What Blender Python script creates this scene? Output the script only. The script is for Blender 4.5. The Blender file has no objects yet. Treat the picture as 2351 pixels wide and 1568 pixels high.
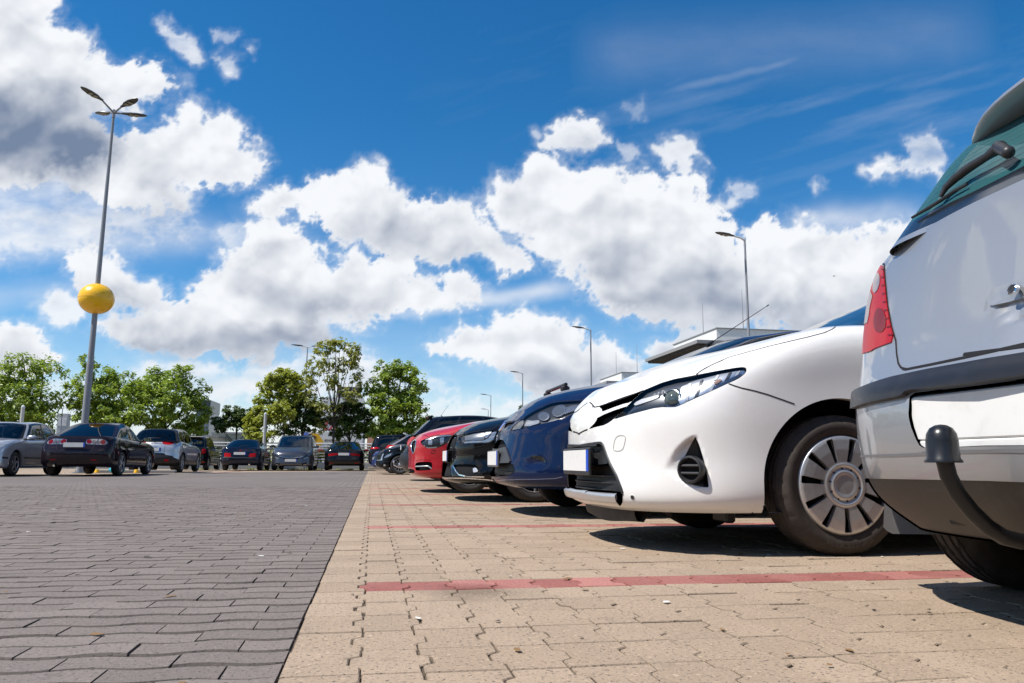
import bpy, bmesh, math, random
import numpy as np
from mathutils import Vector, Matrix
R = math.radians
scene = bpy.context.scene
COL = scene.collection

# ------------------------------------------------------------------ camera
CAM_F, CAM_P, CAM_YAW, CAM_ROLL, CAM_H = 1785.0, R(8.85), R(10.04), R(0.305), 0.41   # focal length in pixels of a 2351 x 1568 picture
_f = np.array([math.sin(CAM_YAW)*math.cos(CAM_P), math.cos(CAM_YAW)*math.cos(CAM_P), math.sin(CAM_P)])
_r0 = np.array([math.cos(CAM_YAW), -math.sin(CAM_YAW), 0.0]); _u0 = np.cross(_r0, _f)
CR = _r0*math.cos(CAM_ROLL) + _u0*math.sin(CAM_ROLL)
CU = _u0*math.cos(CAM_ROLL) - _r0*math.sin(CAM_ROLL)
CF = _f
cd = bpy.data.cameras.new('camera'); cam = bpy.data.objects.new('camera', cd); COL.objects.link(cam)
cd.sensor_width = 36.0; cd.lens = CAM_F/2351.0*36.0; cd.clip_start = 0.05; cd.clip_end = 20000
mw = Matrix.Identity(4)
for i in range(3):
    mw[i][0] = CR[i]; mw[i][1] = CU[i]; mw[i][2] = -CF[i]
mw[2][3] = CAM_H
cam.matrix_world = mw
scene.camera = cam

# ------------------------------------------------------------------ sky light, sun, exposure
SUN_EL, SUN_AZ = R(56), R(-100)        # azimuth measured from +Y towards +X
SUN_DIR = Vector((math.sin(SUN_AZ)*math.cos(SUN_EL), math.cos(SUN_AZ)*math.cos(SUN_EL), math.sin(SUN_EL)))
world = bpy.data.worlds.new('World'); scene.world = world; world.use_nodes = True
wn = world.node_tree.nodes; wl = world.node_tree.links; wn.clear()
sky = wn.new('ShaderNodeTexSky'); sky.sky_type = 'NISHITA'; sky.sun_disc = False
sky.sun_elevation = SUN_EL; sky.sun_rotation = SUN_AZ
sky.air_density = 1.0; sky.dust_density = 0.05; sky.ozone_density = 2.2; sky.altitude = 150
hs = wn.new('ShaderNodeHueSaturation'); hs.inputs['Saturation'].default_value = 1.32; hs.inputs['Hue'].default_value = 0.5
tint = wn.new('ShaderNodeMix'); tint.data_type = 'RGBA'; tint.blend_type = 'MULTIPLY'; tint.inputs[0].default_value = 1.0
tcw = wn.new('ShaderNodeTexCoord'); sxyz = wn.new('ShaderNodeSeparateXYZ'); mr = wn.new('ShaderNodeMapRange'); mr.inputs[1].default_value = 0.0; mr.inputs[2].default_value = 0.42
tg = wn.new('ShaderNodeMix'); tg.data_type = 'RGBA'; tg.inputs[6].default_value = (0.86, 0.93, 1.04, 1); tg.inputs[7].default_value = (0.47, 0.91, 1.0, 1)
wl.new(tcw.outputs['Generated'], sxyz.inputs[0]); wl.new(sxyz.outputs[2], mr.inputs[0]); wl.new(mr.outputs[0], tg.inputs[0]); wl.new(tg.outputs[2], tint.inputs[7])
bg = wn.new('ShaderNodeBackground'); bg.inputs[1].default_value = 0.107
wo = wn.new('ShaderNodeOutputWorld')
wl.new(sky.outputs[0], hs.inputs['Color']); wl.new(hs.outputs[0], tint.inputs[6]); wl.new(tint.outputs[2], bg.inputs[0]); wl.new(bg.outputs[0], wo.inputs[0])
sd = bpy.data.lights.new('sun', 'SUN'); so = bpy.data.objects.new('sun', sd); COL.objects.link(so)
sd.energy = 5.0; sd.angle = R(0.53); sd.color = (1.0, 0.955, 0.89)
so.rotation_euler = SUN_DIR.to_track_quat('Z', 'Y').to_euler(); so.location = SUN_DIR*60
scene.view_settings.view_transform = 'Standard'; scene.view_settings.look = 'None'
scene.view_settings.exposure = 0.30; scene.view_settings.gamma = 1.0
scene.render.film_transparent = False
scene.cycles.max_bounces = 8; scene.cycles.transparent_max_bounces = 16
scene.cycles.caustics_reflective = False; scene.cycles.caustics_refractive = False
scene.cycles.sample_clamp_indirect = 6.0
scene.cycles.use_denoising = True

# ------------------------------------------------------------------ picture <-> place
def to_px(V):
    """world points (n,3) -> picture pixels (n,2) of the 2351 x 1568 picture, and depth"""
    v = np.asarray(V, float) - np.array([0, 0, CAM_H])
    z = v@CF; z_ = np.where(np.abs(z) < 1e-6, 1e-6, z)
    return np.stack([1175.5 + CAM_F*(v@CR)/z_, 784 - CAM_F*(v@CU)/z_], -1), z
def ray(x, y):
    return CF + (x-1175.5)/CAM_F*CR + (784-y)/CAM_F*CU
def at_Y(x, y, Y):
    d = ray(x, y); p = d*(Y/d[1]); p[2] += CAM_H; return p
def ground_at(x, y, z=0.0):
    d = ray(x, y); p = d*((z-CAM_H)/d[2]); p[2] += CAM_H; return p
def zoomed(x0, y0, s):
    """measurements taken on an enlargement of the photograph -> pixels of the 2351 x 1568 picture"""
    return lambda pts: [((x0 + px/s)/1.74224, (y0 + py/s)/1.74224) for px, py in pts]

# ------------------------------------------------------------------ things, parts, tags
def tag(o, label=None, cat=None, group=None, kind=None):
    if label: o['label'] = label
    if cat: o['category'] = cat
    if group: o['group'] = group
    if kind: o['kind'] = kind
    return o
def empty(name, loc=(0, 0, 0), rz=0.0, parent=None, label=None, cat=None, group=None):
    o = bpy.data.objects.new(name, None); COL.objects.link(o)
    o.location = loc; o.rotation_euler = (0, 0, rz); o.empty_display_size = 0.2
    if parent: o.parent = parent
    return tag(o, label, cat, group)
def mesh_obj(name, V, F, mats, parent=None, smooth=True, mi=None, N=None, angle=None):
    """one mesh object from vertices and faces (faces: list of tuples or int array)"""
    me = bpy.data.meshes.new(name)
    V = np.asarray(V, float)
    if isinstance(F, np.ndarray) and F.ndim == 2:
        n, k = F.shape
        me.vertices.add(len(V)); me.vertices.foreach_set('co', V.astype(np.float32).ravel())
        me.loops.add(n*k); me.loops.foreach_set('vertex_index', F.astype(np.int32).ravel())
        me.polygons.add(n); me.polygons.foreach_set('loop_start', (np.arange(n)*k).astype(np.int32))
        me.update(calc_edges=True)
    else:
        me.from_pydata([tuple(v) for v in V], [], [tuple(int(i) for i in f) for f in F]); me.update()
    if not isinstance(mats, (list, tuple)): mats = [mats]
    for m in mats: me.materials.append(m)
    if mi is not None: me.polygons.foreach_set('material_index', np.asarray(mi, np.int32))
    me.polygons.foreach_set('use_smooth', np.full(len(me.polygons), bool(smooth)))
    if N is not None:
        me.normals_split_custom_set_from_vertices([tuple(n) for n in N])
    elif angle is not None and smooth:
        me.set_sharp_from_angle(angle=R(angle))
    o = bpy.data.objects.new(name, me); COL.objects.link(o)
    if parent: o.parent = parent
    return o
def copy_tree(o, parent=None):
    c = o.copy(); COL.objects.link(c)
    if parent is not None: c.parent = parent
    for ch in list(o.children): copy_tree(ch, c)
    return c

class MB:
    """collects simple shapes into one mesh"""
    def __init__(s): s.V = []; s.F = []; s.I = []
    def add(s, V, F, mi=0):
        b = len(s.V); s.V += [tuple(v) for v in V]
        for f in F: s.F.append(tuple(i+b for i in f)); s.I.append(mi)
        return s
    def box(s, c, d, mi=0, rz=0.0, bev=0.0):
        x, y, z = d[0]/2, d[1]/2, d[2]/2
        if bev <= 0:
            P = [(-x,-y,-z),(x,-y,-z),(x,y,-z),(-x,y,-z),(-x,-y,z),(x,-y,z),(x,y,z),(-x,y,z)]
            Fs = [(3,2,1,0),(4,5,6,7),(0,1,5,4),(1,2,6,5),(2,3,7,6),(3,0,4,7)]
        else:
            b = min(bev, x*.9, y*.9, z*.9); P = []; 
            def ringp(xx, yy, zz, bb): return [(-xx+bb,-yy,zz),(xx-bb,-yy,zz),(xx,-yy+bb,zz),(xx,yy-bb,zz),(xx-bb,yy,zz),(-xx+bb,yy,zz),(-xx,yy-bb,zz),(-xx,-yy+bb,zz)]
            P = ringp(x-b,y-b,-z,b*.4)+ringp(x,y,-z+b,b)+ringp(x,y,z-b,b)+ringp(x-b,y-b,z,b*.4)
            Fs = [tuple(range(7,-1,-1)), tuple(range(24,32))]
            for k in range(3):
                for i in range(8): Fs.append((k*8+i, k*8+(i+1)%8, k*8+8+(i+1)%8, k*8+8+i))
        cz, sz = math.cos(rz), math.sin(rz)
        s.add([(c[0]+p[0]*cz-p[1]*sz, c[1]+p[0]*sz+p[1]*cz, c[2]+p[2]) for p in P], Fs, mi); return s
    def tube(s, pts, rad, n=10, mi=0, cap=True):
        pts = [Vector(p) for p in pts]; m = len(pts)
        rads = rad if isinstance(rad, (list, tuple)) else [rad]*m
        rings = []; up = None
        for i, p in enumerate(pts):
            t = (pts[min(i+1, m-1)]-pts[max(i-1, 0)]).normalized()
            if up is None:
                up = Vector((0,0,1)) if abs(t.z) < 0.9 else Vector((1,0,0))
            a = t.cross(up).normalized(); b_ = a.cross(t).normalized(); up = b_
            rings.append([p + a*math.cos(2*math.pi*k/n)*rads[i] + b_*math.sin(2*math.pi*k/n)*rads[i] for k in range(n)])
        V = [v for r_ in rings for v in r_]; Fs = []
        for i in range(m-1):
            for k in range(n): Fs.append((i*n+k, i*n+(k+1)%n, (i+1)*n+(k+1)%n, (i+1)*n+k))
        if cap: Fs.append(tuple(range(n-1,-1,-1))); Fs.append(tuple((m-1)*n+k for k in range(n)))
        s.add(V, Fs, mi); return s
    def lathe(s, prof, c=(0,0,0), axis='z', n=48, mi=0, close=False):
        """prof: list of (radius, height along axis)"""
        V = []; m = len(prof)
        for r_, h in prof:
            for k in range(n):
                a = 2*math.pi*k/n; u, v = r_*math.cos(a), r_*math.sin(a)
                V.append({'z': (c[0]+u, c[1]+v, c[2]+h), 'y': (c[0]+v, c[1]+h, c[2]+u), 'x': (c[0]+h, c[1]+u, c[2]+v)}[axis])
        Fs = []
        for i in range(m-1 if not close else m):
            j = (i+1) % m
            for k in range(n): Fs.append((i*n+k, i*n+(k+1)%n, j*n+(k+1)%n, j*n+k))
        s.add(V, Fs, mi); return s
    def prism(s, poly, axis, a, b, mi=0):
        """extrude a 2D polygon: axis 'x': poly in (y,z); 'y': (x,z); 'z': (x,y)"""
        n = len(poly)
        def P(p, h): return {'x': (h, p[0], p[1]), 'y': (p[0], h, p[1]), 'z': (p[0], p[1], h)}[axis]
        s.add([P(p, a) for p in poly]+[P(p, b) for p in poly],
              [tuple(range(n-1,-1,-1)), tuple(range(n, 2*n))]+[(i, (i+1)%n, n+(i+1)%n, n+i) for i in range(n)], mi); return s
    def ico(s, c, r_, sub=2, mi=0):
        bm = bmesh.new(); bmesh.ops.create_icosphere(bm, subdivisions=sub, radius=1.0)
        rr = r_ if isinstance(r_, (tuple, list)) else (r_, r_, r_)
        s.add([(c[0]+v.co.x*rr[0], c[1]+v.co.y*rr[1], c[2]+v.co.z*rr[2]) for v in bm.verts], [tuple(v.index for v in f.verts) for f in bm.faces], mi); bm.free(); return s
    def build(s, name, mats, parent=None, smooth=True, angle=35):
        return mesh_obj(name, s.V, s.F, mats, parent, smooth, s.I, angle=angle if smooth else None)

# ------------------------------------------------------------------ materials
MATS = {}
def pbsdf(name, col, rough=0.5, metal=0.0, coat=0.0, spec=0.5, **kw):
    if name in MATS: return MATS[name]
    m = bpy.data.materials.new(name); m.use_nodes = True; MATS[name] = m
    b = m.node_tree.nodes['Principled BSDF']
    b.inputs['Base Color'].default_value = (*col, 1); b.inputs['Roughness'].default_value = rough
    b.inputs['Metallic'].default_value = metal; b.inputs['Coat Weight'].default_value = coat
    b.inputs['Coat Roughness'].default_value = 0.03; b.inputs['Specular IOR Level'].default_value = spec
    for k, v in kw.items(): b.inputs[k.replace('_', ' ')].default_value = v
    return m
def nd(m, t, **kw):
    n = m.node_tree.nodes.new(t)
    for k, v in kw.items(): setattr(n, k, v)
    return n
def mixcol(m, a, b, fac, blend='MIX'):
    """a, b: colours or sockets, fac: socket or number -> colour socket"""
    n = nd(m, 'ShaderNodeMix', data_type='RGBA', blend_type=blend); L = m.node_tree.links
    for i, v in ((0, fac), (6, a), (7, b)):
        if hasattr(v, 'is_linked'): L.new(v, n.inputs[i])
        else: n.inputs[i].default_value = v if i == 0 else (*v, 1) if len(v) == 3 else v
    return n.outputs[2]
def ramp(m, sock, p0, p1, c0=(0,0,0), c1=(1,1,1)):
    n = nd(m, 'ShaderNodeMapRange'); n.inputs[1].default_value = p0; n.inputs[2].default_value = p1
    m.node_tree.links.new(sock, n.inputs[0]); return n.outputs[0]
def noise(m, scale, detail=4, rough=0.55, coord='Object', vec=None):
    n = nd(m, 'ShaderNodeTexNoise'); n.inputs['Scale'].default_value = scale; n.inputs['Detail'].default_value = detail; n.inputs['Roughness'].default_value = rough
    if vec is None: vec = nd(m, 'ShaderNodeTexCoord').outputs[coord]
    m.node_tree.links.new(vec, n.inputs['Vector']); return n.outputs['Fac']
def bump(m, sock, strength, dist=0.01):
    n = nd(m, 'ShaderNodeBump'); n.inputs['Strength'].default_value = strength; n.inputs['Distance'].default_value = dist
    m.node_tree.links.new(sock, n.inputs['Height']); m.node_tree.links.new(n.outputs[0], m.node_tree.nodes['Principled BSDF'].inputs['Normal'])
def setc(m, sock, inp='Base Color'):
    m.node_tree.links.new(sock, m.node_tree.nodes['Principled BSDF'].inputs[inp])

# ================================================================== SKY: clouds on a dome, far beyond the scene
def vnoise2(x, y, seed):
    """smooth value-gradient noise, about 0..1"""
    xi = np.floor(x).astype(np.int64); yi = np.floor(y).astype(np.int64); fx = x-xi; fy = y-yi
    ux = fx*fx*fx*(fx*(fx*6-15)+10); uy = fy*fy*fy*(fy*(fy*6-15)+10)
    def g(ix, iy):
        h = (ix*374761393 + iy*668265263 + seed*1442695041) & 0xFFFFFFFF
        h = ((h ^ (h >> 13))*1274126177) & 0xFFFFFFFF; h = h ^ (h >> 16)
        a = (h & 0xFFFF)/65536.0*2*np.pi
        return np.cos(a), np.sin(a)
    def d(ix, iy, dx, dy):
        gx, gy = g(ix, iy); return gx*dx + gy*dy
    a = d(xi, yi, fx, fy); b = d(xi+1, yi, fx-1, fy); c = d(xi, yi+1, fx, fy-1); e = d(xi+1, yi+1, fx-1, fy-1)
    return 0.5 + 0.72*((a*(1-ux)+b*ux)*(1-uy) + (c*(1-ux)+e*ux)*uy)
def fbm2(x, y, octv, seed, gain=0.5, billow=False):
    s = np.zeros_like(x); a = 1.0; t = 0.0
    for o in range(octv):
        n = vnoise2(x, y, seed+o*17)
        if billow: n = 1-np.abs(2*n-1)*1.3
        s += a*n; t += a; a *= gain; x = x*2.03+13.7; y = y*2.03+7.1
    return s/t
def poly_sd(P, poly, closed=True):
    """signed distance of points P (n,2) to a polygon, positive inside"""
    Q = np.asarray(poly, float); n = len(Q); d2 = np.full(len(P), 1e18); ins = np.zeros(len(P), bool)
    for i in range(n):
        a = Q[i]; b = Q[(i+1) % n]; e = b-a; w = P-a
        t = np.clip((w@e)/max(e@e, 1e-12), 0, 1); q = w-t[:, None]*e
        d2 = np.minimum(d2, (q*q).sum(1))
        c = (a[1] > P[:, 1]) != (b[1] > P[:, 1])
        with np.errstate(divide='ignore', invalid='ignore'):
            xx = a[0]+(P[:, 1]-a[1])*(b[0]-a[0])/(b[1]-a[1])
        ins ^= c & (P[:, 0] < xx)
    return np.where(ins, 1, -1)*np.sqrt(d2)

CLOUDS = [  # outline in picture pixels, softness, opacity
 ([(-300,-200),(135,-120),(128,40),(180,58),(215,105),(250,142),(300,132),(325,155),(375,148),(412,190),(418,212),(380,205),(345,212),(320,240),(260,225),(215,250),(250,310),(240,370),(150,380),(-300,400)], 34, 1.0),
 ([(250,330),(330,285),(400,268),(410,238),(440,226),(475,236),(530,268),(585,325),(606,368),(575,398),(500,402),(470,390),(425,408),(412,470),(340,478),(240,440),(100,400),(-100,430),(-300,380),(120,345)], 34, 1.0),
 ([(-300,380),(150,350),(330,400),(430,430),(420,500),(300,530),(120,560),(-300,580)], 70, .75),
 ([(372,32),(398,38),(425,70),(440,100),(470,128),(440,138),(415,112),(395,80)], 20, .85),
 ([(492,58),(520,52),(560,62),(540,70),(505,72)], 16, .55), ([(490,118),(530,98),(560,104),(545,140),(520,148),(500,140)], 20, .8), ([(568,90),(588,95),(586,125),(572,112)], 14, .7),
 ([(148,600),(158,570),(205,556),(258,580),(300,606),(335,640),(385,660),(405,690),(340,705),(260,690),(190,650)], 30, 1.0),
 ([(82,690),(135,658),(180,672),(190,705),(150,722),(100,712)], 24, .9),
 ([(-300,720),(55,735),(110,762),(138,800),(112,835),(20,850),(-300,850)], 30, 1.0),
 ([(225,730),(262,702),(330,690),(415,682),(468,660),(482,612),(520,575),(560,552),(592,500),(640,488),(690,518),(712,560),(765,582),(818,556),(850,585),(905,585),(930,565),(938,610),(965,640),(1010,640),(1050,612),(1098,650),(1085,682),(1000,692),(905,705),(850,730),(762,745),(756,772),(690,788),(600,800),(450,806),(330,795),(262,765)], 34, 1.0),
 ([(575,460),(592,425),(655,422),(690,440),(722,408),(770,398),(800,388),(838,360),(872,372),(890,408),(930,448),(958,470),(1005,448),(1062,450),(1108,468),(1118,510),(1152,528),(1200,565),(1218,600),(1185,618),(1120,592),(1060,584),(1020,598),(955,572),(880,560),(800,545),(735,522),(718,488),(690,470),(620,476)], 30, 1.0),
 ([(500,520),(560,505),(600,520),(580,560),(520,560)], 26, .6),
 ([(1112,430),(1140,398),(1182,388),(1215,350),(1255,338),(1302,345),(1322,378),(1380,368),(1440,385),(1500,395),(1530,425),(1555,385),(1600,382),(1622,420),(1628,462),(1652,500),(1682,530),(1695,575),(1725,615),(1760,645),(1770,705),(1700,748),(1600,738),(1500,725),(1420,705),(1350,680),(1338,625),(1262,585),(1200,545),(1150,505),(1108,465)], 32, 1.0),
 ([(1255,318),(1268,285),(1318,266),(1370,276),(1392,308),(1350,334),(1290,336)], 26, .95), ([(1420,308),(1470,325),(1468,352),(1430,368),(1440,340)], 22, .55), ([(1500,340),(1540,312),(1582,314),(1598,362),(1580,388),(1540,366)], 24, .9), ([(1215,290),(1250,290),(1240,312)], 16, .5),
 ([(1698,545),(1735,522),(1785,492),(1862,498),(1940,522),(2000,512),(2075,498),(2200,520),(2250,760),(1900,770),(1760,740),(1742,668),(1698,625)], 32, 1.0),
 ([(988,785),(1040,764),(1062,738),(1112,740),(1152,712),(1212,705),(1285,728),(1322,745),(1345,785),(1382,764),(1425,788),(1462,818),(1478,850),(1430,880),(1330,900),(1200,880),(1110,805),(1020,800)], 30, 1.0),
 ([(1480,805),(1510,780),(1590,750),(1615,730),(1650,745),(1640,800),(1550,830)], 26, .95),
 ([(1978,372),(2012,350),(2060,358),(2085,350),(2090,312),(2130,298),(2168,352),(2150,395),(2105,378),(2045,388),(2000,402)], 22, .85), ([(1640,455),(1682,412),(1735,414),(1722,442),(1662,476)], 22, .7), ([(1872,408),(1892,398),(1896,420),(1880,442)], 14, .55),
 ([(1430,235),(1470,225),(1480,260),(1450,265)], 20, .3),
 ([(280,860),(330,822),(420,812),(520,840),(610,815),(780,790),(850,805),(930,830),(960,870),(880,900),(600,900),(350,900)], 36, .85),
 ([(960,860),(1005,845),(1055,880),(1010,895)], 26, .85), ([(930,960),(1000,905),(1130,915),(1260,890),(1350,920),(1560,900),(1600,960),(1500,1000),(950,1000)], 40, .8),
 ([(-300,860),(200,880),(600,880),(900,890),(960,960),(900,1030),(-300,1030)], 70, .6),
]
DARK = [  # shaded undersides: outline, softness, depth
 ([(-300,190),(60,205),(150,215),(240,290),(262,345),(170,375),(60,372),(-300,365)], 80, 1.0),
 ([(300,300),(380,330),(420,380),(330,420),(260,380)], 50, .25),
 ([(250,480),(420,440),(430,520),(200,560)], 60, .25),
 ([(560,655),(640,632),(760,672),(880,700),(840,722),(700,718),(600,706)], 40, .38),
 ([(420,765),(500,742),(640,732),(760,748),(755,775),(690,800),(560,815),(450,812),(330,800),(270,775)], 34, .72),
 ([(600,575),(640,560),(700,600),(690,640),(610,620)], 34, .25),
 ([(760,530),(830,495),(920,468),(935,510),(1000,540),(1100,565),(1040,600),(950,575),(860,552)], 36, .48),
 ([(1390,620),(1480,600),(1560,605),(1650,620),(1760,650),(1780,740),(1650,750),(1500,728),(1430,695)], 85, .62),
 ([(1550,600),(1650,590),(1740,660),(1700,700),(1600,680)], 40, .25),
 ([(1740,690),(1800,650),(1900,680),(2000,650),(2100,700),(2100,780),(1800,780)], 50, .62),
 ([(1170,842),(1240,815),(1330,850),(1400,850),(1330,895),(1200,880)], 30, .5),
 ([(1270,740),(1330,790),(1390,830),(1330,835),(1270,790)], 34, .25),
 ([(-300,770),(60,770),(90,800),(0,840),(-300,850)], 40, .3),
 ([(190,650),(330,670),(390,690),(300,705)], 24, .25), ([(280,890),(600,840),(800,830),(860,900)], 50, .2),
]
def build_sky():
    def axis_(segs):
        out = []
        for a, b, st in segs: out += list(np.arange(a, b-1e-9, st))
        return np.array(out)
    az = axis_([(-180,-30,1.2),(-30,52,0.105),(52,180,1.2)]); az = np.append(az, 180.0)
    el = axis_([(-1.5,44,0.105),(44,90,1.5)]); el = np.append(el, 90.0)
    A, E_ = np.meshgrid(np.radians(az), np.radians(el)); A = A.ravel(); E_ = E_.ravel()
    D = np.stack([np.sin(A)*np.cos(E_), np.cos(A)*np.cos(E_), np.sin(E_)], -1)
    zc = D@CF; front = zc > 0.35; zz = np.where(front, zc, 1)
    px = 1175.5+CAM_F*(D@CR)/zz; py = 784-CAM_F*(D@CU)/zz
    inside = front & (px > -320) & (px < 2700) & (py > -260) & (py < 1120)
    X = px[inside]; Y = py[inside]
    # billowing edges: warp the outlines, then erode them with noise that is finer near the horizon
    wx = (fbm2(X/95, Y/95, 4, 3)-.5)*70 + (fbm2(X/30, Y/30, 4, 31)-.5)*26; wy = (fbm2(X/95+40, Y/95, 4, 5)-.5)*56 + (fbm2(X/30+9, Y/30, 4, 37)-.5)*22
    P = np.stack([X+wx, Y+wy], -1)
    bil = fbm2(X/88, Y/80, 6, 11, .50, True); fine = fbm2(X/22, Y/20, 5, 77, .6, True); wis = fbm2(X/150, Y/60, 6, 21, .6)
    low = fbm2(X/210, Y/150, 4, 91)
    alpha = np.zeros(len(X)); hgt = np.zeros(len(X)); belly = np.zeros(len(X))
    for poly, soft, op in CLOUDS:
        Q = np.array(poly, float)
        box = (P[:, 0] > Q[:, 0].min()-90) & (P[:, 0] < Q[:, 0].max()+90) & (P[:, 1] > Q[:, 1].min()-90) & (P[:, 1] < Q[:, 1].max()+90)
        if not box.any(): continue
        sdv = poly_sd(P[box], Q)/soft
        d = np.clip(sdv, -2, 2.2)+ (bil[box]-.52)*1.55 + (fine[box]-.52)*.82 + .16
        edge = np.clip((sdv+1.6)/1.2, 0, 1)
        t = np.clip(d/ (.50+.7*np.clip(low[box]-.42,0,.3)/.3 if op > .9 else .95), 0, 1); a = np.maximum(t*t*(3-2*t), .46*np.clip((d+.70)/1.1, 0, 1)**1.4*np.clip(wis[box]*2.2-.5, 0, 1))*op*edge
        if op < .9: a = a*(.45+.75*np.clip((wis[box]-.3)/.4, 0, 1))
        alpha[box] = np.maximum(alpha[box], np.clip(a, 0, 1)); hgt[box] = np.maximum(hgt[box], np.clip(d, 0, 3)*op)
        if op > .9: tv = np.clip((P[box][:, 1]-Q[:, 1].min())/(Q[:, 1].max()-Q[:, 1].min()), 0, 1); belly[box] = np.maximum(belly[box], tv**1.6*np.clip(d, 0, 1))
    # thin high veils and streaks
    cir = np.clip((fbm2((X*.96-Y*.27)/420, (Y*.96+X*.27)/60, 6, 51, .55)-.47)/.35, 0, 1)*np.clip((X-900)/900, 0, 1)*np.clip(1-np.abs(Y-230)/260, 0, 1)*.15
    def streak(x0, y0, x1, y1, w, s):
        e = np.array([x1-x0, y1-y0], float); L = np.hypot(*e); e /= L; wxy = np.stack([X-x0, Y-y0], -1)
        t = wxy@e; n = np.abs(wxy@np.array([-e[1], e[0]])+ (fbm2(X/120, Y/120, 3, 8)-.5)*26)
        return s*np.clip(t/120, 0, 1)*np.clip((L-t)/120, 0, 1)*np.exp(-(n/w)**2)*(.6+.8*(wis-.3))
    for st in ((860,712,1380,640,18,.75),(1780,500,2150,470,30,.6),(1480,215,1900,105,10,.16),(1300,120,2300,60,70,.10),(-100,560,560,520,40,.5),(900,880,1100,860,14,.5),(-200,690,300,640,30,.3),(500,470,760,560,40,.3)):
        cir = np.maximum(cir, streak(*st))
    cir = np.maximum(cir, .62*np.clip((Y-640)/420, 0, 1)**1.3*(.55+.9*(wis-.35)))
    alpha = 1-(1-alpha)*(1-np.clip(cir, 0, .8))
    dark = np.zeros(len(X))
    P2 = np.stack([X+wx*.9, Y+wy*.9], -1)
    for poly, soft, dp in DARK:
        Q = np.array(poly, float)
        box = (P2[:, 0] > Q[:, 0].min()-120) & (P2[:, 0] < Q[:, 0].max()+120) & (P2[:, 1] > Q[:, 1].min()-120) & (P2[:, 1] < Q[:, 1].max()+120)
        if not box.any(): continue
        t = np.clip(poly_sd(P2[box], Q)/soft*.5+.5 + (bil[box]-.55)*.3, 0, 1); dark[box] = np.maximum(dark[box], t*t*(3-2*t)*(dp if dp > .9 else dp*.82))
    # relief of the billows, seen under light from above left
    def hill(x, y): return fbm2(x/190, y/150, 3, 63, .42, True)*1.1 + fbm2(x/88, y/80, 3, 11, .42, True)*.42
    relief = np.clip(hill(X, Y)-hill(X-16, Y-24), -.5, .5) + (fine-fbm2((X-3)/22, (Y-4)/20, 5, 77, .6, True))*.05
    shade = np.clip(dark*.85 + .24*belly*(.5+1.3*np.clip(low-.35, 0, .5)) + .20*np.clip(hgt-.7, 0, 1.4)*np.clip((low-.40)/.3, 0, 1) - relief*.40*np.clip(hgt*.7, 0, 1), 0, 1)
    a_all = np.zeros(len(A)); s_all = np.zeros(len(A))
    # the rest of the heaven: fair-weather clouds, thinning towards the zenith, none before the sun
    o = ~inside; ang = np.degrees(E_[o]); Do = D[o]; k = 1/np.maximum(Do[:, 2]+.18, .08)
    u = Do[:, 0]*k; v = Do[:, 1]*k
    n = fbm2(u*1.5+3, v*1.5+1, 6, 41, .55)
    c = np.clip((n-.50)/.10, 0, 1)*np.clip((70-ang)/25, 0, 1); s_all[o] = np.clip((n-.58)/.2, 0, .6)
    sun = Do@np.array(SUN_DIR); c = c*np.clip((.90-sun)/.06, 0, 1)
    a_all[o] = c*.95
    a_all[inside] = alpha; s_all[inside] = shade
    RAD = 6000.0
    V = D*RAD; V[:, 2] -= 40
    nA, nE = len(az), len(el); idx = np.arange(nA*nE).reshape(nE, nA)
    F = np.stack([idx[:-1, :-1].ravel(), idx[1:, :-1].ravel(), idx[1:, 1:].ravel(), idx[:-1, 1:].ravel()], -1)
    keep = a_all[F].max(1) > 0.004
    F = F[keep]; used = np.zeros(len(V), bool); used[F.ravel()] = True; mp = np.cumsum(used)-1
    m = bpy.data.materials.new('cloud'); m.use_nodes = True; m.node_tree.nodes.clear()
    at = nd(m, 'ShaderNodeAttribute', attribute_name='cover'); sh = nd(m, 'ShaderNodeAttribute', attribute_name='depth')
    lit = mixcol(m, (.755, .772, .80), (.150, .200, .300), sh.outputs['Fac'])
    em = nd(m, 'ShaderNodeEmission'); tr = nd(m, 'ShaderNodeBsdfTransparent'); mx = nd(m, 'ShaderNodeMixShader'); out = nd(m, 'ShaderNodeOutputMaterial')
    L = m.node_tree.links; L.new(lit, em.inputs[0]); L.new(at.outputs['Fac'], mx.inputs[0]); L.new(tr.outputs[0], mx.inputs[1]); L.new(em.outputs[0], mx.inputs[2]); L.new(mx.outputs[0], out.inputs[0])
    m.cycles.emission_sampling = 'NONE'
    ob = mesh_obj('sky', V[used], mp[F], m)
    for nm, dat in (('cover', a_all[used]), ('depth', s_all[used])):
        a = ob.data.attributes.new(nm, 'FLOAT', 'POINT'); a.data.foreach_set('value', dat.astype(np.float32))
    tag(ob, kind='structure')
build_sky()

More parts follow.
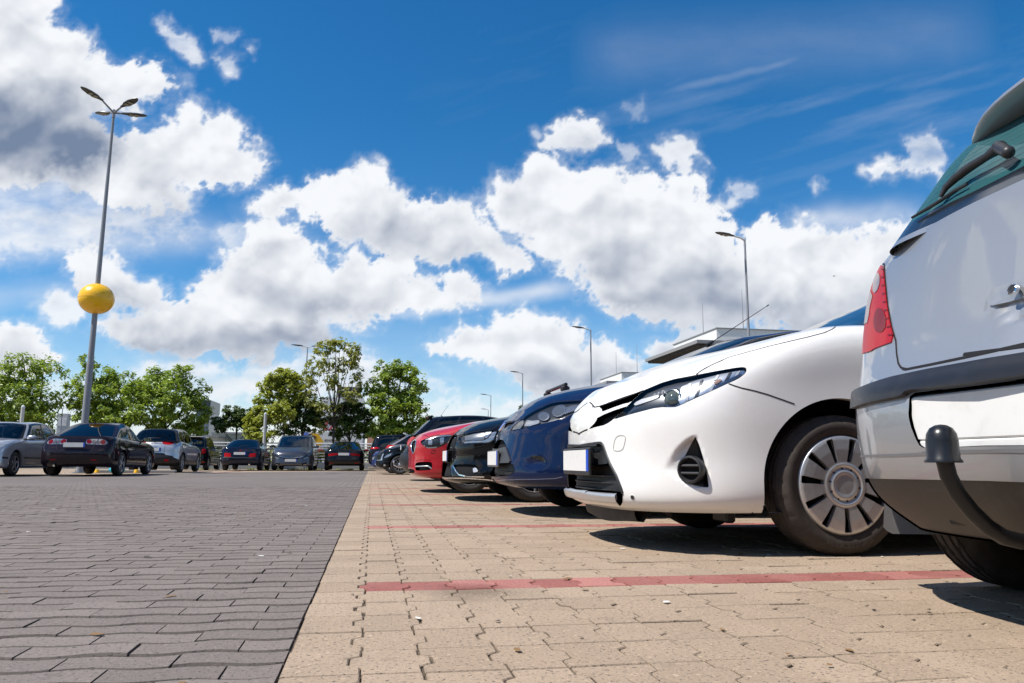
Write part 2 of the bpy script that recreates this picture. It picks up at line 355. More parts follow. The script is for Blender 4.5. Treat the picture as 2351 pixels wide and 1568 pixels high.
# ================================================================== GROUND: two fields of pavers, stall lines
EDGE_X = -0.1635; LINE_X = -0.02; ROW0, PITCH = 2.72, 2.45
def paver_mat(name, c1, c2, speck, joint, rough=.85, fine=105):
    m = pbsdf(name, c1, rough, spec=.25)
    g = nd(m, 'ShaderNodeNewGeometry'); 
    base = mixcol(m, c1, c2, g.outputs['Random Per Island'])
    pat = noise(m, 2.2, 4, .6, 'Object'); base = mixcol(m, base, tuple(c*.80 for c in c2), ramp(m, pat, .42, .75))
    st = noise(m, 9, 5, .62, 'Object'); base = mixcol(m, base, tuple(c*.72 for c in c1), ramp(m, st, .60, .80))
    vo = nd(m, 'ShaderNodeTexVoronoi'); vo.inputs['Scale'].default_value = .85; wv = nd(m, 'ShaderNodeVectorMath', operation='ADD'); nv = nd(m, 'ShaderNodeTexNoise'); nv.inputs['Scale'].default_value = 7
    tcv = nd(m, 'ShaderNodeTexCoord'); sc_ = nd(m, 'ShaderNodeVectorMath', operation='SCALE'); sc_.inputs[3].default_value = .22; Lk = m.node_tree.links
    Lk.new(tcv.outputs['Object'], nv.inputs[0]); Lk.new(nv.outputs['Color'], sc_.inputs[0]); Lk.new(tcv.outputs['Object'], wv.inputs[0]); Lk.new(sc_.outputs[0], wv.inputs[1]); Lk.new(wv.outputs[0], vo.inputs['Vector'])
    base = mixcol(m, tuple(c*.62 for c in c1), base, ramp(m, vo.outputs['Distance'], .03, .17))      # old oil drips
    gr = noise(m, fine, 3, .7, 'Object'); base = mixcol(m, base, speck, ramp(m, gr, .57, .65))
    gr2 = noise(m, fine*.63, 3, .7, 'Object'); base = mixcol(m, base, tuple(min(1, c*1.45) for c in c1), ramp(m, gr2, .59, .68))
    setc(m, base)
    h = noise(m, fine*.8, 4, .7, 'Object'); bump(m, h, .8, .0045)
    return m
M_TAN = paver_mat('tan_concrete', (.335,.250,.176), (.40,.302,.216), (.10,.08,.065), None)
M_RED = paver_mat('red_concrete', (.255,.085,.070), (.43,.19,.158), (.11,.05,.045), None)
M_GREY = paver_mat('grey_concrete', (.172,.144,.127), (.215,.181,.161), (.065,.056,.052), None)
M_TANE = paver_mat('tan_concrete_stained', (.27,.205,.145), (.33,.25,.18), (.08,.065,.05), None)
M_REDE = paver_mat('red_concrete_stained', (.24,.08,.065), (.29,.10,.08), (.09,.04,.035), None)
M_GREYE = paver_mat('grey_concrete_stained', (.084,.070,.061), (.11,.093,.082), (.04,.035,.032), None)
def bed_mat(name, c, d):
    m = pbsdf(name, c, .95, spec=.1)
    n = noise(m, 14, 5, .7, 'Object'); f = noise(m, 240, 3, .7, 'Object')
    setc(m, mixcol(m, mixcol(m, c, d, ramp(m, n, .40, .62)), tuple(x*.5 for x in c), ramp(m, f, .5, .7))); bump(m, f, .8, .005)
    return m
M_SANDBED = bed_mat('joint_sand', (.20,.155,.11), (.075,.058,.045))
M_GREYBED = bed_mat('joint_dirt', (.075,.063,.055), (.03,.026,.024))
M_EARTH = bed_mat('dry_ground', (.20,.17,.13), (.14,.12,.09))

rng = np.random.default_rng(5)
class Pavers:
    def __init__(s, edge, kx=1.0): s.V = []; s.F = []; s.I = []; s.n = 0; s.edge = edge; s.k = np.array([kx, 1.0])
    def add(s, poly, z, ch, mi, tilt=(0, 0)):
        """poly: (k,2) counter-clockwise outline; chamfered top, skirt below"""
        k = len(poly); c = poly.mean(0)
        e = np.roll(poly, -1, 0)-poly; nrm = np.stack([-e[:, 1], e[:, 0]], -1); nrm /= np.maximum(np.linalg.norm(nrm, axis=1)[:, None], 1e-9)
        vn = nrm+np.roll(nrm, 1, 0); vn /= np.maximum(np.linalg.norm(vn, axis=1)[:, None], 1e-9)
        for ins, dz in ((0, -.018), (0, -ch*.75), (ch, 0)):
            p = poly+vn*ins*s.k
            zz = z+dz+(p-c)@np.array(tilt)
            s.V.append(np.concatenate([p, zz[:, None]], 1))
        b = s.n; s.n += 3*k; i = np.arange(k); j = (i+1) % k
        for a in (0, 1):
            s.F += [(b+a*k+i_, b+a*k+j_, b+(a+1)*k+j_, b+(a+1)*k+i_) for i_, j_ in zip(i, j)]
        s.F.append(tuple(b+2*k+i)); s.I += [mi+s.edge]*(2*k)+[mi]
    def build(s, name, mats):
        return mesh_obj(name, np.concatenate(s.V), s.F, mats, None, False, s.I)
def paving():
    # tan stalls: blocks with zigzag sides, 0.20 m rows, columns 0.147 m apart
    P = Pavers(2); px_, py_, g = .147, .2, .0022
    def side(k):   # x offset of column boundary k at the points of a row
        sg = 1 if k % 2 else -1
        return [(0.012*sg*-1, 0), (0.012*sg*-1, .27), (0.012*sg, .36), (0.012*sg, .64), (0.012*sg*-1, .73), (0.012*sg*-1, 1)]
    y0 = .62-.2*3; rows = int((15.5-y0)/py_)
    line_rows = [int(round((ROW0-.1-y0+i*PITCH)/py_)) for i in range(-1, 7)]
    for r_ in range(rows):
        y = y0+r_*py_; ncol = int((2.0+y*.62)/px_)+9
        ncol = min(ncol, 48 if y < 6 else 30 if y < 10 else 22)
        for k in range(-1, ncol):
            xl = EDGE_X+.002 if k == -1 else LINE_X+k*px_; xr = LINE_X+(k+1)*px_
            red = (r_ in line_rows) and k >= 0
            if red: yo = 0
            else: yo = 0
            jx, jy = rng.normal(0, .0012, 2)
            R_ = [(xr+dx-g, y+t*py_) for dx, t in side(k+1)]
            L_ = [(xl, y), (xl, y+py_)] if k == -1 else [(xl+dx+g, y+t*py_) for dx, t in side(k)]
            R_[0] = (R_[0][0], y+g); R_[-1] = (R_[-1][0], y+py_-g); L_[0] = (L_[0][0], y+g); L_[-1] = (L_[-1][0], y+py_-g)
            poly = np.array(R_+L_[::-1]); poly += (jx, jy)
            P.add(poly, float(rng.normal(0, .0011)), .0035, 1 if red else 0, rng.normal(0, .0035, 2))
    tag(P.build('stall_paving', [M_TAN, M_RED, M_TANE, M_REDE]), kind='structure')
    far_rows_y = y0+rows*py_
    # grey lane: long blocks with wavy joints, 0.1125 m rows, staggered by half
    G = Pavers(1, .18); bl, bh, g, gx = .225, .1125, .0035, .0013
    nr = int((13.0+.1)/bh)
    tt = np.linspace(0, 1, 7)
    wav = lambda x: .0105*np.sin(2*np.pi*x/bl*1.0)
    for r_ in range(nr):
        y = .62+r_*bh; xw = -(y*.60+1.0); x = EDGE_X; first = bl*.5 if r_ % 2 else bl; k = 0
        while x > xw:
            w = first if k == 0 else bl; xr, xl = x-(.002 if k == 0 else 0), x-w
            xs = xl+gx+(xr-xl-2*gx)*tt
            bot = [(a, y+wav(a-EDGE_X+(0 if r_%1==0 else 0))+g) for a in xs]; top = [(a, y+bh+wav(a-EDGE_X)-g) for a in xs[::-1]]
            G.add(np.array(bot+top)+rng.normal(0, .0008, 2), float(rng.normal(0, .0011)), .0075, 0, rng.normal(0, .006, 2))
            x = xl; k += 1
    tag(G.build('lane_paving', [M_GREY, M_GREYE]), kind='structure')
    # far fields: one sheet each, the same blocks drawn in the material
    def far_mat(name, c1, c2, jc, bw, bh_, src):
        m = pbsdf(name, c1, .88, spec=.25)
        br = nd(m, 'ShaderNodeTexBrick'); br.inputs['Scale'].default_value = 1.0
        br.inputs['Color1'].default_value = (*c1, 1); br.inputs['Color2'].default_value = (*c2, 1); br.inputs['Mortar'].default_value = (*jc, 1)
        br.inputs['Brick Width'].default_value = bw; br.inputs['Row Height'].default_value = bh_; br.inputs['Mortar Size'].default_value = .009
        m.node_tree.links.new(nd(m, 'ShaderNodeTexCoord').outputs['Object'], br.inputs['Vector'])
        pat = noise(m, .35, 5, .6, 'Object'); c = mixcol(m, br.outputs['Color'], tuple(x*.72 for x in c1), ramp(m, pat, .42, .75))
        st = noise(m, 2.5, 5, .65, 'Object'); c = mixcol(m, c, tuple(x*.8 for x in c2), ramp(m, st, .5, .8)); setc(m, c)
        bump(m, br.outputs['Fac'], .35, .006); return m
    mg = far_mat('grey_concrete_far', (.172,.147,.132), (.205,.175,.158), (.055,.047,.042), .225, .1125, 0)
    mt = far_mat('tan_concrete_far', (.335,.254,.184), (.385,.295,.216), (.19,.15,.11), .147, .2, 0)
    def sheet(name, pts, z, m): return tag(mesh_obj(name, [(x, y, z) for x, y in pts], [tuple(range(len(pts)))], m, None, False), kind='structure')
    yl = .62+nr*bh-.02
    # row of parked cars across the far end runs aslant: (-16,20) -> (-0.2,36.5)
    slant = [(-60,-6),(-30,2),(-14.5,17.5),(-9,24.2),(-5.2,30.8),(-1.6,35.2),(EDGE_X,36.6)]
    sheet('lane', [(EDGE_X,-4)]+[(EDGE_X,36.6)]+slant[::-1][1:]+[(-60,-6)], -.0095, mg)
    sheet('lane_bed', [(EDGE_X,.62+nr*bh-.02),(-8.6,.62+nr*bh-.02),(-1.35,.64),(-1.35,.3),(EDGE_X,.3)], -.0055, M_GREYBED)
    sheet('stall_bed', [(EDGE_X,.02),(6.9,.02),(6.9,5.95),(4.3,5.95),(4.3,9.95),(3.1,9.95),(3.1,far_rows_y-.03),(EDGE_X,far_rows_y-.03)], -.0055, M_SANDBED)
    sheet('stalls', [(EDGE_X,-4),(30,-4),(30,43.6),(EDGE_X,43.6)], -.0095, mt)
    sheet('far_stalls', slant+[(EDGE_X,43.4),(-40,43.4),(-60,20)], -.0135, mt)
    sheet('ground', [(-3000,-3000),(3000,-3000),(3000,3000),(-3000,3000)], -.03, M_EARTH)
    # stall lines beyond the blocks laid one by one
    for i in range(7, 16):
        y = ROW0+i*PITCH*.995; sheet('stall_line', [(LINE_X,y-.06),(LINE_X+6,y-.06),(LINE_X+6,y+.06),(LINE_X,y+.06)], -.0045, M_RED)
    for i in range(-1, 5):
        y = ROW0+i*PITCH; 
    for x, ya, yb in ((-10.3,17.5,22.5),(-7.15,21.8,27.5),(-5.5,29,35)):
        sheet('stall_line', [(x,ya),(x+.12,ya),(x+.12,yb),(x,yb)], -.0045, M_RED)
paving()

# ================================================================== CAR KIT
from mathutils.bvhtree import BVHTree
def nat_spline(P, t, ts):
    """natural cubic spline through P (k,...) at knots t, evaluated at ts"""
    k = len(t); h = np.diff(t); sh = P.shape; Y = P.reshape(k, -1)
    A = np.zeros((k, k)); B = np.zeros_like(Y); A[0, 0] = A[-1, -1] = 1
    for i in range(1, k-1):
        A[i, i-1] = h[i-1]; A[i, i] = 2*(h[i-1]+h[i]); A[i, i+1] = h[i]
        B[i] = 6*((Y[i+1]-Y[i])/h[i]-(Y[i]-Y[i-1])/h[i-1])
    Mm = np.linalg.solve(A, B)
    i = np.clip(np.searchsorted(t, ts, side='right')-1, 0, k-2); a = (t[i+1]-ts)[:, None]; b = (ts-t[i])[:, None]; hh = h[i][:, None]
    out = Mm[i]*a**3/(6*hh)+Mm[i+1]*b**3/(6*hh)+(Y[i]/hh-Mm[i]*hh/6)*a+(Y[i+1]/hh-Mm[i+1]*hh/6)*b
    return out.reshape((len(ts),)+sh[1:])
def knots(P, axis, pw=.5):
    d = np.sqrt((np.diff(P, axis=axis)**2).sum(-1)).mean(1-axis)
    return np.concatenate([[0], np.cumsum(np.maximum(d, .02)**pw)])
class Soup:
    """triangles with normals and parameters carried along when cut"""
    def __init__(s, V, N, U, F): s.V = V; s.N = N; s.U = U; s.F = F
    def sub(s, keep):
        F = s.F[keep]; used = np.zeros(len(s.V), bool); used[F.ravel()] = True; mp = np.cumsum(used)-1
        return Soup(s.V[used], s.N[used], s.U[used], mp[F])
    def mirrored(s):
        k = np.array([1, -1, 1]); return Soup(s.V*k, s.N*k, s.U, s.F[:, ::-1])
    def joined(s, o): return Soup(np.concatenate([s.V, o.V]), np.concatenate([s.N, o.N]), np.concatenate([s.U, o.U]), np.concatenate([s.F, o.F+len(s.V)]))
    def boundary(s):
        E = np.concatenate([s.F[:, [0, 1]], s.F[:, [1, 2]], s.F[:, [2, 0]]]); key = np.sort(E, 1)
        _, inv, cnt = np.unique(key, axis=0, return_inverse=True, return_counts=True)
        return E[cnt[inv.ravel()] == 1]
def grid_soup(ctrl, sr, sc, flat_cols=True):
    """dense surface through control points ctrl (rows, cols, 3); sr, sc samples per span"""
    Rn, Cn = ctrl.shape[:2]
    def dens(t, s): 
        out = []
        for i in range(len(t)-1): out += list(np.linspace(t[i], t[i+1], (s[i] if isinstance(s, list) else s)+1)[:-1])
        return np.array(out+[t[-1]])
    tc = knots(ctrl, 1); tr = knots(ctrl, 0); dc = dens(tc, sc); dr = dens(tr, sr)
    A = nat_spline(np.moveaxis(ctrl, 1, 0), tc, dc); A = np.moveaxis(A, 0, 1); G = nat_spline(A, tr, dr)
    G[..., 1] = np.maximum(G[..., 1], 0)
    ui = np.interp(dc, tc, np.arange(Cn)); vi = np.interp(dr, tr, np.arange(Rn))
    nR, nC = G.shape[:2]
    U = np.stack(np.broadcast_arrays(ui[None, :], vi[:, None]), -1)
    dv = np.gradient(G, axis=0); du = np.gradient(G, axis=1); N = np.cross(du, dv)
    ln = np.linalg.norm(N, axis=-1, keepdims=True); N = N/np.maximum(ln, 1e-9)
    if N[nR//3, nC//2, 1] < 0: N = -N; flip = True
    else: flip = False
    y0 = G[..., 1] < 1e-4; N[y0, 1] = 0; N /= np.maximum(np.linalg.norm(N, axis=-1, keepdims=True), 1e-9)
    idx = np.arange(nR*nC).reshape(nR, nC); a, b, c, d = idx[:-1, :-1].ravel(), idx[:-1, 1:].ravel(), idx[1:, 1:].ravel(), idx[1:, :-1].ravel()
    F = np.concatenate([np.stack([a, b, c], -1), np.stack([a, c, d], -1)])
    if flip: F = F[:, ::-1]
    V = G.reshape(-1, 3); ar = np.linalg.norm(np.cross(V[F[:, 1]]-V[F[:, 0]], V[F[:, 2]]-V[F[:, 0]]), axis=1)
    return Soup(V, N.reshape(-1, 3), U.reshape(-1, 2), F[ar > 1e-10])
def clip(S, f, refine=None):
    """cut triangles by the zero line of f (one value per vertex) -> inside (f>0), outside"""
    f = np.where(np.abs(f) < 1e-7, 1e-7, f); ins = f > 0; c = ins[S.F].sum(1)
    full, none, part = c == 3, c == 0, (c == 1) | (c == 2)
    Fp = S.F[part]; cp = c[part]
    if len(Fp) == 0: return S.sub(full), S.sub(none)
    E = np.concatenate([Fp[:, [0, 1]], Fp[:, [1, 2]], Fp[:, [2, 0]]]); cr = ins[E[:, 0]] != ins[E[:, 1]]
    K = np.unique(np.sort(E[cr], 1), axis=0); fa, fb = f[K[:, 0]], f[K[:, 1]]; t = fa/(fa-fb)
    if refine is not None:
        lo, hi = np.zeros(len(K)), np.ones(len(K)); sg = fa > 0; va, vb = S.V[K[:, 0]], S.V[K[:, 1]]
        for _ in range(7):
            fm = refine(va+(vb-va)*t[:, None]); same = (fm > 0) == sg; lo = np.where(same, t, lo); hi = np.where(same, hi, t); t = (lo+hi)/2
    t = t[:, None]; nV = len(S.V)
    mixv = lambda A: np.concatenate([A, A[K[:, 0]]*(1-t)+A[K[:, 1]]*t])
    V, N, U = mixv(S.V), mixv(S.N), mixv(S.U); N[nV:] /= np.maximum(np.linalg.norm(N[nV:], axis=1, keepdims=True), 1e-9)
    code = K[:, 0].astype(np.int64)*nV+K[:, 1]
    def eid(a, b):
        lo, hi = np.minimum(a, b).astype(np.int64), np.maximum(a, b); return nV+np.searchsorted(code, lo*nV+hi)
    IN, OUT = [S.F[full]], [S.F[none]]
    for want, sgn in ((1, True), (2, False)):
        T = Fp[cp == want]
        if len(T) == 0: continue
        odd = (ins[T] == sgn).argmax(1); r = np.arange(len(T)); a, b, d = T[r, odd], T[r, (odd+1) % 3], T[r, (odd+2) % 3]
        e1, e2 = eid(a, b), eid(a, d)
        one = np.stack([a, e1, e2], -1); two = np.concatenate([np.stack([e1, b, d], -1), np.stack([e1, d, e2], -1)])
        (IN if sgn else OUT).append(one); (OUT if sgn else IN).append(two)
    full_ = Soup(V, N, U, np.concatenate(IN)); out_ = Soup(V, N, U, np.concatenate(OUT))
    al = lambda s: s.sub(np.ones(len(s.F), bool))
    return al(full_), al(out_)
def smooth_poly(P, it=2, sharp=()):
    """round the corners of a closed outline (Chaikin), except the listed ones"""
    P = [tuple(p) for p in P]; sh = set(P[i] for i in sharp)
    for _ in range(it):
        Q = []; n = len(P)
        for i in range(n):
            a, b = P[i], P[(i+1) % n]
            if a in sh: Q.append(a)
            else: Q.append((a[0]*.75+b[0]*.25, a[1]*.75+b[1]*.25))
            if b not in sh: Q.append((a[0]*.25+b[0]*.75, a[1]*.25+b[1]*.75))
        P = Q
    return P
def shifted(S, off, wall=0.0, wall_from=0.0):
    """a piece moved along its normals, with side walls from wall_from to off"""
    B = S.boundary(); b = B[(S.V[B[:, 0], 1] > 1e-3) | (S.V[B[:, 1], 1] > 1e-3)]
    V = S.V+S.N*off; n = len(V)
    V[S.V[:, 1] < 1e-4, 1] = 0
    ia = np.arange(len(b)); W = np.concatenate([S.V[b[:, 0]]+S.N[b[:, 0]]*off, S.V[b[:, 1]]+S.N[b[:, 1]]*off, S.V[b[:, 1]]+S.N[b[:, 1]]*wall_from, S.V[b[:, 0]]+S.N[b[:, 0]]*wall_from])
    m = len(b); q0, q1, q2, q3 = n+ia, n+m+ia, n+2*m+ia, n+3*m+ia
    e = S.V[b[:, 1]]-S.V[b[:, 0]]; wn_ = np.cross(e, S.N[b[:, 0]]); 
    wn_ /= np.maximum(np.linalg.norm(wn_, axis=1, keepdims=True), 1e-9)
    if off > wall_from: Fw = np.concatenate([np.stack([q1, q0, q3], -1), np.stack([q1, q3, q2], -1)]); 
    else: Fw = np.concatenate([np.stack([q0, q1, q2], -1), np.stack([q0, q2, q3], -1)]); wn_ = -wn_
    return Soup(np.concatenate([V, W]), np.concatenate([S.N]+[wn_]*4), np.concatenate([S.U]+[S.U[b[:, 0]]]*4), np.concatenate([S.F, Fw]))

DEF = dict(L=4.25, W=1.78, H=1.47, wb=2.6, fo=.86, zb=.20, wr=.315, ww=.205, aw=.365,
  nose=[(.09,.20),(.03,.26),(.0,.42),(.02,.58),(.07,.70),(.15,.79)],
  tail=[(.12,.24),(.05,.32),(.01,.46),(.0,.62),(.05,.80),(.12,.95)],
  side=[(.92,.19),(.972,.26),(.995,.45),(1.0,.62),(.985,.80),(.945,.93)],
  rise=.06, fcor=(.02,.10,.32), rcor=(.015,.08,.30), fw=(.52,.82,.955), rw=(.55,.84,.965), fwt=(1,1,1,.99,.97,.93), hump=.0,
  hood=[(.0,.80),(.15,.86),(.5,.95),(1.0,1.0)], cowl=1.15, deck=None,
  g_base=(1.08,.30), g_top=(1.85,), g_rt=3.75, g_rb=4.12, g_zb=(.97,1.0), g_roof=(1.40,1.47,1.42), g_w=(.90,.66,.60), g_aw=.12, g_rw=.10, win=True)
class Car:
    def __init__(c, name, label, X, Y, ang, spec, paint, group, tside=1, cat='car', res=1.0):
        s = dict(DEF); s.update(spec); c.s = s; c.t = tside; c.paint = paint
        c.root = empty(name, (X, Y, 0), ang, None, label, cat, group)
        c.M = np.array([[math.cos(ang), -math.sin(ang), 0], [math.sin(ang), math.cos(ang), 0], [0, 0, 1]]); c.O = np.array([X, Y, 0.0])
        hw = s['W']/2; c.hw = hw; c.xf = s['wb']/2+s['fo']; c.xr = c.xf-s['L']; c.fa = s['wb']/2; c.ra = -s['wb']/2
        r = lambda n: max(2, int(round(n*res)))
        ctrl = c.body_ctrl(); c.ctrl = ctrl
        for (i, j), d in s.get('tweak', {}).items(): ctrl[i, j] += np.array(d)
        c.body = grid_soup(ctrl, r(7), r(9))
        top = np.maximum(np.maximum(ctrl[5, :, 2], ctrl[6, :, 2]), ctrl[7, :, 2])+.004; S = c.body      # no overshoot above the waistline
        m = (S.U[:, 1] > 4.0) & (S.U[:, 0] > 5.0); cap = np.interp(S.U[:, 0], np.arange(13), top); S.V[m, 2] = np.minimum(S.V[m, 2], cap[m]); c.full = c.body
        c.gh = None
        if s['win']:
            c.gctrl = c.gh_ctrl()
            for (i, j), d in s.get('gtweak', {}).items(): c.gctrl[i, j] += np.array(d)
            c.gh = grid_soup(c.gctrl, [r(9), r(9), r(4), r(3)], r(8)); c.gfull = c.gh
        c.extra = []     # (V, N, F, material) added to the body mesh
        c.bvh = None
    def hoodz(c, x):
        h = c.s['hood']; return np.interp(c.xf-x, [p[0] for p in h], [p[1] for p in h])
    def body_ctrl(c):
        s = c.s; hw = c.hw; C = np.zeros((8, 13, 3)); xf, xr, fa, ra = c.xf, c.xr, c.fa, c.ra
        for r in range(6):
            nx, nz = xf-s['nose'][r][0], s['nose'][r][1]; tx, tz = xr+s['tail'][r][0], s['tail'][r][1]
            sy, sz = s['side'][r]; y = hw*sy; rs = s['rise']*(0, 0, .2, .4, .8, 1.0)[r]
            zs = lambda x: sz+rs*(fa-x)/s['wb']*.5*2-rs*.5
            f1, f2, f3 = s['fcor']; b1, b2, b3 = s['rcor']; k = s['fwt'][r]; y2 = hw*min(1, sy+.02)
            xs = [nx, nx-f1, nx-f2, nx-f3, fa-.02, fa-.45, 0, ra+.45, ra, tx+b3, tx+b2, tx+b1, tx]
            ys = [0, y2*s['fw'][0]*k, y2*s['fw'][1]*k, y2*s['fw'][2]*(k+1)/2, y*.992, y, y, y, y*.995, y2*s['rw'][2], y2*s['rw'][1], y2*s['rw'][0], 0]
            zf = zs(fa); zr = zs(ra)
            zz = [nz, nz+(zf-nz)*.04, nz+(zf-nz)*.18, nz+(zf-nz)*.5, zf, zs(fa-.45), zs(0), zs(ra+.45), zr, tz+(zr-tz)*.5, tz+(zr-tz)*.2, tz+(zr-tz)*.04, tz]
            C[r] = np.stack([xs, ys, zz], -1)
        n5, t5 = xf-s['nose'][5][0], xr+s['tail'][5][0]
        if s['deck'] is None: dk = lambda x: C[5, 8, 2]+.01
        else: dk = lambda x: np.interp(x-xr, [p[0] for p in s['deck']], [p[1] for p in s['deck']])
        x7 = [n5-.05, n5-.09, n5-.2, n5-.42, fa-.05, fa-.45, 0, ra+.45, ra-.02, t5+.34, t5+.16, t5+.07, t5+.04]
        for j, x in enumerate(x7):
            z = float(c.hoodz(x)) if j <= 5 else float(dk(x)) if j >= 8 else max(C[5, j, 2]+.02, 0)
            if j == 12 or j == 11: z = max(z, s['tail'][5][1]+.004)
            C[7, j] = (x, 0, z); p5 = C[5, j]
            C[6, j] = (p5[0]*.45+x*.55, p5[1]*.60, p5[2]+(z-p5[2])*.74+(s['hump'] if j <= 5 else 0))
        return C
    def gh_ctrl(c):
        s = c.s; hw = c.hw; xf = c.xf; G = np.zeros((5, 9, 3))
        b0, br = xf-s['g_base'][0], s['g_base'][1]; t0 = xf-s['g_top'][0]; rt, rb = xf-s['g_rt'], xf-s['g_rb']
        z0, z1 = s['g_zb']; zf, zm, zr = s['g_roof']; w0, w1, w2 = [w*hw for w in s['g_w']]; aw, rw = s['g_aw'], s['g_rw']
        wm = w0*.45+w1*.55+.015
        bx = [b0, b0-br*.2, b0-br, b0-br-.55, (b0+rb)/2-.1, rb+.55, rb+rw+.03, rb+.03, rb]
        by = [0, w0*.55, w0*.96, w0, w0, w0*.985, w0*.93, w0*.5, 0]
        tx = [t0, t0-aw*.25, t0-aw, t0-aw-.35, (t0+rt)/2, rt+.45, rt+rw, rt+.02, rt]
        ty = [0, w1*.55, w1*.97, w1, w1, w1*.97, w1*.90, w1*.5, 0]
        tz = [zf, zf-.005, zf-.03, zm-.045, zm-.03, zr-.01+.25*(zm-zr), zr-.035, zr-.008, zr]
        for j in range(9):
            u = j/8; zb = z0+(z1-z0)*np.clip((b0-bx[j])/(b0-rb), 0, 1)
            G[0, j] = (bx[j], by[j], zb-.03); G[2, j] = (tx[j], ty[j], tz[j])
            k = .55; bul = .035 if 2 < j < 6 else .02 if j in (2, 6) else 0; bx_ = .03 if j in (0, 1) else -.02 if j in (7, 8) else 0
            G[1, j] = (bx[j]*(1-k)+tx[j]*k+bx_, by[j]*(1-k)+ty[j]*k+bul, (zb-.03)*(1-k)+tz[j]*k)
            xc = tx[j]+(np.mean([t0, rt])-tx[j])*(.22 if j in (0, 1, 2, 6, 7, 8) else 0); zc = np.interp(-xc, [-t0, -(t0+rt)/2, -rt], [zf+.012, zm, zr+.02])
            G[4, j] = (xc, 0, zc); G[3, j] = (tx[j]*.4+xc*.6, ty[j]*.68, zc*.75+tz[j]*.25+.006)
        return G
    # ---- tools
    def world(c, V): return (np.asarray(V)*np.array([1, c.t, 1]))@c.M.T+c.O
    def px(c, V): return to_px(c.world(V))[0]
    def fpx(c, poly): return lambda V: poly_sd(c.px(V), poly)
    def fcam(c, S):
        W = c.world(S.V); Nw = (S.N*np.array([1, c.t, 1]))@c.M.T; return ((np.array([0, 0, CAM_H])-W)*Nw).sum(1)
    def cut(c, which, poly=None, f=None, pick=None, take=True, face=True):
        """cut an outline out of the half shell; returns the piece"""
        S = getattr(c, which); fn = c.fpx(poly) if poly is not None else f
        ok = np.ones(len(S.F), bool)
        if poly is not None and face: ok &= (c.fcam(S)[S.F]).mean(1) > 0
        if pick is not None: ok &= pick(S.V[S.F].mean(1), S.N[S.F].mean(1))
        A, rest = S.sub(ok), S.sub(~ok)
        if len(A.F) == 0: return A
        i, o = clip(A, fn(A.V), fn)
        if take: setattr(c, which, o.joined(rest) if len(rest.F) else o)
        return i
    def fyz(c, poly, refx=None): return lambda V: poly_sd(V[:, [1, 2]], poly)
    def fxz(c, poly): return lambda V: poly_sd(V[:, [0, 2]], poly)
    def fuv(c, which, u0, u1, v0, v1, rad=.12):
        S = getattr(c, which)
        d = np.minimum(np.minimum(S.U[:, 0]-u0, u1-S.U[:, 0])*1.0, np.minimum(S.U[:, 1]-v0, v1-S.U[:, 1])); return d
    def cut_uv(c, which, u0, u1, v0, v1):
        S = getattr(c, which)
        out = []
        d = c.fuv(which, u0, u1, v0, v1)
        i, o = clip(S, d); setattr(c, which, o); return i
    def part(c, name, S, mat, mode='both', off=0.0, wall=None, parent=None, label=None):
        """piece of the half shell -> mesh objects; both: one on each side, join: one across the middle, one: visible side only"""
        if S is None or len(S.F) == 0: return []
        if wall is not None: S = shifted(S, off, 0, wall)
        elif off: S = Soup(S.V+S.N*off, S.N, S.U, S.F)
        out = []
        if mode == 'join': sets = [S.joined(S.mirrored())]
        elif mode == 'both': sets = [S, S.mirrored()] if c.t > 0 else [S.mirrored(), S]
        else: sets = [S if c.t > 0 else S.mirrored()]
        for q in sets:
            o = mesh_obj(name, q.V, q.F, mat, parent or c.root, True, None, q.N); out.append(o)
            if label: o['label'] = label
        return out
    def hit(c, pts, side=True, which='full', frm=None):
        """picture points -> points and normals on the half shell (local, y>0)"""
        S = getattr(c, which); S = S.joined(S.mirrored()); bv = BVHTree.FromPolygons([tuple(v) for v in S.V], [tuple(f) for f in S.F]); out = []
        for p in pts:
            if len(p) == 2:
                d = ray(*p); o = np.array([0, 0, CAM_H])
                o = c.M.T@(o-c.O); d = c.M.T@d; o[1] *= c.t; d[1] *= c.t
            else: o, d = np.array(p[:3]), np.array(frm)
            q, n, i, _ = bv.ray_cast(Vector(o), Vector(d).normalized())
            if q is None:
                if out: out.append(out[-1])
                continue
            N = S.N[S.F[i]].mean(0); out.append((np.array(q), N/np.linalg.norm(N)))
        return out
    def ribbon(c, hits, w, off=.0012, mat=None, both=True, h=None):
        """thin strip lying on the surface along the given points; h: raised strip of that height"""
        if len(hits) < 2: return
        P = np.array([h_[0] for h_ in hits]); Nn = np.array([h_[1] for h_ in hits])
        T = np.gradient(P, axis=0); Bv = np.cross(T, Nn); Bv /= np.maximum(np.linalg.norm(Bv, axis=1, keepdims=True), 1e-9)
        hh = off if h is None else h
        if h is None: rows = [P-Bv*w/2+Nn*off, P+Bv*w/2+Nn*off]; rn = [Nn, Nn]
        else: rows = [P-Bv*w/2-Nn*.002, P-Bv*w*.42+Nn*h*.8, P-Bv*w*.2+Nn*h, P+Bv*w*.2+Nn*h, P+Bv*w*.42+Nn*h*.8, P+Bv*w/2-Nn*.002]; rn = [-Bv, -Bv+Nn, Nn, Nn, Bv+Nn, Bv]
        n = len(P); V = np.concatenate(rows); N = np.concatenate(rn); N /= np.maximum(np.linalg.norm(N, axis=1, keepdims=True), 1e-9); F = []
        for k in range(len(rows)-1):
            i = np.arange(n-1); F.append(np.stack([k*n+i, k*n+i+1, (k+1)*n+i+1], -1)); F.append(np.stack([k*n+i, (k+1)*n+i+1, (k+1)*n+i], -1))
        S = Soup(V, N, np.zeros((len(V), 2)), np.concatenate(F))
        fn = np.cross(S.V[S.F[0, 1]]-S.V[S.F[0, 0]], S.V[S.F[0, 2]]-S.V[S.F[0, 0]])
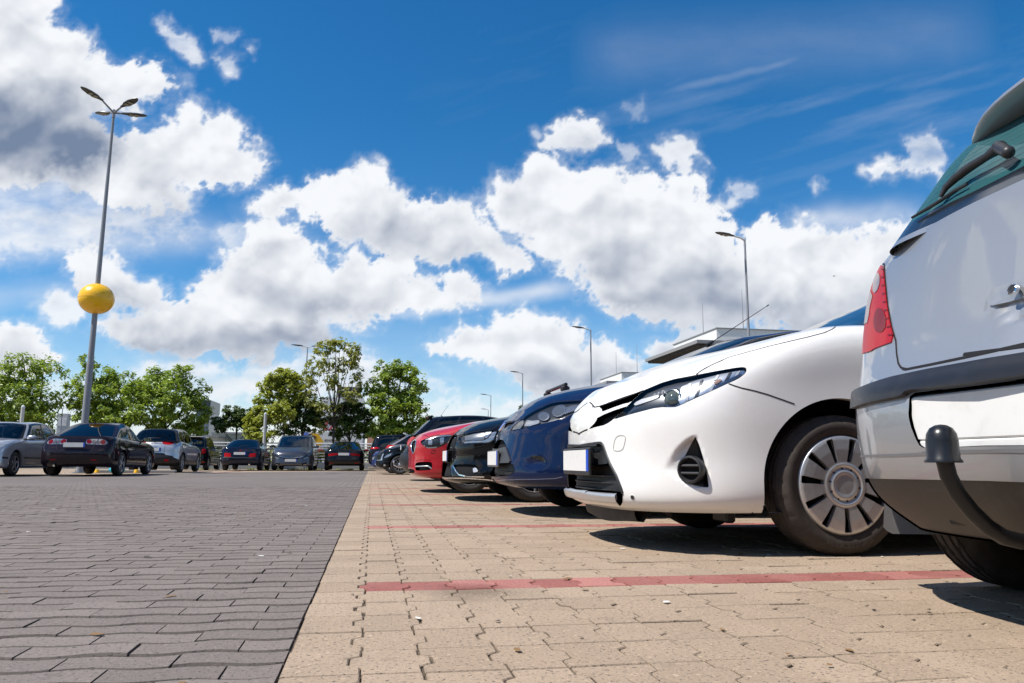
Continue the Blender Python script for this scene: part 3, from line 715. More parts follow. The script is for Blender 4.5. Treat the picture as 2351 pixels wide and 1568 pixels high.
        mid = S.F[len(S.F)//2]; fn = np.cross(S.V[mid[1]]-S.V[mid[0]], S.V[mid[2]]-S.V[mid[0]])
        if fn@N[mid[0]] < 0: S.F = S.F[:, ::-1]
        S = S.joined(S.mirrored()) if both else (S if c.t > 0 else S.mirrored())
        return S
    def seam(c, pts, w=.006, mat=None, which='full', dens=14):
        pts = resample(pts, dens); S = c.ribbon(c.hit(pts, which=which), w, .0015)
        if S is not None: c.extra.append((S, mat or M_GAP))
    def seam_side(c, pts, w=.006, mat=None, which='full', dens=14, h=None):
        """points (x,z) seen from the side"""
        pts = [(x, 3.0, z) for x, z in resample(pts, dens)]; S = c.ribbon(c.hit(pts, which=which, frm=(0, -1, 0)), w, .0015, h=h)
        if S is not None: c.extra.append((S, mat or M_GAP))
    def seam_end(c, pts, end, w=.006, mat=None, which='full', dens=14, h=None):
        """points (y,z) seen from the front (end=1) or the rear (end=-1)"""
        pts = [(end*4.0, y, z) for y, z in resample(pts, dens)]; S = c.ribbon(c.hit(pts, which=which, frm=(-end, 0, 0)), w, .0015, h=h)
        if S is not None: c.extra.append((S, mat or M_GAP))
    def arches(c, r=None, lip=.05):
        r = r or c.s['aw']; s = c.s
        for ax, nm in ((c.fa, 'f'), (c.ra, 'r')):
            zc = s['wr']
            f = lambda V: r-np.hypot(V[:, 0]-ax, (V[:, 2]-zc)*np.where(V[:, 2] < zc, .45, 1.0))
            hole = c.cut('body', f=f, pick=lambda m, n: (m[:, 1] > .45*c.hw) & (m[:, 2] < .95))
            if len(hole.F) == 0: continue
            b = hole.boundary(); keep = (hole.V[b[:, 0], 2] > s['zb']-.0) ; b = b[keep]
            P0, P1 = hole.V[b[:, 0]], hole.V[b[:, 1]]; dn = np.array([0, -lip, 0]); V = np.concatenate([P0, P1, P1+dn, P0+dn]); m = len(b); i = np.arange(m)
            e = P1-P0; n = np.cross(e, dn); n /= np.maximum(np.linalg.norm(n, axis=1, keepdims=True), 1e-9)
            F = np.concatenate([np.stack([i, m+i, 2*m+i], -1), np.stack([i, 2*m+i, 3*m+i], -1)])
            cen = np.array([ax, 0, zc]); sgn = np.sign((n*(cen-P0)*np.array([1, 0, 1])).sum(1).mean())
            if sgn < 0: n = -n
            S = Soup(V, np.concatenate([n]*4), np.zeros((len(V), 2)), F if sgn > 0 else F[:, ::-1]); c.extra.append((S.joined(S.mirrored()), c.s.get('arch_mat') or c.paint))
            # liner inside the arch
            seg = 22; w0, w1 = c.hw-.035, c.hw-.30; RR = r+.012
            for sg in (1, -1):
                mb = MB()
                pr = [(ax+RR*math.cos(a), zc+RR*math.sin(a)) for a in np.linspace(-.25, math.pi+.25, seg)]
                Vv = [(x, sg*w0, z) for x, z in pr]+[(x, sg*w1, z) for x, z in pr]; Ff = [(k, k+1, seg+k+1, seg+k) for k in range(seg-1)]; Ff.append(tuple(range(seg, 2*seg)))
                mb.add(Vv, Ff)
                mb.build('wheel_housing', M_BLACK, c.root, False)
    def underbody(c, z=None):
        s = c.s; z = z or s['zb']+.03; hw = c.hw; mb = MB()
        mb.box(((c.fa+c.ra)/2, 0, z), (s['wb']-2*s['aw']-.04, 2*hw*.90, .06)); mb.box(((c.xf+c.xr)/2, 0, z+.03), (s['L']-.5, 2*hw-.68, .08))
        mb.box((c.fa, 0, .30), (.09, 2*hw-.5, .07)); mb.box((c.ra, 0, .29), (.11, 2*hw-.5, .09))
        mb.build('underbody', M_BLACK, c.root, False)
    def wheels(c, rim, tyre=None, n=4, dy=.015, kinds=None):
        s = c.s
        proto = None
        for ax in (c.fa, c.ra):
            for sg in (1, -1):
                yy = sg*(c.hw-dy)
                if proto is None:
                    w = empty('wheel', (ax, yy, s['wr']), 0 if sg > 0 else math.pi, c.root); rim(w, s['wr'], s['ww']); proto = w
                else:
                    w = copy_tree(proto, c.root); w.location = (ax, yy, s['wr']); w.rotation_euler = (0, 0.4*ax+sg, 0 if sg > 0 else math.pi)
    def interior(c, wheel=True):
        s = c.s; z = s['g_zb'][0]; m = M_SEAT; xw = c.xf-s['g_base'][0]
        for x, ys in ((c.xf-s['g_top'][0]-.45, (.36, -.36)), (c.xf-s['g_top'][0]-1.28, (.36, -.36))):
            if x < c.xf-s['g_rt']-.1: continue
            for y in ys:
                mb = MB(); mb.box((x, y, z-.06), (.12, .46, .34), bev=.05); mb.box((x+.0, y, z+.20), (.09, .25, .17), bev=.04); mb.tube([(x, y-.05, z+.05), (x, y-.05, z+.16)], .008, 6); mb.tube([(x, y+.05, z+.05), (x, y+.05, z+.16)], .008, 6)
                mb.build('seat', m, c.root)
        if wheel:
            mb = MB(); x = c.xf-s['g_top'][0]+.12; ring = [(x+.05*math.sin(a), -.36*c.t*-1+.18*math.cos(a), z+.02+.16*math.sin(a)) for a in np.linspace(0, 2*math.pi, 25)]
            mb.tube(ring, .014, 6, cap=False); mb.build('steering_wheel', M_BLACK, c.root)
    def finish(c, deck=True, mats=None, name='body'):
        """the remaining shell becomes the body"""
        B = c.body
        S = B.joined(B.mirrored()); mats_ = [c.paint]; mi = np.zeros(len(S.F), int)
        if deck and c.s['win']:      # the cabin floor hidden under the windows is dark
            s = c.s; ctr = S.V[S.F].mean(1); b0 = c.xf-s['g_base'][0]; rb = c.xf-s['g_rb']
            dk = (ctr[:, 0] < b0-.16) & (ctr[:, 0] > rb+.1) & (np.abs(ctr[:, 1]) < c.hw*s['g_w'][0]*.90) & (S.N[S.F].mean(1)[:, 2] > .8); mats_.append(M_BLACK); mi[dk] = 1
        for E_, m in c.extra:
            if m not in mats_: mats_.append(m)
            k = len(S.F); S = S.joined(E_); mi = np.concatenate([mi, np.full(len(E_.F), mats_.index(m))])
        mesh_obj(name, S.V, S.F, mats_, c.root, True, mi, S.N)
        if c.gh is not None:
            G = c.gh; G = G.joined(G.mirrored()); mesh_obj('roof', G.V, G.F, [c.s.get('roof_mat') or c.paint], c.root, True, None, G.N)
def resample(pts, per):
    pts = [np.array(p, float) for p in pts]; out = []
    for a, b in zip(pts[:-1], pts[1:]):
        for k in range(per): out.append(tuple(a+(b-a)*k/per))
    out.append(tuple(pts[-1])); return out

# ------------------------------------------------------------------ car materials
def car_paint(name, col, metal=0.0, flake=0.0, rough=.28, dust=.25, coat=1.0, dirt=(.30,.25,.20)):
    m = pbsdf(name, col, .5 if metal < .5 else rough, 0 if metal < .5 else metal, coat if max(col) > .1 else .75, .0 if max(col) < .1 else .35)
    c = mixcol(m, col, tuple(min(1, x*1.25+.004) for x in col), noise(m, 900, 2, .6)) if flake else None
    n = noise(m, 5.5, 6, .68); f = noise(m, 70, 4, .7)
    base = c if c is not None else col
    g = nd(m, 'ShaderNodeNewGeometry'); sep = nd(m, 'ShaderNodeSeparateXYZ'); m.node_tree.links.new(g.outputs['Position'], sep.inputs[0])
    mul = nd(m, 'ShaderNodeMath', operation='MULTIPLY'); m.node_tree.links.new(ramp(m, n, .45, .8), mul.inputs[0]); m.node_tree.links.new(ramp(m, f, .3, .7), mul.inputs[1])
    m2 = nd(m, 'ShaderNodeMath', operation='MULTIPLY'); m.node_tree.links.new(mul.outputs[0], m2.inputs[0]); m2.inputs[1].default_value = dust
    setc(m, mixcol(m, base, dirt, m2.outputs[0]))
    rr = nd(m, 'ShaderNodeMath', operation='MULTIPLY_ADD'); m.node_tree.links.new(mul.outputs[0], rr.inputs[0]); rr.inputs[1].default_value = .25; rr.inputs[2].default_value = .03
    setc(m, rr.outputs[0], 'Coat Roughness')
    return m
def plastic(name, col, rough=.5, grain=0.0, dust=.3):
    m = pbsdf(name, col, rough, spec=.45)
    n = noise(m, 18, 6, .7); setc(m, mixcol(m, col, (.22,.19,.16), mulv(m, ramp(m, n, .5, .9), dust*.5)))
    if grain: bump(m, noise(m, 420, 3, .6), grain, .001)
    return m
def mulv(m, s, v):
    n = nd(m, 'ShaderNodeMath', operation='MULTIPLY'); m.node_tree.links.new(s, n.inputs[0]); n.inputs[1].default_value = v; return n.outputs[0]
def glass(name, tintc, mirror=1.25, rough=.0):
    """window glass: tinted see-through sheet with a mirror film that grows at grazing angles"""
    if name in MATS: return MATS[name]
    m = bpy.data.materials.new(name); m.use_nodes = True; MATS[name] = m; t = m.node_tree; t.nodes.clear()
    tr = nd(m, 'ShaderNodeBsdfTransparent'); tr.inputs[0].default_value = (*tintc, 1); gl = nd(m, 'ShaderNodeBsdfGlossy'); gl.inputs['Roughness'].default_value = rough
    fr = nd(m, 'ShaderNodeFresnel'); fr.inputs[0].default_value = 1.52; mx = nd(m, 'ShaderNodeMixShader'); o = nd(m, 'ShaderNodeOutputMaterial')
    k = nd(m, 'ShaderNodeMath', operation='MULTIPLY_ADD'); t.links.new(fr.outputs[0], k.inputs[0]); k.inputs[1].default_value = mirror; k.inputs[2].default_value = .015; k.use_clamp = True
    t.links.new(k.outputs[0], mx.inputs[0]); t.links.new(tr.outputs[0], mx.inputs[1]); t.links.new(gl.outputs[0], mx.inputs[2]); t.links.new(mx.outputs[0], o.inputs[0])
    return m
M_GAP = pbsdf('shut_line', (.012,.012,.013), .7, spec=.2)
M_BLACK = pbsdf('black_underside', (.010,.010,.011), .8, spec=.2)
M_SEAT = pbsdf('dark_upholstery', (.025,.025,.028), .8, spec=.2)
M_TRIM = plastic('black_trim', (.022,.022,.024), .42, .25)
M_GLOSSBLACK = pbsdf('gloss_black', (.008,.008,.009), .12, coat=.6)
M_CHROME = pbsdf('chrome', (.80,.81,.83), .08, 1.0)
M_SILVERTRIM = pbsdf('silver_trim', (.58,.58,.58), .34, .7, .4)
M_LENS = glass('clear_lens', (.96,.965,.97), .45)
M_GLASS = glass('window_glass', (.30,.36,.36))
M_GLASSD = glass('dark_window_glass', (.05,.055,.06))
M_REDLENS = pbsdf('red_lens', (.36,.004,.008), .3, coat=.15, spec=.1)
M_REDDARK = pbsdf('dark_red_lens', (.15,.003,.006), .3, coat=.15, spec=.1)
M_CLEARLENS = pbsdf('pale_lens', (.62,.62,.62), .15, .3, 1.0)
M_PLATE = plastic('plate_white', (.72,.71,.68), .45, 0, .5)
M_BLUE = pbsdf('plate_blue', (.010,.075,.52), .4)
M_MIRRORBOWL = pbsdf('reflector', (.50,.51,.53), .22, .9)
M_TYRE = plastic('tyre_rubber', (.030,.027,.025), .75, .3, .35)
M_ALLOY = pbsdf('alloy', (.46,.465,.475), .30, .75, .5)
M_ALLOYD = pbsdf('dark_alloy', (.20,.20,.21), .32, .7, .4)
M_BRAKE = pbsdf('brake_disc', (.05,.047,.045), .5, .6)
GAPS = {}

def headlamp(c, poly, subs=(), name='headlight', depth=.02, bowl=None, rim=True, both=True, which='body', face=True, lens=None):
    """lens let into the body over a bowl with reflectors; subs: (name, outline in picture pixels, material, depth)"""
    P = c.cut(which, poly, face=face); full = P
    if len(P.F) == 0: return []
    mode = 'both' if both else 'one'
    lo = c.part(name, P, lens or M_LENS, mode, .001)
    sgs = (1, -1) if both else (1,)
    for o, sg in zip(lo, sgs):
        def put(nm, S, mat, off, wall):
            if len(S.F) == 0: return
            S2 = shifted(S, off, 0, wall); S2 = S2 if sg*c.t > 0 else S2.mirrored(); mesh_obj(nm, S2.V, S2.F, mat, o, True, None, S2.N)
        put('lamp_bowl', P, bowl or M_BOWL, -depth, 0)
        for nm, pl, mat, off in subs:
            S = clip(P, c.fpx(pl)(P.V), c.fpx(pl))[0]; put(nm, S, mat, -off, -depth)
    return lo
def ell(cx, cy, rx, ry=None, n=20, rot=0.0):
    ry = ry or rx; return [(cx+rx*math.cos(t)*math.cos(rot)-ry*math.sin(t)*math.sin(rot), cy+rx*math.cos(t)*math.sin(rot)+ry*math.sin(t)*math.cos(rot)) for t in np.linspace(0, 2*math.pi, n, endpoint=False)]
def mirrors(c, x, z, mat=None, y=None):
    y = y or c.hw*.97+.10
    for sg in (1, -1):
        mb = MB(); mb.ico((0, 0, 0), (.075, .125, .078), 3); V = []
        for v in mb.V: V.append((max(v[0], -.045)*1.0, v[1], max(min(v[2], .065), -.06)))
        mb.V = V; o = mb.build('wing_mirror', mat or c.paint, c.root, True, 40); o.location = (x, sg*y, z); o.rotation_euler = (0, 0, -.15*sg)
        g = MB().box((-.0475, 0, 0), (.004, .18, .10), bev=.001).build('mirror_glass', M_CHROME, o); a = MB().tube([(.01, -sg*.10, -.03), (.02, -sg*.20, -.05)], .028, 8).build('mirror_arm', M_TRIM, o)
def handles(c, xs, z, mat=None):
    for x in xs:
        h_ = c.hit([(x, 3.0, z)], which='full', frm=(0, -1, 0))
        if not h_: continue
        y = h_[0][0][1]
        for sg in (1, -1): MB().tube([(x-.085, sg*(y-.005), z), (x-.06, sg*(y+.028), z+.004), (x+.06, sg*(y+.028), z+.004), (x+.085, sg*(y-.005), z)], .012, 8).build('door_handle', mat or c.paint, c.root)
def glazing(c, ws=(1.93,.10), side=((2.10,3.4),(3.5,4.55),(4.66,5.5)), rear=(6.25,.14,1.85), gs=None, gw=None, gr=None, trim=True, vs=(.13,1.86)):
    if trim:     # black seal round the side windows
        for a, b in (((side[0][0]-.09), side[-1][1]+.09),):
            S = c.cut_uv('gh', a, b, vs[0]-.10, vs[1]+.06)
            W = S
            for u0, u1 in side:
                i, o = clip(W, np.minimum(np.minimum(W.U[:, 0]-u0, u1-W.U[:, 0]), np.minimum(W.U[:, 1]-vs[0], vs[1]-W.U[:, 1]))); c.part('side_window', i, gs or M_GLASS, 'both', -.003); W = o
            c.part('window_seal', W, c.s.get('seal') or M_GLOSSBLACK, 'both', 0)
    if ws: c.part('windscreen', c.cut_uv('gh', -1, ws[0], ws[1], 1.93), gw or M_GLASS, 'join', -.002)
    if rear: c.part('rear_window', c.cut_uv('gh', rear[0], 9, rear[1], rear[2]), gr or M_GLASSD, 'join', -.002)
def doors(c, xs, z0=.30, z1=None, dip=.02):
    for x in xs: c.seam_side([(x, z0), (x+dip, .6), (x-.0, z1 or c.s['g_zb'][0]-.06)], .007)
    if len(xs) > 1: c.seam_side([(xs[0], z0+.0), (xs[-1], z0+.0)], .007)
M_BOWL = pbsdf('lamp_bowl', (.05,.053,.058), .3, .4)
def aerial(c, x, z, l=.42, lean=-.9, y=0.0):
    mb = MB(); mb.tube([(x+.05, y, z-.01), (x-.02, y, z+.03)], [.018, .010], 8); mb.tube([(x-.02, y, z+.03), (x-.02+l*math.sin(lean), y, z+.03+l*math.cos(lean))], [.0045, .003], 6); mb.tube([(x-.02+l*.96*math.sin(lean), y, z+.03+l*.96*math.cos(lean)), (x-.02+l*math.sin(lean), y, z+.03+l*math.cos(lean))], .0055, 6); mb.build('aerial', M_TRIM, c.root)

# ------------------------------------------------------------------ wheels: hub face at y = 0, outside towards +y
def tyre(parent, R_, w, rim_r, n=96, tread=False, mat=None, letters=None):
    """tyre with rounded shoulders; tread: grooves and blocks cut into the running surface"""
    s = R_-rim_r
    half = [(rim_r-.004, -.018), (rim_r+.006, -.006), (rim_r+.18*s, .000), (rim_r+.30*s, .0015), (rim_r+.33*s, .003), (rim_r+.52*s, .0022), (rim_r+.62*s, -.001), (R_-.028, -.008), (R_-.018, -.014), (R_-.009, -.024), (R_-.004, -.034)]
    tr = []
    if tread:
        ys = np.linspace(-.036, -w+.036, 33)
        gro = [w*.24, w*.41, w*.59, w*.76]
        for y in ys: tr.append((R_-.0005-(.007 if min(abs(-y-g) for g in gro) < .005 else 0)-.004*((-y-w/2)/(w/2))**4, y))
    else:
        tr = [(R_-.001, -.05), (R_-.001, -w*.30), (R_-.007, -w*.31), (R_-.007, -w*.34), (R_, -w*.35), (R_, -w*.65), (R_-.007, -w*.66), (R_-.007, -w*.69), (R_-.001, -w*.7), (R_-.001, -w+.05)]
    prof = half+tr+[(r_, -w-h) for r_, h in half[::-1]]
    prof = np.array(prof); m = len(prof)
    a = np.linspace(0, 2*np.pi, n, endpoint=False); RR = np.repeat(prof[:, 0][None], n, 0).copy(); HH = np.repeat(prof[:, 1][None], n, 0)
    if tread:
        h0 = len(half)-4; ph = np.arange(n)
        for k in range(h0, m-h0):
            y = prof[k, 1]; sk = int(round(abs(y+w/2)*55))
            cutl = ((ph+sk) % 6) == 0
            if abs(y+w/2) > .012: RR[cutl, k] -= .0065 if abs(y+w/2) > w*.1 else .003
    V = np.stack([RR*np.cos(a)[:, None], HH, RR*np.sin(a)[:, None]], -1).reshape(-1, 3); idx = np.arange(n*m).reshape(n, m); nx = np.roll(idx, -1, 0)
    F = np.stack([idx[:, :-1].ravel(), idx[:, 1:].ravel(), nx[:, 1:].ravel(), nx[:, :-1].ravel()], -1)
    o = mesh_obj('tyre', V, F, mat or M_TYRE, parent, True, None, None, 38); return o
def rim_back(parent, rim_r, w):
    mb = MB(); mb.lathe([(rim_r-.002, -.016), (rim_r-.014, -.012), (rim_r-.02, -.05), (rim_r-.022, -w+.03)], axis='y', n=48, mi=0); mb.lathe([(0.0, -.075), (rim_r-.02, -.078)], axis='y', n=48, mi=1)
    mb.lathe([(.075, -.05), (rim_r*.72, -.052), (rim_r*.72, -.072)], axis='y', n=40, mi=2)
    return mb
def spokes(n=5, kind='five', mat=None, rim_k=.66, twin=False, hub=.07, wid=(.052, .062), double=None):
    def make(parent, R_, w):
        rr = R_*rim_k; tyre(parent, R_, w, rr, 72)
        mb = rim_back(parent, rr, w); mb.lathe([(rr-.001, -.014), (rr-.003, -.006), (rr-.012, -.006), (rr-.016, -.016)], axis='y', n=56, mi=3)
        for k in range(n):
            a0 = 2*math.pi*k/n+.3
            for da in ((-double, double) if double else (0,)):
                pts = []; wi, wo = wid
                for r_, ww, h in ((hub*.5, wi*.9, -.020), (hub*1.2, wi, -.016), (rr*.6, (wi+wo)/2*.82, -.014), (rr-.010, wo, -.012)):
                    sh = da*(r_/rr if not twin else 1); a = a0+sh
                    ca, sa = math.cos(a), math.sin(a); ta, tb = -sa, ca
                    pts.append([(r_*ca+ta*ww/2, h-.028, r_*sa+tb*ww/2), (r_*ca+ta*ww/2*.92, h-.006, r_*sa+tb*ww/2*.92), (r_*ca+ta*ww/2*.6, h, r_*sa+tb*ww/2*.6),
                                (r_*ca-ta*ww/2*.6, h, r_*sa-tb*ww/2*.6), (r_*ca-ta*ww/2*.92, h-.006, r_*sa-tb*ww/2*.92), (r_*ca-ta*ww/2, h-.028, r_*sa-tb*ww/2)])
                V = [p for q in pts for p in q]; Fs = []
                for i in range(len(pts)-1):
                    for j in range(5): Fs.append((i*6+j, (i+1)*6+j, (i+1)*6+j+1, i*6+j+1))
                mb.add(V, Fs, 3)
        mb.lathe([(hub, -.04), (hub, -.018), (hub*.86, -.013), (hub*.5, -.012), (hub*.45, -.009), (.0001, -.008)], axis='y', n=32, mi=3)
        for k in range(5):
            a = 2*math.pi*k/5+.6; mb.lathe([(.008, -.014), (.008, -.006), (.0001, -.005)], (hub*.72*math.cos(a), 0, hub*.72*math.sin(a)), 'y', 8, 0)
        mb.build('rim', [M_BRAKE, M_BLACK, M_BRAKE, mat or M_ALLOY], parent, True, 30)
    return make

# ================================================================== WHITE HATCHBACK, nose towards the lane
def dent(c, poly, depth, soft, which='body', grow=None):
    """press a hollow into the shell inside an outline (picture pixels)"""
    S = getattr(c, which); ok = c.fcam(S) > -1; d = poly_sd(c.px(S.V), poly); t = np.clip(d/soft, 0, 1); t = t*t*(3-2*t); t[~ok] = 0
    if grow is not None: t *= np.clip(((c.px(S.V)-np.array(grow[0]))@(np.array(grow[1])-np.array(grow[0])))/np.sum((np.array(grow[1])-np.array(grow[0]))**2), 0, 1)
    V = S.V-S.N*(depth*t)[:, None]; m = np.zeros_like(V); fn = np.cross(V[S.F[:, 1]]-V[S.F[:, 0]], V[S.F[:, 2]]-V[S.F[:, 0]])
    for k in range(3): np.add.at(m, S.F[:, k], fn)
    m /= np.maximum(np.linalg.norm(m, axis=1, keepdims=True), 1e-12); near = d > -soft*.3
    N = S.N.copy(); N[near] = m[near]; setattr(c, which, Soup(V, N, S.U, S.F))
def disc_at(c, name, p, r_, mats, prof, parent=None, which='full', both=True, n=40, tilt=None):
    """a turned piece (profile of radius, height, material) standing on the shell at a picture point"""
    q, nrm = c.hit([p], which=which)[0]
    if tilt is not None: nrm = np.array(tilt, float); nrm /= np.linalg.norm(nrm)
    objs = []
    for sg in ((1, -1) if both else (c.t,)):
        mb = MB()
        for k in range(len(prof)-1): mb.lathe([(prof[k][0]*r_, prof[k][1]), (prof[k+1][0]*r_, prof[k+1][1])], (0,0,0), 'z', n, prof[k][2] if len(prof[k]) > 2 else 0)
        rot = Vector((nrm[0], nrm[1]*sg, nrm[2])).to_track_quat('Z', 'Y').to_matrix(); V = [rot@Vector(v)+Vector((q[0], q[1]*sg, q[2])) for v in mb.V]
        bm_ = bmesh.new(); 
        o = mesh_obj(name, V, mb.F, mats, parent or c.root, True, mb.I); me = o.data
        bm_.from_mesh(me); bmesh.ops.remove_doubles(bm_, verts=bm_.verts, dist=1e-5); bm_.to_mesh(me); bm_.free(); me.set_sharp_from_angle(angle=R(32)); objs.append(o)
    return objs
def plate(c, x, z, w=.52, h=.114, end=1, holder=True, band=1, name='number_plate', ctr=0.0, tilt=0.0, frame_h=.128, fm=None):
    """number plate square to the car's axis; band: side (local y) of the blue strip"""
    p = MB(); d = .012*end; x0 = x
    p.box((0, 0, 0), (.016, w+.018, frame_h), 0, bev=.004); 
    b = c.t*band; bw = .042
    ys = (-w/2*b, (w/2-bw)*b); ys = sorted(ys); p.box((end*.0085, (ys[0]+ys[1])/2, .005), (.003, ys[1]-ys[0], h), 1)
    y2 = sorted(((w/2-bw)*b, w/2*b)); p.box((end*.0085, (y2[0]+y2[1])/2, .005), (.003, y2[1]-y2[0]-.0004, h), 2)
    o = p.build(name, [fm or M_TRIM, M_PLATE, M_BLUE], c.root, True, 30); o.location = (x0, ctr, z); o.rotation_euler = (0, tilt, 0); return o
def white_car():
    ZA, ZB, ZC = zoomed(2200,1400,2.1771), zoomed(2200,1150,1.3879), zoomed(2900,1450,1.96)
    paint = car_paint('white_paint', (.80,.785,.755), dust=.18, rough=.35, dirt=(.42,.36,.28))
    spec = dict(L=4.31, W=1.76, wb=2.6, fo=1.01, wr=.318, ww=.205, aw=.392, zb=.19,
        nose=[(.07,.185),(-.002,.235),(.0,.40),(.002,.56),(.032,.70),(.12,.80)],
        side=[(.945,.20),(.985,.27),(1.0,.45),(1.0,.64),(.985,.86),(.93,1.09)], rise=.13,
        fcor=(.062,.262,.51), fw=(.53,.815,.955), fwt=(1,1,1,1.0,.985,.955),
        hood=[(0,.70),(.11,.80),(.33,.902),(.57,.985),(.87,1.058),(1.22,1.115)],
        g_base=(1.10,.05), g_top=(2.05,), g_rt=3.72, g_rb=4.17, g_zb=(1.06,1.17), g_roof=(1.46,1.50,1.46), g_w=(.885,.70,.62), g_aw=.04)
    c = Car('white_hatchback', 'white hatchback parked nose out beside the silver estate, ten-slot silver wheel cover', 3.41, 4.12, math.pi, spec, paint, 'cars parked along the tan stalls', 1, 'car', 2.0)
    gloss = M_BLACK
    # hollows pressed into the bumper: fog lamp scoop
    scoop = ZA([(1000,1030),(1035,945),(1100,850),(1190,775),(1262,738),(1300,820),(1340,950),(1370,1085),(1388,1200),(1300,1192),(1200,1160),(1100,1100),(1035,1060)])
    dent(c, scoop, .045, 12, grow=(ZA([(1000,960)])[0], ZA([(1230,1010)])[0]))
    # grille: two black slots between badge and lamp
    for poly in ([(428,494),(440,484),(520,452),(640,408),(815,350),(705,455),(640,470),(540,505),(455,538),(450,515)], [(326,694),(352,672),(384,640),(404,612),(410,592),(470,560),(560,524),(672,487),(545,610),(500,640),(465,656),(395,672)]):
        c.part('grille', c.cut('body', ZA(poly)), M_BLACK, 'both', -.035, 0.0)
    # headlamp
    lampo = smooth_poly(ZB([(350,734),(420,665),(520,570),(650,515),(810,485),(950,458),(1060,440),(1090,444),(1092,462),(1080,482),(1045,508),(990,532),(900,574),(800,618),(712,660),(690,666),(600,664),(500,690),(420,712)]), 1, (0, 2))
    cen = np.mean(lampo, 0)
    lamp_in = [tuple(np.array(p)+(cen-np.array(p))/np.linalg.norm(cen-np.array(p))*2.2) for p in lampo]
    rimp = c.cut('body', lampo); c.rimp = rimp
    inner, ring_ = clip(rimp, c.fpx(lamp_in)(rimp.V), c.fpx(lamp_in))
    lens = c.part('headlight', inner, M_LENS, 'both', .0005)
    bowl_mat = pbsdf('lamp_housing', (.075,.08,.088), .25, .6)
    c.part('headlight_surround', ring_, M_TRIM, 'both', -.003, 0)
    reg = lambda pts: clip(inner, c.fpx(ZB(pts))(inner.V), c.fpx(ZB(pts)))[0]
    chrome = pbsdf('lamp_chrome', (.60,.62,.65), .22, .85); dimc = pbsdf('lamp_chrome_dim', (.20,.215,.24), .2, .8); pale = pbsdf('lamp_pale', (.70,.71,.72), .2, .2, .6); amber = pbsdf('lamp_amber', (.42,.27,.20), .2, .4, .6)
    for lo, sd_ in zip(lens, (1, -1)):
        def sub(name, S, mat, off, wall=None):
            if len(S.F) == 0: return
            S2 = shifted(S, off, 0, wall) if wall is not None else Soup(S.V+S.N*off, S.N, S.U, S.F)
            if sd_ < 0: S2 = S2.mirrored()
            mesh_obj(name, S2.V, S2.F, mat, lo, True, None, S2.N)
        sub('lamp_bowl', inner, dimc, -.020, 0)
        sub('reflector', reg([(705,615),(725,540),(800,505),(940,470),(1078,446),(1086,470),(960,540),(800,616),(725,656)]), chrome, -.013, -.02)
        sub('light_guide', reg([(455,636),(500,612),(590,588),(606,598),(560,618),(462,650)]), pale, -.012, -.02)
        sub('inner_panel', reg([(430,690),(560,612),(620,600),(640,655),(520,680),(430,705)]), bowl_mat, -.016, -.02)
        for k, (x0, y0, x1, y1, w) in enumerate(((748,650,775,520,9),(800,622,842,500,8),(880,585,930,475,8),(960,545,1000,462,8),(1020,508,1050,452,7))):
            sub('lamp_rib', reg([(x0-w,y0),(x1-w,y1),(x1+w,y1),(x0+w,y0)]), bowl_mat if k % 2 else pale, -.010, -.013)
        sub('indicator', reg([(900,548),(1000,500),(1060,470),(1070,482),(1010,515),(910,562)]), dimc, -.009, -.013)
        sub('side_lamp', reg([(905,520),(940,498),(955,510),(920,534)]), amber, -.0085, -.012)
    q, nr = [(h_[0], h_[1]) for h_ in c.hit(ZB([(668,604)]), which='full')][0]
    ax = np.array([.80,.50,.10]); ax /= np.linalg.norm(ax)
    for lo, sg in zip(lens, (1, -1)):
        mb = MB(); mb.lathe([(.058,-.03),(.060,.0),(.055,.012),(.048,.014)], n=36, mi=0); mb.lathe([(.047,.010),(.040,.022),(.026,.032),(.012,.037),(.0005,.038)], n=36, mi=1)
        rot = Vector((ax[0], ax[1]*sg, ax[2])).to_track_quat('Z', 'Y').to_matrix(); pc = q-nr*.040; pc = Vector((pc[0], pc[1]*sg, pc[2]))
        mesh_obj('projector', [rot@Vector(v)+pc for v in mb.V], mb.F, [M_MIRRORBOWL, pbsdf('lamp_glass', (.16,.18,.15), .03, .35, 1.0)], lo, True, mb.I)
        mb = MB(); pl = Vector(c.hit(ZB([(545,600)]), which='full')[0][0]-np.array([.03,0,0])); 
        for k in range(3): mb.box((pl[0]-.012*k-.005, (pl[1]+.022*k)*sg, pl[2]+.006*k), (.014,.014,.02), bev=.003)
        mb.build('daylight_lamp', M_CLEARLENS, lo)
    # lower opening with its mesh, number plate bracket and bars
    opening = ZA([(40,858),(180,845),(330,818),(420,806),(446,808),(464,828),(492,910),(522,985),(580,1095),(622,1205),(633,1250),(630,1330),(612,1360),(588,1330),(584,1262),(540,1250),(400,1236),(215,1208),(40,1215)])
    c.part('plate_panel', c.cut('body', ZA([(40,866),(330,824),(420,812),(443,814),(461,832),(489,914),(513,976),(500,991),(380,1000),(40,1012)])), M_TRIM, 'join', -.016, .002)
    c.part('lower_grille', c.cut('body', opening), pbsdf('black_mesh', (.014,.014,.015), .55), 'join', -.06, .003)
    frame_ = c.hit(resample(ZA([(120,852),(180,846),(330,820),(420,808),(446,810),(464,830),(492,912),(522,987),(580,1097),(622,1207),(634,1250)]), 5), which='full')
    c.extra.append((c.ribbon(frame_, .014, h=.006), M_TRIM))
    lp = c.ribbon(c.hit(resample(ZA([(182,1240),(250,1256),(330,1269),(420,1280),(500,1288),(560,1292),(592,1293)]), 4), which='full'), .050, h=.017)
    if lp is not None: mesh_obj('bumper_lip', lp.V, lp.F, [M_SILVERTRIM], c.root, True, None, lp.N)
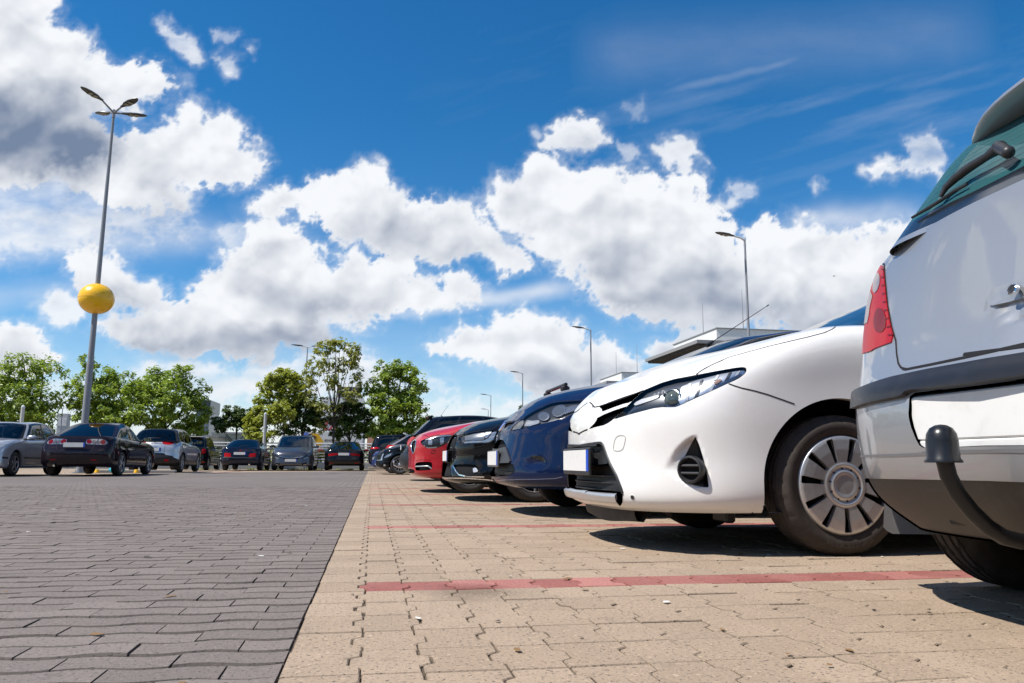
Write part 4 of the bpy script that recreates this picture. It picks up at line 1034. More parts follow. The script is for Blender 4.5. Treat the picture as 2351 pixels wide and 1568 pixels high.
    # body-side details
    trimpoly = ZA([(1266,752),(1298,822),(1338,950),(1370,1090),(1384,1198),(1320,1193),(1225,1168),(1130,1110),(1104,1040),(1165,945),(1212,850)])
    c.part('fog_lamp_panel', c.cut('body', trimpoly), M_TRIM, 'both', -.012, 0.0)
    ringp = [(1.0,-.02,0),(1.03,.004,0),(.98,.018,0),(.88,.020,0),(.78,.010,0),(.74,-.004,1),(.0001,-.006,1)]
    tl = (.80,.56,.0)
    fl = disc_at(c, 'fog_lamp', ZA([(1228,1042)])[0], .062, [M_TRIM, M_BLACK], ringp, tilt=tl)
    for o, sg in zip(fl, (1, -1)):
        qf = c.hit(ZA([(1228,1042)]))[0][0]; t_ = Vector((tl[0], tl[1]*sg, 0)).normalized(); u_ = Vector((-t_.y, t_.x, 0)); mb = MB()
        for dz in (.018, -.016):
            b0 = Vector((qf[0], qf[1]*sg, qf[2]+dz))+t_*.006; mb.tube([b0-u_*.045, b0+u_*.045], .007, 8)
        mb.build('fog_lamp_bar', M_TRIM, o)
    c.arches()
    # shut lines
    c.seam(ZB([(240,666),(236,650),(222,638)]), .006); c.seam(ZA([(346,455),(366,470),(390,498),(430,490),(640,420),(815,352)]), .006)
    c.seam(ZB([(812,488),(830,468),(862,448),(910,425),(960,404)]), .005)
    z7 = zoomed(2550,1050,2.4747); c.seam(z7([(580,1108),(640,1068),(740,1012),(900,940),(1100,884),(1300,830),(1500,782),(1700,735),(1850,695),(1930,660),(1990,612)]), .005, dens=8)
    c.seam(ZC([(28,166),(75,183),(130,200),(230,222),(330,250),(430,285),(545,326)]), .0055, dens=6)
    c.seam(ZA([(247,735),(262,722),(300,702),(328,692)]), .007); 
    c.seam(smooth_poly(ZA([(552,880),(552,840),(575,745),(660,743),(655,800),(632,880)]), 2)+smooth_poly(ZA([(552,880),(552,840),(575,745),(660,743),(655,800),(632,880)]), 2)[:1], .0028, pbsdf('faint_line', (.30,.28,.25), .6), dens=2)
    c.seam(ZC([(205,1210),(205,1185),(218,1172)]), .005)
    disc_at(c, 'parking_sensor', ZA([(719,1283)])[0], .0105, [M_TRIM, M_PLATE], [(1.25,-.002,1),(1.25,.001,1),(1.0,.0012,0),(.9,.003,0),(.0001,.0032,0)], n=20)
    # glazing
    ws = c.cut_uv('gh', -1, 1.93, .10, 1.93); c.part('windscreen', ws, M_GLASS, 'join', -.002)
    fs = c.cut_uv('gh', 2.10, 3.95, .12, 1.86); c.part('side_window', fs, M_GLASS, 'both', -.002)
    rs_ = c.cut_uv('gh', 4.07, 5.45, .12, 1.86); c.part('side_window', rs_, M_GLASS, 'both', -.002)
    rw = c.cut_uv('gh', 6.3, 9, .25, 1.8); c.part('rear_window', rw, M_GLASSD, 'join', -.002)
    c.interior(); c.underbody(.26)
    # plate on its bracket, bars of the lower grille
    xp = c.xf+.012
    plate(c, xp, .418, .52, .108, 1, band=1, frame_h=.140)
    mb = MB(); mb.box((xp-.030, 0, .43), (.045, .40, .10), bev=.01); mb.build('plate_bracket', M_TRIM, c.root)
    bars = MB()
    for z, w, dxx in ((.345,.42,.03),(.312,.45,.03),(.278,.47,.03),(.252,.48,.02)):
        ring = [(c.xf-dxx-.095*(y/.46)**2*1.15-.0, y, z) for y in np.linspace(-w, w, 25)]
        V = []; 
        for p in ring: V += [(p[0], p[1], p[2]-.006), (p[0]+.018, p[1], p[2]-.003), (p[0]+.018, p[1], p[2]+.003), (p[0]-.02, p[1], p[2]+.007)]
        Fs = [(i*4+j, (i+1)*4+j, (i+1)*4+(j+1)%4, i*4+(j+1)%4) for i in range(len(ring)-1) for j in range(4)]; bars.add(V, Fs)
    bars.build('grille_bar', M_TRIM, c.root)
    # badge, dirty air dam under the nose
    dam = MB(); ys = np.linspace(-.42, .42, 31); V = []
    for y in ys: 
        xx = c.xf-.075-.30*(abs(y)/.72)**2.3; V += [(xx, y, .205), (xx-.004, y, .16), (xx-.014, y, .128-.010*math.sin(9*y)), (xx-.05, y, .126), (xx-.10, y, .205)]
    dam.add(V, [(i*5+j, (i+1)*5+j, (i+1)*5+j+1, i*5+j+1) for i in range(30) for j in range(4)]); dam.build('air_dam', plastic('dusty_plastic', (.045,.040,.036), .7, .3, .6), c.root)
    for sg in (1, -1): MB().box((c.fa+.42, sg*.50, .165), (.05,.16,.07), bev=.01).build('wheel_deflector', M_TRIM, c.root)
    # wheels: ten-slot silver covers on dusty tyres
    def cover_wheel(parent, R_, w):
        rr = .226; tyre(parent, R_, w, rr-.006, 144, True, plastic('dusty_tyre', (.040,.031,.025), .78, .35, .55))
        rg = np.concatenate([np.linspace(.0002,.070,10), np.linspace(.072,.216,40), np.linspace(.2185,rr,6)]); an = np.linspace(0, 2*np.pi, 361)
        def h(r_): return np.interp(r_, [0,.052,.054,.062,.064,.082,.084,.092,.10,.16,.205,.218,.226], [.006,.006,.0105,.0105,.003,.003,.0085,.010,.006,.010,.007,.002,-.010])
        Rg, An = np.meshgrid(rg, an, indexing='ij'); V = np.stack([Rg*np.cos(An), h(Rg), Rg*np.sin(An)], -1); dr = np.gradient(V, axis=0); da = np.gradient(V, axis=1)
        N = np.cross(dr, da); N /= np.maximum(np.linalg.norm(N, axis=-1, keepdims=True), 1e-9); N[N[..., 1] < 0] *= -1
        nR, nA = Rg.shape; ix = np.arange(nR*nA).reshape(nR, nA); a, b, c_, d = ix[:-1, :-1].ravel(), ix[:-1, 1:].ravel(), ix[1:, 1:].ravel(), ix[1:, :-1].ravel()
        F = np.concatenate([np.stack([a, c_, b], -1), np.stack([a, d, c_], -1)]); S = Soup(V.reshape(-1, 3), N.reshape(-1, 3), np.zeros((nR*nA, 2)), F)
        fn = np.cross(S.V[F[5, 1]]-S.V[F[5, 0]], S.V[F[5, 2]]-S.V[F[5, 0]])
        if fn[1] < 0: S.F = S.F[:, ::-1]
        slots = []
        for k in range(11):
            t = 2*np.pi*k/11+.12; ca, sa = np.cos(t), np.sin(t); q = [(.105,.0070),(.109,.0092),(.206,.0168),(.211,.0135),(.211,-.0135),(.206,-.0168),(.109,-.0092),(.105,-.0070)]
            slots.append([(r_*ca-s_*sa, r_*sa+s_*ca) for r_, s_ in q])
        f = lambda V_: np.max([poly_sd(V_[:, [0, 2]], q) for q in slots], 0)
        rimS = lambda V_: f(V_)+.0035
        hole, S = clip(S, f(S.V), f)
        bev, S2 = clip(S, rimS(S.V), rimS)
        k = np.array([1.0, 0, 1.0]); 
        # edges of the slots roll inwards
        dd = f(bev.V); bev.V = bev.V.copy(); bev.V[:, 1] -= .004*np.clip(1+dd/.0035, 0, 1)**1.5
        B = hole.boundary(); P0, P1 = hole.V[B[:, 0]].copy(), hole.V[B[:, 1]].copy(); P0[:, 1] -= .004; P1[:, 1] -= .004; D_ = np.array([0, -.022, 0]); m = len(B); i = np.arange(m)
        e = P1-P0; n = np.cross(e, D_); n /= np.maximum(np.linalg.norm(n, axis=1, keepdims=True), 1e-9)
        W = Soup(np.concatenate([P0, P1, P1+D_, P0+D_]), np.concatenate([n]*4), np.zeros((4*m, 2)), np.concatenate([np.stack([i, m+i, 2*m+i], -1), np.stack([i, 2*m+i, 3*m+i], -1)]))
        sil = pbsdf('wheel_cover_silver', (.52,.515,.51), .36, .7, .25)
        m_ = sil; nn = noise(m_, 30, 6, .7); setc(m_, mixcol(m_, (.55,.545,.54), (.22,.17,.13), mulv(m_, ramp(m_, nn, .5, .85), .5)))
        A = S2.joined(W); n0 = len(A.F); A = A.joined(bev)
        mesh_obj('wheel_cover', A.V, A.F, [sil], parent, True, None, A.N)
        mb = rim_back(parent, rr-.008, w); 
        for k in range(10):
            t = 2*math.pi*k/10+.2; mb.lathe([(.0042,.0040),(.0042,.0062),(.0001,.0066)], (.073*math.cos(t), 0, .073*math.sin(t)), 'y', 8, 0)
        mb.build('rim', [M_BRAKE, M_BLACK, M_BRAKE], parent)
        # raised lettering on the sidewall, reading backwards as in the mirrored photograph
        for txt, a0, rad, sz in (('TURANZA', 2.52, .268, .030), ('T005', 2.62, .246, .018), ('BRIDGESTONE', -1.62, .266, .036), ('ECOPIA', .9, .266, .026)):
            if txt == 'ECOPIA': continue
            cu = bpy.data.curves.new('sidewall_lettering', 'FONT'); cu.body = txt; cu.size = sz; cu.extrude = .0006; cu.align_x = 'CENTER'
            to = bpy.data.objects.new('tmp', cu); COL.objects.link(to); dg = bpy.context.evaluated_depsgraph_get(); me = bpy.data.meshes.new_from_object(to.evaluated_get(dg)); bpy.data.objects.remove(to)
            V_ = []
            for v in me.vertices:
                ang = a0-v.co.x/rad; r_ = rad+(v.co.y-.35*sz)*(1 if txt != 'BRIDGESTONE' else 1)
                V_.append((r_*math.cos(ang), .0022+v.co.z, r_*math.sin(ang)))
            mesh_obj('sidewall_lettering', V_, [tuple(p.vertices) for p in me.polygons], plastic('worn_lettering', (.055,.045,.038), .6, 0, .3), parent, False)
    c.wheels(cover_wheel, dy=.022)
    mirrors(c, c.xf-1.45, 1.12)
    c.seam_side([(c.fa-.42,.24),(c.fa-.44,.6),(c.fa-.40,.98)], .006); c.seam_side([(-.15,.24),(-.15,1.0)], .006)
    c.finish()
    return c
WHITE = white_car()

# ================================================================== SILVER ESTATE, tail towards the lane, cut by the edge of the picture
def silver_car():
    Z4, Z5, Z6 = zoomed(3390,960,2.119), zoomed(3390,1650,2.0907), zoomed(3480,340,2.3052)
    paint = car_paint('silver_paint', (.32,.33,.345), .55, 1, .42, .35, dirt=(.30,.27,.24))
    low = plastic('dirty_grey_plastic', (.062,.054,.046), .6, .2, .55)
    spec = dict(L=4.45, W=1.76, H=1.56, wb=2.86, fo=.82, wr=.318, ww=.205, aw=.385, zb=.21,
        tail=[(.17,.215),(.07,.30),(.005,.42),(.0,.60),(.095,.72),(.215,1.12)],
        side=[(.93,.20),(.98,.27),(1.0,.45),(1.0,.65),(.985,.88),(.93,1.07)], rise=.10,
        rcor=(.042,.155,.33), rw=(.52,.79,.95), fcor=(.05,.18,.40),
        g_base=(1.05,.28), g_top=(1.85,), g_rt=3.82, g_rb=4.235, g_zb=(1.06,1.165), g_roof=(1.49,1.60,1.565), g_w=(.825,.80,.70), g_rw=.03, tweak={(5,10):(-.015,.110,0),(5,9):(-.11,.03,0),(4,10):(-.025,.05,0),(4,9):(-.06,.015,0)}, gtweak={(0,5):(0,0,-.02),(0,6):(.026,0,-.016),(1,6):(.0,0,0),(0,7):(.012,0,-.016),(0,8):(.008,0,-.016)})
    c = Car('silver_estate', 'silver estate parked tail out at the picture edge, black tow hook under its rear bumper', 3.60, 1.615, 0.0, spec, paint, 'cars parked along the tan stalls', 1, 'car', 2.0)
    # lower valance, rub strip, plate recess
    c.part('rear_valance', c.cut('body', Z5([(-250,528),(0,541),(230,553),(760,563),(1800,585),(1800,1600),(-250,1600)])), low, 'join', -.006, -.0)
    strip = Z4([(-60,1402),(20,1330),(100,1290),(250,1238),(400,1194),(700,1132),(1100,1064),(1800,945),(1800,1118),(1100,1228),(690,1276),(545,1292),(515,1308),(503,1330),(200,1390),(60,1434),(-60,1476)])
    c.part('bumper_strip', c.cut('body', strip), plastic('faded_black_plastic', (.011,.011,.012), .4, .2, .2), 'join', .017, -.004)
    rec = Z4([(524,1340),(545,1296),(690,1279),(1800,1118)])+Z5([(1800,255),(680,300),(610,292),(570,220),(530,120),(508,30)])
    c.part('plate_recess', c.cut('body', rec), paint, 'join', -.040, 0.0)
    # tail lamp
    lamp = smooth_poly(Z4([(60,205),(258,212),(306,218),(318,330),(340,560),(374,740),(410,856),(300,896),(222,926),(205,944),(60,980)]), 1)
    L0 = c.cut('body', lamp, face=False, pick=lambda m, n: (m[:, 0] < c.xr+.60) & (m[:, 1] > .5))
    lo = c.part('tail_lamp', L0, M_REDLENS, 'both', .004, -.004)
    reg = lambda p: clip(L0, c.fpx(p)(L0.V), c.fpx(p))[0]
    for name, pts, m in (('reversing_lamp', smooth_poly(Z4([(262,272),(288,300),(282,400),(246,456),(222,440),(230,330)]), 2), pbsdf('smoky_lens', (.26,.20,.20), .2, .2, .5)), ('brake_lamp', smooth_poly(Z4([(250,580),(316,580),(346,710),(320,785),(250,785),(226,700)]), 2), M_REDDARK), ('side_lens', Z4([(60,420),(204,430),(226,480),(205,540),(186,700),(60,760)]), MATS['smoky_lens'])):
        S = reg(pts)
        for o, sg in zip(lo, (1, -1)):
            if len(S.F): Q = Soup(S.V+S.N*.0055, S.N, S.U, S.F); Q = Q if sg > 0 else Q.mirrored(); mesh_obj(name, Q.V, Q.F, m, o, True, None, Q.N)
    for k in range(9):
        t = k/8; a = np.array(Z4([(298+60*t*t, 250+560*t)])[0]); b_ = np.array(Z4([(318+78*t*t, 244+560*t)])[0])
        S = c.ribbon(c.hit([tuple(a+(b_-a)*u) for u in np.linspace(0, 1, 5)]), .005, .0058)
        if S is not None: c.extra.append((S, M_REDDARK))
    # handle with lock
    bar = smooth_poly(Z4([(1200,470),(1226,428),(1300,402),(1500,345),(1640,310),(1640,470),(1500,503),(1238,574),(1212,540)]), 2)
    cup = smooth_poly(Z4([(1225,560),(1260,625),(1330,652),(1500,632),(1640,600),(1640,470),(1500,500),(1238,572)]), 1)
    dent(c, smooth_poly(Z4([(1195,500),(1215,425),(1300,392),(1640,300),(1640,650),(1500,680),(1340,690),(1270,660),(1215,580)]), 2), .022, 9)
    hb = c.part('tailgate_handle', c.cut('body', bar), paint, 'join', .010, -.006)
    lk = disc_at(c, 'lock', Z4([(1430,432)])[0], .0125, [M_CHROME, M_TRIM], [(1.15,.004,0),(1.15,.013,0),(.95,.0145,0),(.9,.012,1),(.3,.012,1),(.0001,.012,1)], hb[0] if hb else None, n=24, both=False)
    # shut lines
    c.seam(Z4([(312,205),(322,330),(344,560),(378,740),(412,856),(418,960),(432,1045),(455,1082),(500,1097)]), .006, dens=8)
    c.seam(Z4([(470,1092),(500,1097),(700,1058),(1000,995),(1300,928),(1496,884),(1700,840)]), .009, dens=8)
    c.seam(Z5([(110,366),(220,362),(400,357),(560,350),(690,342),(930,330),(1200,322),(1500,318),(1800,318)]), .007, pbsdf('groove', (.16,.16,.165), .6), dens=6)
    c.seam(Z4([(255,196),(300,202),(312,206)]), .006)
    c.arches()
    # rear glass with dark edge, heater lines, wiper
    gl = c.cut_uv('gh', 5.72, 9, .10, 1.93)
    teal = glass('tinted_rear_glass', (.30,.58,.60), .8)
    t_ = teal.node_tree; ml = [n_ for n_ in t_.nodes if n_.type == 'OUTPUT_MATERIAL'][0]; df = nd(teal, 'ShaderNodeBsdfDiffuse'); df.inputs[0].default_value = (.055,.19,.21,1); dm = nd(teal, 'ShaderNodeMixShader'); dm.inputs[0].default_value = .40
    t_.links.new(ml.inputs[0].links[0].from_socket, dm.inputs[1]); t_.links.new(df.outputs[0], dm.inputs[2]); t_.links.new(dm.outputs[0], ml.inputs[0])
    edge, clear = clip(gl, .36-gl.U[:, 1]); edge2, clear = clip(clear, 5.86-clear.U[:, 0])
    rg = c.part('rear_window', clear, teal, 'join')
    mesh_obj('window_edge', edge.joined(edge.mirrored()).V, edge.joined(edge.mirrored()).F, pbsdf('speckled_black_enamel', (.012,.014,.016), .2, coat=.7), rg[0], True, None, edge.joined(edge.mirrored()).N)
    e2 = edge2.joined(edge2.mirrored()); 
    for q_ in (edge2, edge2.mirrored()): mesh_obj('window_edge', q_.V, q_.F, MATS['speckled_black_enamel'], rg[0], True, None, q_.N)
    SS = c.gfull; vals = np.unique(np.round(SS.U[:, 1], 5)); mh = pbsdf('heater_wire', (.05,.10,.11), .6); HB = None
    for v in np.arange(.48, 1.8, .125):
        pts = []
        for u in np.linspace(6.0, 7.98, 36):
            i = np.argmin((SS.U[:, 0]-u)**2+(SS.U[:, 1]-v)**2*1.0); pts.append((SS.V[i], SS.N[i]))
        P = [p for k, p in enumerate(pts) if k == 0 or np.linalg.norm(p[0]-pts[k-1][0]) > .003]
        S = c.ribbon(P, .0022, .001); HB = S if HB is None else HB.joined(S)
    mesh_obj('heater_wire', HB.V, HB.F, mh, rg[0], True, None, HB.N)['kind'] = 'stuff'
    c.part('side_window', c.cut_uv('gh', 2.12, 3.4, .12, 1.86), M_GLASS, 'both', -.002); c.part('side_window', c.cut_uv('gh', 3.5, 4.55, .12, 1.86), M_GLASS, 'both', -.002); c.part('side_window', c.cut_uv('gh', 4.66, 5.55, .14, 1.86), M_GLASS, 'both', -.002)
    c.part('windscreen', c.cut_uv('gh', -1, 1.93, .10, 1.93), M_GLASS, 'join', -.002)
    W = [h_[0]+h_[1]*o for h_, o in zip(c.hit(Z6([(1380,700),(1300,660),(1180,735),(1000,830),(860,920),(760,1000),(700,1070)]), which='gfull'), (.040,.042,.040,.036,.032,.028,.022))]
    mb = MB(); mb.tube(W, [.017,.019,.012,.014,.013,.010,.006], 12); mb.ico(tuple(W[1]), (.021,.021,.020), 3).ico(tuple(W[0]), (.018,.018,.018), 3)
    B = [h_[0]+h_[1]*.014 for h_ in c.hit(Z6([(930,940),(800,1010),(680,1092),(560,1165),(420,1246)]), which='gfull')]
    mb2 = MB(); mb2.tube(B, [.005,.006,.006,.006,.004], 8)
    wo_ = mb.build('rear_wiper', M_TRIM, c.root, True, 50); mb2.build('wiper_blade', M_TRIM, wo_)
    # roof spoiler
    sp = MB(); n = 21; ys = np.linspace(-.60, .60, n); V = []
    xr_ = c.xf-spec['g_rt']
    for y in ys:
        e = 1-(abs(y)/.60)**4*.75; xe = xr_-.20*e+.015; z0 = 1.548-.05*(abs(y)/.6)**2
        V += [(xr_+.20, y, z0+.035), (xr_+.02, y, z0+.022), (xe, y, z0-.006), (xe-.006, y, z0-.020), (xe+.01, y, z0-.034), (xr_+.02, y, z0-.05)]
    sp.add(V, [(i*6+j, i*6+j+1, (i+1)*6+j+1, (i+1)*6+j) for i in range(n-1) for j in range(5)]+[(0,1,2,3,4,5),tuple((n-1)*6+k for k in range(5,-1,-1))]); sp.build('roof_spoiler', paint, c.root, True, 40)
    # blank plate panel
    pb = MB(); pb.box((0,0,.010),(.012,.545,.115),0,bev=.004); pb.box((.001,0,-.060),(.013,.545,.024),0,bev=.004); pb.box((.004,0,-.0),(.012,.56,.145),1,bev=.004)
    o = pb.build('number_plate', [M_PLATE, M_TRIM], c.root, True, 30); o.location = (c.xr+.018, 0, .520)
    # tow hook
    X0 = c.xr-.10; pth = [(X0,.46),(X0+.002,.425),(X0+.010,.385),(X0+.030,.345),(X0+.062,.305),(X0+.100,.270),(X0+.140,.246),(X0+.185,.236),(X0+.30,.235),(X0+.62,.237)]
    mb = MB(); mb.tube([(x, 0, z) for x, z in pth], .0188, 16); mb.box((X0+.42,0,.245),(.08,.12,.09),bev=.01); mb.tube([(X0+.25,.29,.262),(X0+.27,.10,.262)], .014, 10)
    th = mb.build('tow_bar', plastic('worn_black_steel', (.006,.006,.0065), .42, .4, .2), c.root, True, 50)
    mb = MB(); mb.lathe([(.040,.0),(.0405,.004),(.0355,.010),(.0345,.05),(.032,.066),(.0245,.079),(.013,.086),(.0005,.088)], (X0,0,.415), 'z', 32); mb.build('ball_cap', pbsdf('black_rubber', (.009,.009,.010), .3), th, True, 50)
    # mud flaps
    for sg in (1, -1):
        fl = MB(); n = 9; V = []
        for i in range(n):
            t = i/(n-1); y = .60+.27*t; zb_ = .175+.02*(1-t)+.035*max(0, t-.8)*3; cx_ = c.ra-.36-.05*math.sin(t*2.4)
            V += [(cx_-.006, sg*y, .40), (cx_-.02, sg*y, .28), (cx_-.03, sg*y, zb_), (cx_-.018, sg*y, zb_), (cx_+.004, sg*y, .28), (cx_+.012, sg*y, .40)]
        fl.add(V, [(i*6+j, i*6+j+1, (i+1)*6+j+1, (i+1)*6+j) if sg > 0 else (i*6+j, (i+1)*6+j, (i+1)*6+j+1, i*6+j+1) for i in range(n-1) for j in range(5)]+[(0,5,4,3,2,1) if sg > 0 else (0,1,2,3,4,5)]+[tuple((n-1)*6+k for k in range(6))])
        fl.build('mud_flap', plastic('dusty_rubber', (.06,.056,.052), .6, .2, .5), c.root, True, 50)
    c.interior(); c.underbody(.29)
    base = spokes(5, mat=M_ALLOY, rim_k=.63)
    def treaded(parent, R_, w):
        base(parent, R_, w)
        for ch in list(parent.children):
            if ch.name.startswith('tyre'): bpy.data.objects.remove(ch)
        tyre(parent, R_, w, R_*.63, 132, True)
    c.wheels(treaded, dy=.03)
    mirrors(c, c.xf-1.5, 1.04)
    c.seam_side([(-.15,.24),(-.15,1.0)], .006); c.seam_side([(.95,.30),(.98,.97)], .006)
    c.finish()
    return c
SILVER = silver_car()

# ================================================================== THE REST OF THE RIGHT-HAND ROW
GR = 'cars parked along the tan stalls'
Z8, Z1 = zoomed(1950,1550,3.136), zoomed(1450,1640,4.2745)
def ford():
    paint = car_paint('navy_paint', (.003,.0095,.040), .35, 1, .25, .03)
    spec = dict(L=4.38, W=1.80, wb=2.65, fo=.83, wr=.318, aw=.375, zb=.20,
        nose=[(.12,.215),(.012,.268),(.012,.44),(.045,.58),(.085,.71),(.165,.80)], side=[(.94,.20),(.98,.27),(1.0,.45),(1.0,.64),(.985,.84),(.92,.99)], rise=.10,
        fcor=(.055,.22,.46), fw=(.52,.81,.955), fwt=(1,1,1,1,.985,.95), hood=[(0,.70),(.165,.81),(.36,.945),(.62,1.03),(1.0,1.095)],
        g_base=(1.0,.14), g_top=(1.98,), g_rt=3.7, g_rb=4.2, g_zb=(1.07,1.14), g_roof=(1.47,1.545,1.50), g_w=(.89,.70,.62), g_aw=.09)
    c = Car('navy_minivan', 'glossy navy blue car parked nose out between the white hatchback and a black saloon', 3.155, 6.52, math.pi, spec, paint, GR, 1, 'car', 1.5)
    dent(c, smooth_poly(Z8([(385,925),(430,885),(560,845),(670,845),(710,870),(755,935),(785,990),(700,1025),(600,1050),(515,1052),(440,995)]), 1), .024, 24)
    c.part('fog_recess', c.cut('body', Z8([(560,858),(685,860),(735,930),(762,975),(680,925),(600,900),(520,880)])), M_GLOSSBLACK, 'both', -.004, 0)
    white = pbsdf('lamp_glow', (.50,.51,.53), .15, .5, 1.0)
    headlamp(c, smooth_poly(Z8([(282,540),(300,500),(400,420),(540,320),(700,240),(830,190),(1000,176),(1200,166),(1312,156),(1262,240),(1200,280),(1090,325),(980,370),(860,410),(700,452),(500,500),(400,526),(300,546)]), 1, (0, 8)),
        [('projector', Z8(ell(700,352,72,56)), M_MIRRORBOWL, .006), ('projector', Z8(ell(895,282,96,68,rot=-.5)), M_MIRRORBOWL, .006), ('projector_glass', Z8(ell(692,357,54,43)), pbsdf('projector_glass', (.22,.23,.245), .08, .6, 1.0), .005), ('projector_glass', Z8(ell(884,288,74,54,rot=-.5)), pbsdf('projector_glass', (.30,.31,.32), .05, .6, 1.0), .004), ('daylight_lamp', Z8([(450,480),(490,400),(560,410),(640,400),(650,440),(520,480)]), white, .006), ('reflector', Z8([(980,240),(1050,215),(1165,205),(1172,225),(1120,270),(1000,310),(960,330)]), M_MIRRORBOWL, .006), ('indicator', Z8([(300,530),(340,470),(440,395),(450,440),(430,480),(400,515)]), pbsdf('ribbed_grey', (.20,.20,.19), .3, .3, .8), .004)], depth=.022)
    c.part('grille_slot', c.cut('body', Z8([(205,520),(228,448),(348,430),(305,468),(232,500)])), M_BLACK, 'both', -.015, 0)
    c.part('upper_grille', c.cut('body', smooth_poly(Z8([(-60,690),(110,662),(178,650),(202,672),(220,705),(240,748),(150,770),(-60,790)]), 1)), M_BLACK, 'join', -.03, .003)
    c.part('bumper_bridge', c.cut('body', Z8([(-60,780),(145,772),(238,748),(262,822),(286,890),(303,945),(150,952),(-60,955)])), plastic('grey_plastic', (.05,.05,.052), .45, .2, .3), 'join', .012, -.01)
    c.part('lower_grille', c.cut('body', smooth_poly(Z8([(-60,950),(130,945),(306,944),(332,1000),(342,1050),(302,1086),(220,1110),(150,1116),(-60,1120)]), 1)), pbsdf('black_mesh', (.014,.014,.015), .55), 'join', -.045, .003)
    bars = MB()
    for z in (.34, .30): bars.tube([(c.xf-.035-.3*(y/.6)**2*.35, y, z) for y in np.linspace(-.5, .5, 13)], .004, 6)
    bars.build('grille_bar', M_TRIM, c.root)
    disc_at(c, 'badge', Z8([(196,478)])[0], .058, [M_CHROME, M_BLUE], [(1.0,-.004,0),(1.0,.006,0),(.9,.009,0),(.82,.007,1),(.0001,.009,1)], both=False, which='full')
    c.seam(Z8([(222,440),(350,424),(420,398),(560,300),(700,228),(830,182),(1000,168),(1310,148)]), .008); c.seam(Z8([(1098,330),(1140,360),(1182,392)]), .007)
    c.seam(Z8([(90,1168),(180,1160),(400,1152),(640,1150),(860,1140),(940,1120)]), .006, pbsdf('crease_glint', (.10,.13,.22), .2, coat=1.0))
    c.arches(); glazing(c, (1.95,.08)); c.interior(); c.underbody(.27)
    plate(c, c.xf-.0, .44, .52, .112, 1, frame_h=.135, fm=plastic('plate_holder', (.10,.10,.10), .5, 0, .2))
    mirrors(c, c.xf-1.5, .98); handles(c, (-.30,-1.25), .95); doors(c, (.75,-.32,-1.25))
    aerial(c, .17, 1.475, .66, -1.0)
    c.wheels(spokes(5, mat=M_ALLOYD, rim_k=.66, wid=(.06,.09))); c.finish(); return c
